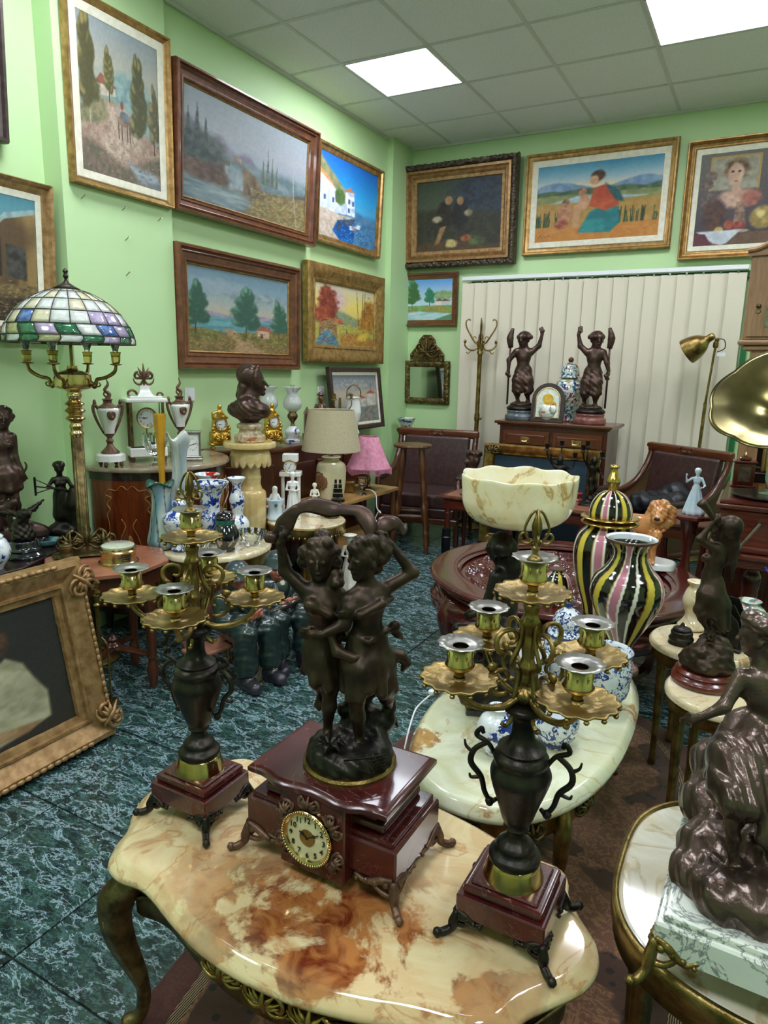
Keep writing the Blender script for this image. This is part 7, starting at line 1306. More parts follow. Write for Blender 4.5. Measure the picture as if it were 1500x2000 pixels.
# ------------------------------------------------------------------ back of the shop
def armchair(label, loc, rz):
    """open curved armchair, leather seat and back, cane sides; faces -y"""
    t = thing('armchair', label, 'armchair', loc, rz, 'brown leather armchairs'); W = .35
    part(t, 'seat_cushion', box(2*W-.06, .55, .13, (0, -.02, .3), .03, 3), LEATHER); part(t, 'seat_base', box(2*W-.05, .56, .08, (0, -.02, .23), .01), LEATHER)
    part(t, 'back_pad', box(2*W-.09, .07, .46, (0, 0, 0), .025, 3).rot('X', -.16).mv(0, .24, .41), LEATHER)
    part(t, 'front_rail', box(2*W+.02, .03, .05, (0, -.3, .18), .006), WALNUT)
    part(t, 'top_rail', box(2*W+.06, .055, .075, (0, .325, .85), .02, 3)+lathe([(.02, -W-.03), (.02, -W-.04), (.01, -W-.045)], 16).rot('Y', PI/2).mv(0, .325, .9), WALNUT); part(t, 'carved_crest', rocaille(.16, .035, .006, 3).mv(0, .295, .868), WALNUT, sharp=None)
    part(t, 'nail_trim', cat([ball(.0045, (-W+.06+k*.02, .277, .842), 5) for k in range(30)]), ANTD, kind='stuff')
    for s in (-1, 1):
        cv = spline([(s*W, .335, .9), (s*W, .3, .78), (s*W, .21, .65), (s*W, .07, .57), (s*W, -.12, .545), (s*W, -.29, .54)], 5)
        sf = part(t, 'side_frame', tube(cv, .026, 8, 1., up=(1, 0, 0))+box(.04, .04, .56, (s*W, -.29, 0), .005)+box(.035, .62, .04, (s*W, 0, .19), .005), WALNUTZ, sharp=None)
        out = [(p[1], p[2]-.015) for p in cv]+[(-.28, .22), (.28, .22)]; pn = extr(out[::-1], .008).rot('Z', PI/2); part(sf, 'cane_panel', G(pn.v*np.array((1, 1, 1)), pn.f).mv(s*W, 0, 0), CANE)
        part(t, 'arm_pad', box(.06, .24, .035, (s*W, -.17, .56), .014, 2), LEATHER); part(t, 'back_leg', tube([(s*(W-.02), .3, .25), (s*(W-.02), .33, .1), (s*(W-.02), .37, 0)], [.022, .02, .016], 8), WALNUTZ)
        part(t, 'front_leg', lathe(prof([(.015, 0), (.022, .04), (.016, .1), (.024, .18)], 3), 14).mv(s*(W-.0), -.29, 0), WALNUTZ)
    return t
armchair('brown leather armchair in the back left corner under the mirror', (-2.53, 5.43, 0), .16); armchair('brown leather armchair with a black jacket thrown on its seat', (-.65, 5.42, 0), -.6)
c = Clay(.009); R = random.Random(4)
for k in range(16): c.ell((R.uniform(-.16, .16), R.uniform(-.12, .12), .05+.05*R.random()+.05*(k % 3 == 0)), (.09, .075, .055), .03)
c.chain([(-.1, .1, .1), (0, .16, .17), (.14, .12, .14)], [.07, .07, .05], .03); c.relief(lambda X, Y, Z: .006*np.abs(np.sin(X*34+Z*22+Y*12))-.003+.003*np.sin(Y*60+X*30)); c.cut((0, 0, -.14), (.6, .6, .14), .005)
single('puffer_jacket', 'crumpled black quilted jacket lying on the right armchair seat', 'jacket', c.build(), NYLON, (-.6, 5.38, .432), -.6, sharp=None)
c = Clay(.008)
for k in range(9): c.ell((R.uniform(-.1, .1), R.uniform(-.06, .06), .03+.04*R.random()), (.06, .05, .04), .02)
c.relief(lambda X, Y, Z: .006*np.sin(X*70+Y*40)*np.sin(Z*80+Y*60)); c.cut((0, 0, -.14), (.6, .6, .14), .004); single('plastic_bag', 'crumpled thin white plastic bag beside the jacket', 'bag', c.build(), BAG, (-.87, 5.44, .432), -.4, sharp=None)
# --- coat stand
cs = thing('coat_stand', 'tall brass coat stand with curled hooks before the blind', 'coat stand', (-2.31, 6.0, 0))
part(cs, 'pole', lathe(prof([(.016, .04), (.022, .1), (.02, 1.0), (.026, 1.02), (.02, 1.04), (.02, 1.58), (.03, 1.6), (.024, 1.64), (.03, 1.68), (.022, 1.72), (.02, 1.76), (0, 1.79)], 2), 20), ANTB); part(cs, 'base', lathe(prof([(.12, 0), (.12, .012), (.06, .03), (.02, .05)], 3), 32), ANTB); part(cs, 'knob', lathe([(.005, 0), (.012, .02), (0, .03)], 10).rot('Y', PI/2).mv(.02, 0, 1.02), ANTB)
for k in range(4):
    a = k*PI/2+.35; part(cs, 'upper_hook', tube(spline([(.015, 0, 1.68), (.05, 0, 1.7), (.09, 0, 1.76), (.13, 0, 1.83), (.135, 0, 1.88), (.11, 0, 1.9), (.1, 0, 1.885)], 5), [.007, .008, .006, .006], 7)+tube(scroll((.05, 0, 1.735), .025, .006, -1.5, 3.8, 14), .004, 6), ANTB, rot=(0, 0, a), sharp=None)
    part(cs, 'lower_hook', tube(spline([(.015, 0, 1.66), (.06, 0, 1.63), (.11, 0, 1.64), (.14, 0, 1.67), (.14, 0, 1.7)], 5), [.008, .008, .006], 7)+ball(.014, (.14, 0, 1.705), 8, (1, 1, 1.3))+tube(spline([(.08, 0, 1.63), (.11, 0, 1.6), (.125, 0, 1.615)], 4), .005, 6), ANTB, rot=(0, 0, a+.2), sharp=None)
# --- chest of drawers with statues
ch = thing('chest_of_drawers', 'brown chest with two top drawers before the blind', 'chest', (-1.51, 5.85, 0), -.03)
part(ch, 'body', box(.9, .4, .98, (0, 0, .03)), WALNUTZ); part(ch, 'top', box(.98, .46, .025, (0, -.01, 1.02), .006, 2)+box(.94, .43, .015, (0, -.005, 1.005), .004), WALNUT)
for s in (-1, 1):
    d = part(ch, 'drawer', box(.4, .02, .15, (s*.215, -.21, .82), .005), WALNUT); part(d, 'raised_panel', box(.33, .012, .085, (s*.215, -.224, .852), .006), WALNUT)
    h = part(d, 'handle', box(.075, .003, .045, (s*.215, -.231, .872), .001)+tube(spline([(s*.215-.026, -.234, .9), (s*.215-.02, -.25, .885), (s*.215+.02, -.25, .885), (s*.215+.026, -.234, .9)], 4), .004, 7), BRASS)
for k in range(2): part(ch, 'drawer', box(.84, .02, .3, (0, -.21, .15+k*.32), .005), WALNUT)
part(ch, 'plinth', box(.92, .42, .06, (0, 0, 0), .004), WALNUTZ)
def putto(label, loc, rz, mir, m):
    t = thing('bronze_putto', label, 'statue', loc, rz, 'bronze cherubs on the chest')
    part(t, 'marble_base', lathe(prof([(.125, 0), (.13, .01), (.128, .04), (.112, .055), (.115, .075), (.105, .085)], 3), 40), m); part(t, 'bronze_ring', lathe(prof([(.11, .084), (.118, .1), (.105, .115), (.09, .125), (.07, .13)], 3), 40, lambda a, k: 1+.02*math.cos(20*a)), BRONZE2, sharp=None)
    c = Clay(.007); f = mir; X = lambda x, y, z: (x*f, y, z)
    J = {'head': X(-.01, -.01, .665), 'face': X(-.5, -1, 0), 'chin': X(-.03, -.04, .63), 'neck': X(0, 0, .61), 'shL': X(-.065, 0, .57), 'shR': X(.065, 0, .57), 'elL': X(-.12, -.01, .5) if f > 0 else X(-.1, -.02, .49), 'wrL': X(-.12, -.03, .42), 'haL': X(-.115, -.04, .38), 'elR': X(.12, 0, .62), 'wrR': X(.14, -.01, .71), 'haR': X(.13, -.01, .76), 'waist': X(0, 0, .45), 'pel': X(0, 0, .39), 'knL': X(-.04, -.03, .26), 'anL': X(-.03, 0, .16), 'toL': X(-.04, -.04, .14), 'knR': X(.045, -.02, .26), 'anR': X(.06, .02, .16), 'toR': X(.06, -.03, .14)}
    bronze_person(c, J, .135, False); c.ell(X(0, .01, .7), (.055, .055, .04), .02)
    for k in range(8): a = k*.785; c.ell((.05*math.cos(a), .05*math.sin(a), .69), .02, .01)
    for w0, p in ((X(-.02, 0, .42), [X(-.06, -.03, .25), X(-.03, -.06, .24), X(.0, -.05, .25)]), (X(.03, 0, .42), [X(.05, -.05, .24), X(.08, 0, .25), X(.03, .06, .24), X(-.03, .06, .24)])): skirt(c, w0, p, .04, 3, .02)
    c.ell((0, 0, .13), (.09, .085, .025), .02); c.relief(lambda X_, Y, Z: np.where(Z < .42, .004*np.sin(X_*110+Z*60)*np.sin(Y*100+Z*70), 0)); part(t, 'cherub', c.build(), BRONZE4, sharp=None)
    part(t, 'staff', tube([X(-.115, -.04, .13), X(-.115, -.04, .45), X(-.11, -.035, .74)], .008, 8)+tube(spline([X(-.11, -.035, .6), X(-.12, -.035, .68), X(-.1, -.035, .76)], 4), [.02, .03, .012], 8), BRONZE4, sharp=None)
putto('bronze cherub on a grey marble base at the left of the chest', (-1.84, 5.8, 1.046), .3, 1, GREYM); putto('bronze cherub on a rose marble base at the right of the chest', (-1.25, 5.8, 1.046), .1, -1, ROSEM)
ic = thing('icon', 'arched silver and gold religious icon in a dark wooden frame', 'icon', (-1.585, 5.72, 1.046), .05, rx=-.14)
def arch(w, h, n=14): r = w/2; return [(-r, 0), (r, 0)]+[(r*math.cos(a), h-r+r*math.sin(a)) for a in np.linspace(0, PI, n)]
part(ic, 'frame', extr(arch(.27, .32), .03).mv(0, 0, 0), FR_DARK, smooth=False); part(ic, 'silver_plate', extr(arch(.205, .255), .006).mv(0, -.017, .03), simple('silver_foil', '#c4c4c0', '#e3e2dc', 50, .3, .8, bump=.4, bscale=90), smooth=False); part(ic, 'gold_border', tube([(x*.97, -.021, .034+z*.97) for x, z in arch(.2, .25)]+[(-.097, -.021, .034)], .004, 6), FIREG, sharp=None)
part(ic, 'halo', lathe([(.034, 0), (.046, 0), (.046, .004), (.034, .004)], 24).rot('X', PI/2).mv(0, -.02, .185)+lathe([(.02, 0), (.028, 0), (.028, .004), (.02, .004)], 20).rot('X', PI/2).mv(.048, -.02, .14), FIREG); part(ic, 'robe_relief', ball(.075, (0, -.018, .08), 12, (1, .12, .9))+ball(.035, (.045, -.022, .1), 10, (1, .2, 1.2)), simple('silver_relief', '#b9b9b6', '#d6d5d0', 60, .35, .85, bump=.5, bscale=70), sharp=None); part(ic, 'painted_face', ball(.03, (0, -.02, .185), 12, (.8, .14, 1.1))+ball(.016, (.048, -.022, .14), 10, (1, .2, 1.1))+ball(.018, (-.03, -.026, .08), 8, (1.2, .2, .7)), SKINP)
vase('imari_jar', 'tall multicoloured lidded jar behind the icon', 'jar', prof([(.06, 0), (.065, .01), (.055, .04), (.08, .12), (.115, .22), (.12, .27), (.1, .33), (.06, .36), (.06, .37)], 4), IMARI, (-1.47, 5.93, 1.046), 36, None, (('lid', lathe(prof([(.085, .36), (.09, .368), (.08, .38), (.075, .42), (.06, .46), (.03, .485), (.01, .49)], 4), 32), IMARI), ('knob', ball(.024, (0, 0, .51), 12), TURN)))
gf = painting('gilt framed dark picture propped in front of the chest', (-1.56, 5.5, .0), 0, .96, .86, -.05, [('frame', GILT, [(0, 0), (0, .04), (.015, .06), (.05, .05), (.08, .03), (.085, .038), (.095, .02)], 30, .0015)], lambda P: P.sky([(0, '#12202c'), (.5, '#1c3142'), (1, '#20384a')]), 40, 31, extra=lambda t: part(t, 'corner_leaf', rocaille(.14, .09, .01, 2).mv(-.4, -.06, .77), ANTD, sharp=None))
# --- low table in the middle
lt = thing('low_table', 'long brown leather topped low table between the armchairs', 'table', (-1.56, 5.05, 0))
part(lt, 'top', box(1.2, .46, .02, (0, 0, .48), .005), MAHOGX); part(lt, 'leather_inset', box(1.1, .38, .003, (0, 0, .4995)), simple('tan_leather', '#8a5a44', '#a87458', 24, .35, coat=.2), smooth=False); part(lt, 'apron', box(1.1, .4, .09, (0, 0, .39), .004), MAHOGX); part(lt, 'brass_edge', cat([box(1.2, .006, .006, (0, s*.231, .486)) for s in (-1, 1)]), GILT, smooth=False)
for x in (-.52, 0, .52):
    for y in (-.18, .18): part(lt, 'leg', lathe(prof([(.011, 0), (.014, .03), (.024, .34), (.03, .36), (.024, .37), (.028, .39), (.028, .44)], 2), 16).mv(x, y, 0), MAHOG)
for k in range(2): part(lt, 'drawer', box(.5, .012, .07, (-.3+k*.6, -.203, .4), .004), MAHOGX)
hb = thing('portrait_bust', 'small bronze male head at the left end of the low table', 'bust', (-2.0, 5.16, .5), -.6); part(hb, 'socle', lathe(prof([(.05, 0), (.05, .06), (.035, .08), (.03, .12), (.04, .14)], 3), 24), BLACKM); c = Clay(.006); H = np.array((0, 0, .26)); c.ell(H, (.052, .06, .068), .02).ell(H+(0, -.025, -.035), (.04, .04, .045), .02).cap(H+(0, -.062, .0), H+(0, -.076, -.025), .008, .011, .008).ell(H+(0, -.055, -.05), (.016, .012, .006), .005).cap(H+(0, 0, -.05), (0, 0, .14), .036, .042, .02)
for s in (-1, 1): c.cut(H+(s*.02, -.06, 0), .01, .008); c.ell(H+(s*.052, 0, -.01), (.01, .014, .02), .006)
for k in range(12): a = k*.52; c.ell(H+(.046*math.cos(a), .05*math.sin(a)+.008, .045+.01*math.sin(k*2)), .018, .008)
part(hb, 'head', c.build(), BRONZE4, sharp=None)
def cherub_candelabrum(label, loc, rz):
    t = thing('cherub_candelabrum', label, 'candelabrum', loc, rz, 'dark bronze cherub candelabra'); part(t, 'base', cat([lathe(prof([(.09, 0), (.085, .015), (.05, .03), (.03, .05)], 3), 24, lambda a, k: 1+.15*math.cos(4*a))]), BRONZE2, sharp=None)
    c = Clay(.006); J = {'head': (0, -.01, .33), 'face': (-1, -1, 0), 'chin': (-.015, -.03, .31), 'neck': (0, 0, .3), 'shL': (-.035, 0, .28), 'shR': (.035, 0, .28), 'elL': (-.06, 0, .31), 'wrL': (-.07, -.01, .36), 'haL': (-.07, -.01, .38), 'elR': (.06, 0, .25), 'wrR': (.06, -.03, .22), 'haR': (.06, -.04, .21), 'waist': (0, 0, .22), 'pel': (0, 0, .19), 'knL': (-.02, -.02, .12), 'anL': (-.01, 0, .07), 'toL': (-.015, -.02, .05), 'knR': (.025, -.02, .13), 'anR': (.03, .02, .08), 'toR': (.03, 0, .06)}
    bronze_person(c, J, .068, False); c.ell((0, 0, .05), (.035, .035, .03), .02); part(t, 'cherub', c.build(), BRONZE2, sharp=None)
    for k, (x, y, z) in enumerate(((-.1, 0, .42), (.1, .03, .36), (.0, .08, .44))): a_ = part(t, 'arm', tube(spline([(x*.2, y*.2, .3), (x*.8, y*.8, z-.09), (x, y, z-.03)], 5), .006, 6), BRONZE2); part(a_, 'candle_cup', lathe([(.008, z-.03), (.026, z-.02), (.02, z-.015), (.012, z-.01), (.018, z+.025), (.014, z+.025), (.01, z), (0, z)], 16).mv(x, y, 0), BRONZE2)
cherub_candelabrum('dark bronze cherub candelabrum, left of the pair on the low table', (-1.26, 4.99, .5), .2); cherub_candelabrum('dark bronze cherub candelabrum, right of the pair on the low table', (-1.05, 5.12, .5), .9)
vase('red_pot', 'small red lacquer pot behind the cherub candelabra', 'pot', prof([(.04, 0), (.045, .015), (.03, .03), (.04, .05), (.038, .07), (.0, .075)], 3), simple('red_lacquer', '#7c1f1f', '#96302c', 12, .2, coat=.5), (-1.17, 5.21, .5), 24)
ky = thing('key_bunch', 'small bunch of black car keys on the low table', 'keys', (-1.98, 4.93, .503), .3); part(ky, 'key_fob', box(.05, .03, .014, (0, 0, 0), .005)+box(.045, .028, .013, (.07, .02, 0), .005), BLACKP); part(ky, 'tag', box(.03, .02, .004, (.035, -.03, 0), .001), simple('lime_plastic', '#a8c43a', None, 1, .4)); part(ky, 'ring', tube([(.03+.014*math.cos(a), .0+.014*math.sin(a), .006) for a in np.linspace(0, 2*PI, 17)], .0014, 5), CHROME)
th = thing('thermos_flask', 'black steel thermos flask standing on the floor', 'flask', (-2.02, 4.72, 0)); part(th, 'body', lathe(prof([(.033, 0), (.034, .005), (.034, .2), (.031, .21)], 2), 28), simple('gunmetal', '#14131a', '#201d26', 10, .25, .5)); part(th, 'cup_lid', lathe(prof([(.032, .212), (.033, .216), (.032, .27), (.028, .276), (0, .277)], 2), 28), BLACKP); part(th, 'steel_band', lathe([(.0335, .206), (.0345, .208), (.0345, .212), (.0335, .214)], 28, caps=False), CHROME)
vase('water_bottle', 'clear plastic water bottle standing under the low table', 'bottle', prof([(.03, 0), (.032, .01), (.032, .15), (.025, .18), (.012, .2), (.012, .215), (0, .216)], 2), NT('bottle_blue').col('#a9c8ea').set(.05, 0, 0, .8, 1.3).m, (-1.56, 4.76, 0), 24, None, (('label_band', lathe([(.0325, .06), (.0327, .062), (.0327, .12), (.0325, .122)], 24, caps=False), simple('blue_label', '#3f6ab8', '#c9d8ee', 40, .4)),))
vase('porcelain_vase', 'red blue and white porcelain vase behind the left armchair', 'vase', prof([(.07, 0), (.08, .05), (.1, .5), (.09, .7), (.05, .82), (.05, .9), (.085, .98), (.08, .985), (.045, .9)], 4), IMARI, (-3.0, 5.93, .0), 32)
# --- brass reading lamp
rl = thing('reading_lamp', 'brass adjustable reading floor lamp with a bell shade', 'lamp', (-.43, 5.93, 0), 0)
part(rl, 'base', lathe(prof([(.12, 0), (.12, .015), (.03, .03), (.012, .05)], 3), 32), ANTB); part(rl, 'pole', tube([(0, 0, .04), (.02, 0, 1.25)], .013, 12)+tube([(.02, 0, 1.24), (.045, 0, 1.68)], .009, 10), ANTB); part(rl, 'joint', lathe([(.014, 1.66), (.02, 1.67), (.02, 1.7), (.014, 1.71)], 14).mv(.045, 0, 0)+ball(.018, (.05, 0, 1.72), 10), ANTB)
shd = lathe(prof([(.1, 0), (.1, .01), (.092, .06), (.07, .12), (.035, .16), (.028, .18), (.028, .2), (.02, .22), (.0, .225), ], 3), 36); inn = lathe(prof([(.098, 0), (.09, .06), (.066, .118), (.03, .15), (0, .155)], 3), 36, caps=False)
o1 = part(rl, 'bell_shade', shd.warp(lambda v: v), ANTB, loc=(-.15, -.03, 1.63), rot=(.15, .98, 0)); shd.f = [q for q in shd.f if len(q) < 10]
o1.data = mesh('bell_shade', shd, ANTB); part(o1, 'white_lining', G(inn.v, [tuple(reversed(q)) for q in inn.f]), ENAMEL); part(rl, 'flex', tube(spline([(.05, 0, 1.73), (.1, 0, 1.72), (.11, .0, 1.66), (.06, 0, 1.63)], 5), .004, 6), BLACKP); part(rl, 'price_tag', box(.06, .002, .028, (.09, -.01, 1.6)).rot('Y', -.0), WHITEP, smooth=False)
# --- carved round table
rd = thing('carved_round_table', 'dark red carved round table with bulging apron and claw legs', 'table', (-.78, 3.3, 0), .3)
part(rd, 'rim', lathe(prof([(.55, .42), (.6, .425), (.6, .44), (.585, .45), (.6, .455), (.64, .465), (.655, .48), (.65, .494), (.63, .5), (.53, .5), (.52, .49), (.5, .482)], 3), 96, caps=False), ROSE)
N = 150; xs = np.linspace(-.515, .515, N); XX, YY = np.meshgrid(xs, xs); P = Paint(1, 1, N, 77); nn = P.noise(9, 9, 4); n2 = P.noise(20, 20, 3); hgt = .462+.014*np.clip((nn-.5)*9, -1, 1)+.006*np.clip((n2-.5)*8, -1, 1); rr = np.hypot(XX, YY); keep = rr < .512; hgt[rr > .47] = .47
I = np.arange(N*N).reshape(N, N); q = np.stack([I[:-1, :-1], I[:-1, 1:], I[1:, 1:], I[1:, :-1]], -1).reshape(-1, 4); q = q[keep.ravel()[q].all(1)]; part(rd, 'carved_panel', G(np.stack([XX, YY, hgt], -1).reshape(-1, 3), q.tolist()), ROSE, sharp=None)
ap = lathe(prof([(.55, .3), (.6, .305), (.635, .33), (.645, .37), (.62, .41), (.58, .425)], 5), 160, caps=False); a = np.arctan2(ap.v[:, 1], ap.v[:, 0]); k = .012*np.clip(np.sin(a*11+np.sin(ap.v[:, 2]*60)*2)*np.sin(ap.v[:, 2]*70+a*5)*1.6, -.6, .6)*(np.abs(ap.v[:, 2]-.36) < .045); L = np.hypot(ap.v[:, 0], ap.v[:, 1])[:, None]; ap.v[:, :2] *= (1+k[:, None]/L); part(rd, 'carved_apron', ap, ROSE, sharp=None)
for k in range(5): a = k*2*PI/5+2.45; d = np.array((math.cos(a), math.sin(a))); lg = part(rd, 'leg', tube(spline([(*(d*.58), .4), (*(d*.62), .33), (*(d*.6), .22), (*(d*.56), .12), (*(d*.6), .05), (*(d*.63), .03)], 5), [.06, .055, .04, .036, .045, .04], 12), ROSEZ, sharp=None); part(lg, 'claw', ball(.045, (*(d*.63), .04), 12, (1.1, 1.1, .88)), ROSEZ)
part(rd, 'stretcher_ring', lathe([(.42, .1), (.46, .1), (.46, .13), (.42, .13), (.42, .1)], 64, caps=False), ROSE)
# --- pair of pottery lions
ln = thing('lion_group', 'glazed tan lion and lioness standing on a white base', 'figurine', (-.47, 3.66, .501), -.15)
part(ln, 'base', slab(ellipse(.17, .085, 36, 3), [(0, 0), (0, .025), (.008, .032)]), PORC, sharp=.9)
def lion(c, o, s, mane):
    X = lambda x, y, z: (o[0]+x*s, o[1]+y*s, o[2]+z*s)
    c.cap(X(-.5, .1, .62), X(.15, 0, .66), .17*s, .2*s, .08*s).cap(X(.1, 0, .62), X(.25, -.05, .75), .2*s, .17*s, .08*s).ell(X(.34, -.2, .92), (.15*s, .16*s, .17*s), .06*s).ell(X(.38, -.38, .85), (.1*s, .1*s, .085*s), .04*s).cap(X(.36, -.3, 1.0), X(.38, -.44, .89), .05*s, .045*s, .03*s)
    for x, y, f in ((.25, -.12, 1), (.1, .1, 0), (-.42, -.02, 0), (-.5, .18, 0)): c.cap(X(x, y, .55), X(x+.02*f, y-.03, .3), .1*s, .07*s, .05*s).cap(X(x+.02*f, y-.03, .3), X(x+.03*f, y-.03, .08), .065*s, .055*s, .03*s).cap(X(x+.03*f, y-.03, .06), X(x+.06, y-.1, .05), .06*s, .05*s, .03*s)
    c.chain([X(-.65, .1, .65), X(-.8, .12, .4), X(-.78, .1, .15)], [.04*s, .03*s, .05*s], .02*s)
    for q in (-1, 1): c.ell(X(.34+.13*q, -.08, 1.05), .05*s, .02*s).cut(X(.37+.085*q, -.37, .98), .03*s, .02*s)
    if mane:
        for k in range(14): a = k*.45; c.ell(X(.33+.2*math.cos(a), -.03+.03*math.sin(k*2), .88+.23*math.sin(a)), (.07+.025*(k % 2))*s, .03*s)
        for p in ((.3, -.1, .65), (.35, -.15, .7), (.25, -.12, .55), (.4, -.08, .75)): c.ell(X(*p), .1*s, .03*s)
LIONG = simple('lion_glaze', '#b3703a', '#d69a62', 12, .14, coat=.5)
for nm, o, s, mn, lab in (('lion', (-.02, .03, .025), .27, True, 'maned lion'), ('lioness', (.03, -.045, .025), .17, False, 'lower lioness in front')):
    c = Clay(.005 if mn else .004); lion(c, o, s, mn); c.relief((lambda X, Y, Z: np.where(X > .03, .003*np.sin(X*190+Z*120)*np.sin(Z*200+Y*90), 0)) if mn else (lambda X, Y, Z: 0*X)); part(ln, nm, c.build(), LIONG, lab, sharp=None); part(ln, 'nose', ball(.03*s*1.5, (o[0]+.385*s, o[1]-.475*s, o[2]+.89*s), 8, (1.3, .7, .8)), BLACKP)
# ------------------------------------------------------------------ right side of the shop
gc = thing('grandfather_clock', 'oak longcase clock with an arched hood at the right edge', 'clock', (.1, 4.85, 0), -.06)
part(gc, 'trunk', box(.42, .26, 1.2, (0, 0, .45), .006), OAK); part(gc, 'plinth', box(.5, .3, .45, (0, 0, 0), .008), OAK); part(gc, 'hood', box(.52, .3, .48, (0, -.01, 1.67), .006), OAK); part(gc, 'hood_base_moulding', box(.56, .33, .03, (0, -.015, 1.64), .01, 2)+box(.5, .3, .03, (0, -.005, 1.61), .01, 2), OAKX)
cr = [(-.28, 2.14), (.28, 2.14), (.28, 2.17), (.22, 2.18), (.15, 2.22), (.08, 2.27), (0, 2.29), (-.08, 2.27), (-.15, 2.22), (-.22, 2.18), (-.28, 2.17)]; part(gc, 'arched_cornice', extr(cr, .34).mv(0, -.01, 0)+tube(spline([(x, -.19, z) for x, z in cr[2:]], 3), .014, 8), OAKX)
hd_ = part(gc, 'hood_door', extr([(-.24, 1.69), (.24, 1.69), (.24, 2.12), (-.24, 2.12)], .02).mv(0, -.165, 0), OAK); part(hd_, 'knob', lathe([(.004, 0), (.014, .01), (.008, .02), (0, .022)], 12).rot('X', PI/2).mv(-.19, -.176, 1.86)+lathe([(.014, 0), (.012, .004)], 10).rot('X', PI/2).mv(-.19, -.176, 1.83), ANTD)
part(hd_, 'door_glass', extr([(-.15, 1.74), (.15, 1.74), (.15, 1.98)]+[(.15*math.cos(a), 1.98+.1*math.sin(a)) for a in np.linspace(0.1, PI-.1, 10)]+[(-.15, 1.98)], .006).mv(0, -.176, 0), simple('dial_plate_brass', '#7d7a64', '#a5a08a', 20, .25, .7)); clock_dial(gc, (0, -.181, 1.88), .11, IVORYD, ANTB, 10, 2, .03, True)
td = part(gc, 'trunk_door', box(.3, .016, .95, (0, -.138, .58), .006), OAK); part(td, 'door_glass', box(.2, .004, .75, (0, -.1475, .68)), NT('dark_glass').col('#1c1712').set(.05, 0, .5).m, smooth=False); part(gc, 'weight', lathe([(.02, .9), (.024, .91), (.024, 1.1), (.02, 1.11)], 16).mv(-.05, -.153, 0), BRASS)
# gramophone on a mahogany pedestal table
pt_ = thing('pedestal_table', 'mahogany pedestal table with a turned column under the gramophone', 'table', (.1, 3.78, 0), .0)
part(pt_, 'top', box(.54, .5, .03, (0, 0, .62), .01, 2), MAHOGX); part(pt_, 'apron', box(.48, .44, .05, (0, 0, .575), .006), MAHOGX); part(pt_, 'turned_column', lathe(prof([(.05, .05), (.07, .09), (.045, .13), (.055, .2), (.035, .27), (.05, .34), (.038, .4), (.045, .48), (.03, .53), (.06, .575)], 4), 28).mv(-.06, 0, 0), MAHOG); part(pt_, 'round_foot', lathe(prof([(.18, 0), (.18, .02), (.14, .035), (.06, .06)], 3), 36).mv(-.06, 0, 0), MAHOG)
gm = thing('gramophone', 'wooden gramophone with a big brass horn and a crank', 'gramophone', (.1, 3.78, .651), 0)
part(gm, 'case', box(.46, .42, .17, (0, 0, .03), .006), MAHOGX); part(gm, 'base_moulding', box(.5, .46, .035, (0, 0, 0), .012, 2), MAHOGX); part(gm, 'lid_moulding', box(.5, .46, .025, (0, 0, .2), .008, 2)+box(.47, .43, .02, (0, 0, .222), .006), MAHOGX)
part(gm, 'turntable', lathe(prof([(.16, .244), (.165, .25), (.165, .256), (.16, .259), (0, .26)], 2), 48).mv(-.03, -.02, 0), simple('black_vinyl', '#0b0b0c', '#17171a', 60, .18)); part(gm, 'record_label', lathe([(.05, .26), (.05, .2615), (0, .262)], 24).mv(-.03, -.02, 0), simple('green_felt', '#5c6a50', None, 1, .7))
part(gm, 'crank', tube(spline([(-.06, -.21, .15), (-.06, -.26, .15), (-.065, -.265, .14), (-.13, -.265, .03), (-.135, -.27, .02)], 4), .007, 8), STEEL); part(gm, 'crank_grip', lathe(prof([(.012, 0), (.016, .02), (.014, .05), (.008, .06)], 3), 14).rot('X', PI/2).mv(-.135, -.262, .015), BLACKP)
hornp = spline([(.018, 0), (.024, .1), (.04, .2), (.075, .29), (.14, .36), (.24, .41), (.335, .43)], 5); NL = 8
hg = lathe([(r, z) for r, z in hornp], 96, lambda t, k: 1+.05*abs(math.sin(NL*t/2))*max(0, (k-.35)/.65)-.02, caps=False); HORN = simple('horn_brass', '#5a5230', '#7a6f44', 5, .24, .9); HORN2 = simple('horn_outside', '#5a4420', '#86682e', 8, .22, .95)
hn = part(gm, 'horn', hg, HORN, sharp=None, loc=(.09, .07, .42)); ax_ = Vector((-.2, -.55, .66)).normalized(); hn.rotation_mode = 'QUATERNION'; hn.rotation_quaternion = Vector((0, 0, 1)).rotation_difference(ax_); m = hn.modifiers.new('thickness', 'SOLIDIFY'); m.thickness = .004
part(hn, 'horn_seams', cat([tube([(1.0*r*(1-.02)*math.cos(t), r*(1-.02)*math.sin(t), z) for r, z in hornp[8:]], .003, 5) for t in np.arange(NL)*2*PI/NL]), HORN2, sharp=None); part(gm, 'tone_arm', tube(spline([(.09, .07, .42), (.12, .12, .37), (.16, .16, .3), (.14, .16, .27), (.06, .06, .28), (.05, .05, .262)], 5), [.018, .018, .016, .012], 10), ANTB, sharp=None)
part(gm, 'horn_bracket', tube([(.2, .17, .23), (.19, .16, .34), (.11, .1, .4)], .014, 8), BLACKP)
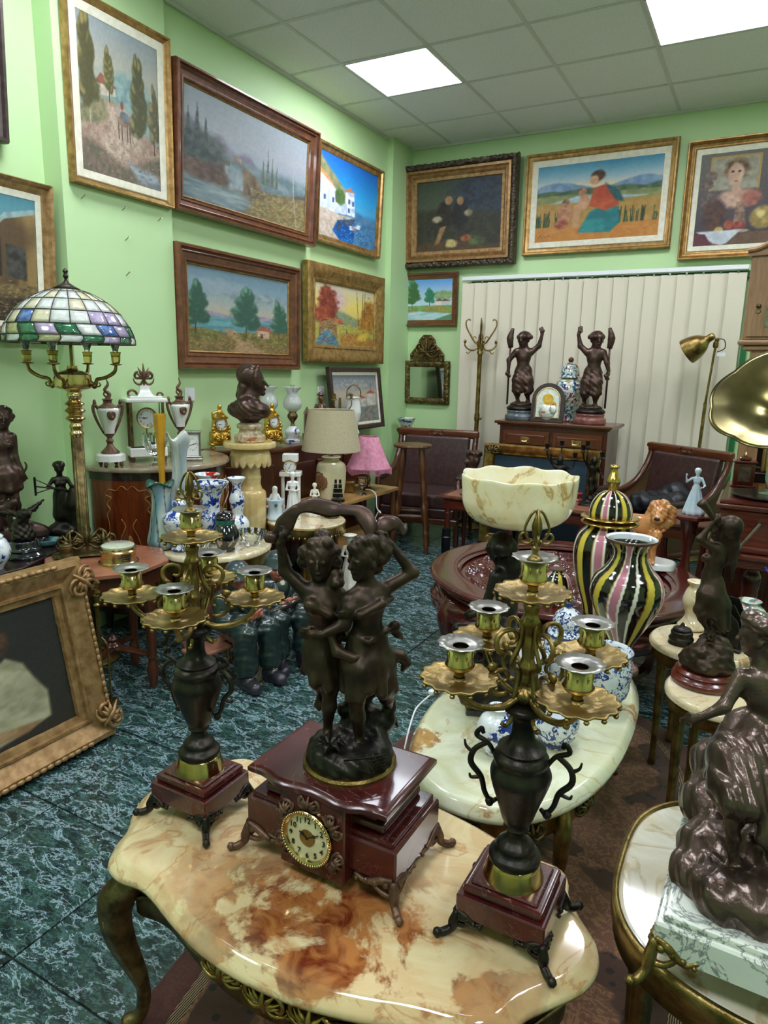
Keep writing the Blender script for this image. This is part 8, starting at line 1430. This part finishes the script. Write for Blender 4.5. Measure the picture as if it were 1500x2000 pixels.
# dark cabinet behind with mantel clock and glass
sc_ = thing('small_cabinet', 'narrow dark cabinet behind the gramophone', 'cabinet', (.08, 4.3, 0)); part(sc_, 'body', box(.4, .3, .84, (0, 0, 0), .005), MAHOG); part(sc_, 'top', box(.44, .34, .022, (0, 0, .84), .006), MAHOGX); part(sc_, 'door', box(.34, .015, .7, (0, -.155, .07), .004), MAHOG)
mc = thing('bracket_clock', 'small dark wooden mantel clock behind the gramophone', 'clock', (-.06, 4.25, .863), .1); part(mc, 'case', box(.1, .08, .12, (0, 0, .015), .003), MAHOG); part(mc, 'base_moulding', box(.12, .1, .015, (0, 0, 0), .004), MAHOGX); part(mc, 'top_moulding', box(.12, .1, .012, (0, 0, .135), .004)+box(.06, .05, .02, (0, 0, .147), .006), MAHOGX); part(mc, 'handle', lathe(prof([(.008, .165), (.012, .175), (.005, .19), (0, .195)], 3), 12), BRASS); part(mc, 'door_panel', box(.06, .003, .08, (0, -.0415, .035)), simple('smoked_panel', '#4a3a34', '#6a5a4c', 30, .2), smooth=False)
gv = vase('green_glass_vase', 'pale green glass vase with white leaves by the record', 'vase', prof([(.05, 0), (.055, .01), (.075, .06), (.07, .12), (.05, .17), (.06, .2), (.057, .2), (.045, .17)], 4), NT('sea_glass').col('#a9cdb9').set(.08, 0, .4, .5, 1.4).m, (.12, 4.2, .863), 32); part(gv, 'leaf', tube(spline([(-.06, -.05, .1), (-.02, -.08, .05), (.04, -.08, .02)], 4), [.01, .03, .006], 8, .2), PORC, sharp=None)
# stand with blue lady
bt = thing('plant_stand', 'small mahogany stand with a turned column beside the gramophone', 'stand', (-.285, 3.98, 0)); part(bt, 'top', slab(ngon(.115, 8, .39), [(.004, .71), (0, .715), (0, .728), (.006, .735)]), MAHOGX, sharp=.5); part(bt, 'column', lathe(prof([(.03, .1), (.04, .16), (.022, .25), (.035, .36), (.02, .5), (.035, .6), (.05, .71)], 4), 20), MAHOG)
for k in range(3): part(bt, 'foot', tube(spline([(.02, 0, .15), (.06, 0, .12), (.09, 0, .03), (.11, 0, .014)], 4), [.02, .017, .014], 8), MAHOG, rot=(0, 0, k*2.094+.5), sharp=None)
figurine('porcelain_lady', 'pale blue porcelain lady playing an instrument on the small stand', 'figurine', (-.27, 3.97, .736), .1, .25, BLUEP, A2, True, .22)
wt = thing('square_side_table', 'small square brown table behind the pottery lions', 'table', (-.33, 4.35, 0)); part(wt, 'top', box(.3, .3, .025, (0, 0, .6), .006), WALNUT); part(wt, 'apron', box(.26, .26, .07, (0, 0, .53), .004), WALNUT)
for x in (-.11, .11):
    for y in (-.11, .11): part(wt, 'leg', lathe(prof([(.012, 0), (.02, .06), (.014, .12), (.022, .3), (.014, .45), (.02, .53)], 3), 14).mv(x, y, 0), MAHOG)
# small onyx tables
def onyx_stand(name, label, loc, r, z, legm, sh=None):
    t = thing(name, label, 'table', loc); o = ellipse(r, r, 48) if sh is None else sh; part(t, 'table_top', slab(o, [(.008, z-.028), (0, z-.022), (0, z-.008), (.008, z)]), ONYX_SM, sharp=.9); part(t, 'brass_apron', slab(o, [(.014, z-.07), (.006, z-.06), (.01, z-.04), (.004, z-.027)], False, False), ANTB, sharp=None)
    for k in range(4): a = k*PI/2+.6; part(t, 'leg', lathe(prof([(.01, 0), (.014, .02), (.01, .05), (.017, z-.1), (.022, z-.06), (.022, z-.028)], 3), 16, lambda t_, k_: 1+.08*math.cos(8*t_)).mv(r*.8*math.cos(a), r*.8*math.sin(a), 0), legm)
    return t
onyx_stand('onyx_plant_table', 'small round onyx table carrying the bronze inkwell', (-.1, 2.68, .0), .185, .5, ANTB); onyx_stand('onyx_plant_table', 'small round onyx table under the bronze horn player', (-.0, 2.27, .0), .18, .5, ANTB); onyx_stand('onyx_plant_table', 'low onyx table holding coloured glass behind the horn player', (.11, 3.14, 0), .19, .4, ANTB)
iw = thing('inkwell', 'round bronze inkwell with a pointed lid on a pen tray', 'inkwell', (-.17, 2.62, .501), -.5); part(iw, 'pot', lathe(prof([(.045, 0), (.042, .012), (.044, .02), (.038, .03), (.038, .045), (.03, .05)], 3), 28), BRONZE2); part(iw, 'lid', lathe(prof([(.032, .05), (.03, .058), (.012, .064), (.006, .075), (0, .082)], 3), 20), BRONZE2); part(iw, 'pen_tray', box(.13, .035, .012, (.08, 0, 0), .004)+ball(.02, (.14, 0, .012), 8, (1.2, .8, .6)), BRONZE2)
lr = thing('letter_holder', 'dark bronze upright letter holder behind the inkwell', 'letter rack', (-.03, 2.69, .501), -.35); part(lr, 'base', box(.15, .1, .012, (0, 0, 0), .003), BRONZE2)
for k in range(3): part(lr, 'leaf_panel', extr([(-.06, 0), (.06, 0), (.062, .06), (.05, .1), (.02, .125+.02*k), (-.02, .125+.02*k), (-.05, .1), (-.062, .06)], .006).mv(0, -.035+.035*k, .01)+rocaille(.06, .05, .005, k).mv(0, -.04+.035*k, .04), BRONZE2)
vase('onyx_bottle', 'pale onyx flask shaped ornament behind the horn player', 'ornament', prof([(.05, 0), (.055, .01), (.04, .03), (.03, .06), (.045, .11), (.035, .15), (.025, .17), (.035, .19), (0, .195)], 4), ONYX_SM, (-.15, 2.81, .501), 28)
ny = thing('bronze_statue', 'bronze girl with long plaits blowing a raised horn on a round base', 'statue', (-.07, 2.31, .501), .034)
part(ny, 'wood_base', lathe(prof([(.095, 0), (.1, .008), (.098, .02), (.086, .03), (.09, .038), (.08, .048)], 3), 44), MAHOG); c = Clay(.0042)
for p, r in [((0, 0, .07), .07), ((-.04, -.02, .08), .04), ((.045, -.02, .075), .04), ((-.02, -.03, .11), .035), ((.03, 0, .11), .045), ((.005, 0, .135), .036), ((.03, .02, .13), .03), ((0, -.05, .07), .035), ((.02, -.03, .09), .03)]: c.ell(p, (r, r*.95, r*.75), .02)
NJ = {'head': (.008, 0, .5), 'chin': (-.012, -.006, .478), 'face': (-1, -.25, 0), 'neck': (.004, 0, .465), 'shL': (-.016, -.022, .445), 'shR': (.016, .025, .445), 'elL': (-.06, -.045, .475), 'wrL': (-.03, -.034, .525), 'haL': (-.018, -.03, .545), 'elR': (-.02, .03, .475), 'wrR': (-.02, .01, .52), 'haR': (-.018, -.005, .54), 'chest': (-.008, 0, .41), 'waist': (-.016, 0, .352), 'pel': (-.012, 0, .308), 'hipL': (-.02, -.02, .3), 'hipR': (0, .02, .3), 'knL': (-.04, -.04, .25), 'anL': (-.003, -.015, .178), 'toL': (-.02, -.04, .165), 'knR': (.02, .0, .24), 'anR': (.01, -.01, .17), 'toR': (0, -.035, .16)}
bronze_person(c, NJ, .074); skirt(c, (-.008, .0, .33), [(-.03, -.04, .26), (.0, -.04, .24), (.03, -.03, .2), (.045, .01, .19), (.03, .03, .2), (0, .04, .22)], .026, 4, .015); c.chain([(.025, .0, .52), (.035, 0, .46), (.038, .005, .4), (.04, .01, .34)], [.03, .016, .012, .005], .01); c.ell((.02, 0, .515), (.035, .034, .032), .01); c.cut((0, 0, -.05), (.3, .3, .096), .003)
c.relief(lambda X, Y, Z: np.where(Z < .15, .004*np.sin(X*120+Z*30)*np.sin(Z*150+Y*60)*np.sin(Y*130), 0)); part(ny, 'figure', c.build(), BRONZE, sharp=None); part(ny, 'horn', tube(spline([(-.01, -.02, .505), (-.03, -.03, .54), (-.05, -.04, .57), (-.068, -.05, .59)], 4), [.004, .007, .01, .015], 10), BRONZE, sharp=None)
def swirl(name, label, loc, r, h, cols, seed):
    t = thing(name, label, 'glass', loc, 0, 'coloured glass on the low onyx table'); g = lathe(prof([(r*.5, 0), (r*.8, h*.05), (r, h*.45), (r*.85, h*.75), (r*.5, h*.92), (r*.6, h), (r*.55, h), (r*.45, h*.9)], 5), 48); a = np.arctan2(g.v[:, 1], g.v[:, 0]); k = ((np.sin(g.v[:, 2]*60+a*2+seed)+1)/2*(len(cols)-.01)).astype(int); g.c = np.array([hexrgb(x)**2.2 for x in cols])[k]; part(t, 'body', g, VCOL, sharp=None)
swirl('swirled_glass', 'round glass vase with orange blue and green swirls', (.04, 3.1, .401), .075, .16, ['#b9c8c0', '#c97a3a', '#4a6fa8', '#6a9a54', '#d8dcd4'], 1); swirl('swirled_glass', 'low orange and green glass bowl before the swirled vase', (.04, 2.99, .401), .04, .06, ['#c9602c', '#5f9a3c', '#d8a04a'], 2)
bf = thing('glass_flower', 'deep blue glass flower vase beside the swirled one', 'vase', (.13, 3.22, .401), 0); part(bf, 'stem', lathe(prof([(.04, 0), (.035, .01), (.01, .03), (.01, .2), (.03, .24), (.0, .24)], 3), 20), NT('teal_glass').col('#5fb0b8').set(.05, 0, .4, .6, 1.4).m)
for k in range(7): a = k*.9; part(bf, 'petal', tube(spline([(0, 0, .23), (.03*math.cos(a), .03*math.sin(a), .26), (.055*math.cos(a), .055*math.sin(a), .275)], 4), [.008, .02, .004], 8, .4), simple('cobalt_glass', '#16238a', '#2c3fb0', 10, .08, coat=.6) if k == 0 else MATS['cobalt_glass'], sharp=None)
hs = thing('bronze_horse', 'small dark bronze horse on a white base at the right edge', 'figurine', (.2, 3.09, .401), .4); part(hs, 'base', slab(ellipse(.05, .035, 28), [(0, 0), (0, .012), (.003, .016)]), PORC); c = Clay(.004); c.cap((-.035, 0, .09), (.025, 0, .092), .024, .022, .01).cap((.03, 0, .1), (.05, 0, .135), .016, .012, .01).cap((.05, 0, .14), (.07, 0, .125), .011, .007, .006).chain([(-.055, 0, .095), (-.07, 0, .07)], [.008, .004])
for x in (-.035, .025):
    for y in (-.012, .012): c.cap((x, y, .08), (x+.004, y, .045), .01, .006, .006).cap((x+.004, y, .045), (x, y, .018), .006, .005, .004)
part(hs, 'horse', c.build(), BRONZE2, sharp=None)
# cord with switch on the oval table
cdn = thing('lamp_cord', 'white lamp cord with an inline switch over the oval table edge', 'cord', (-.84, 1.9, .421), 0); part(cdn, 'wire', tube(spline([(.12, .06, .006), (.06, .08, .006), (.005, .04, .008), (-.03, -.02, -.02), (-.02, -.1, -.03), (.0, -.2, -.12), (.0, -.25, -.4)], 5), .003, 6), WHITEP, sharp=None); part(cdn, 'switch', box(.022, .075, .016, (0, 0, -.004), .006, 2), WHITEP, loc=(.005, .03, .012), rot=(0, 0, -.3))
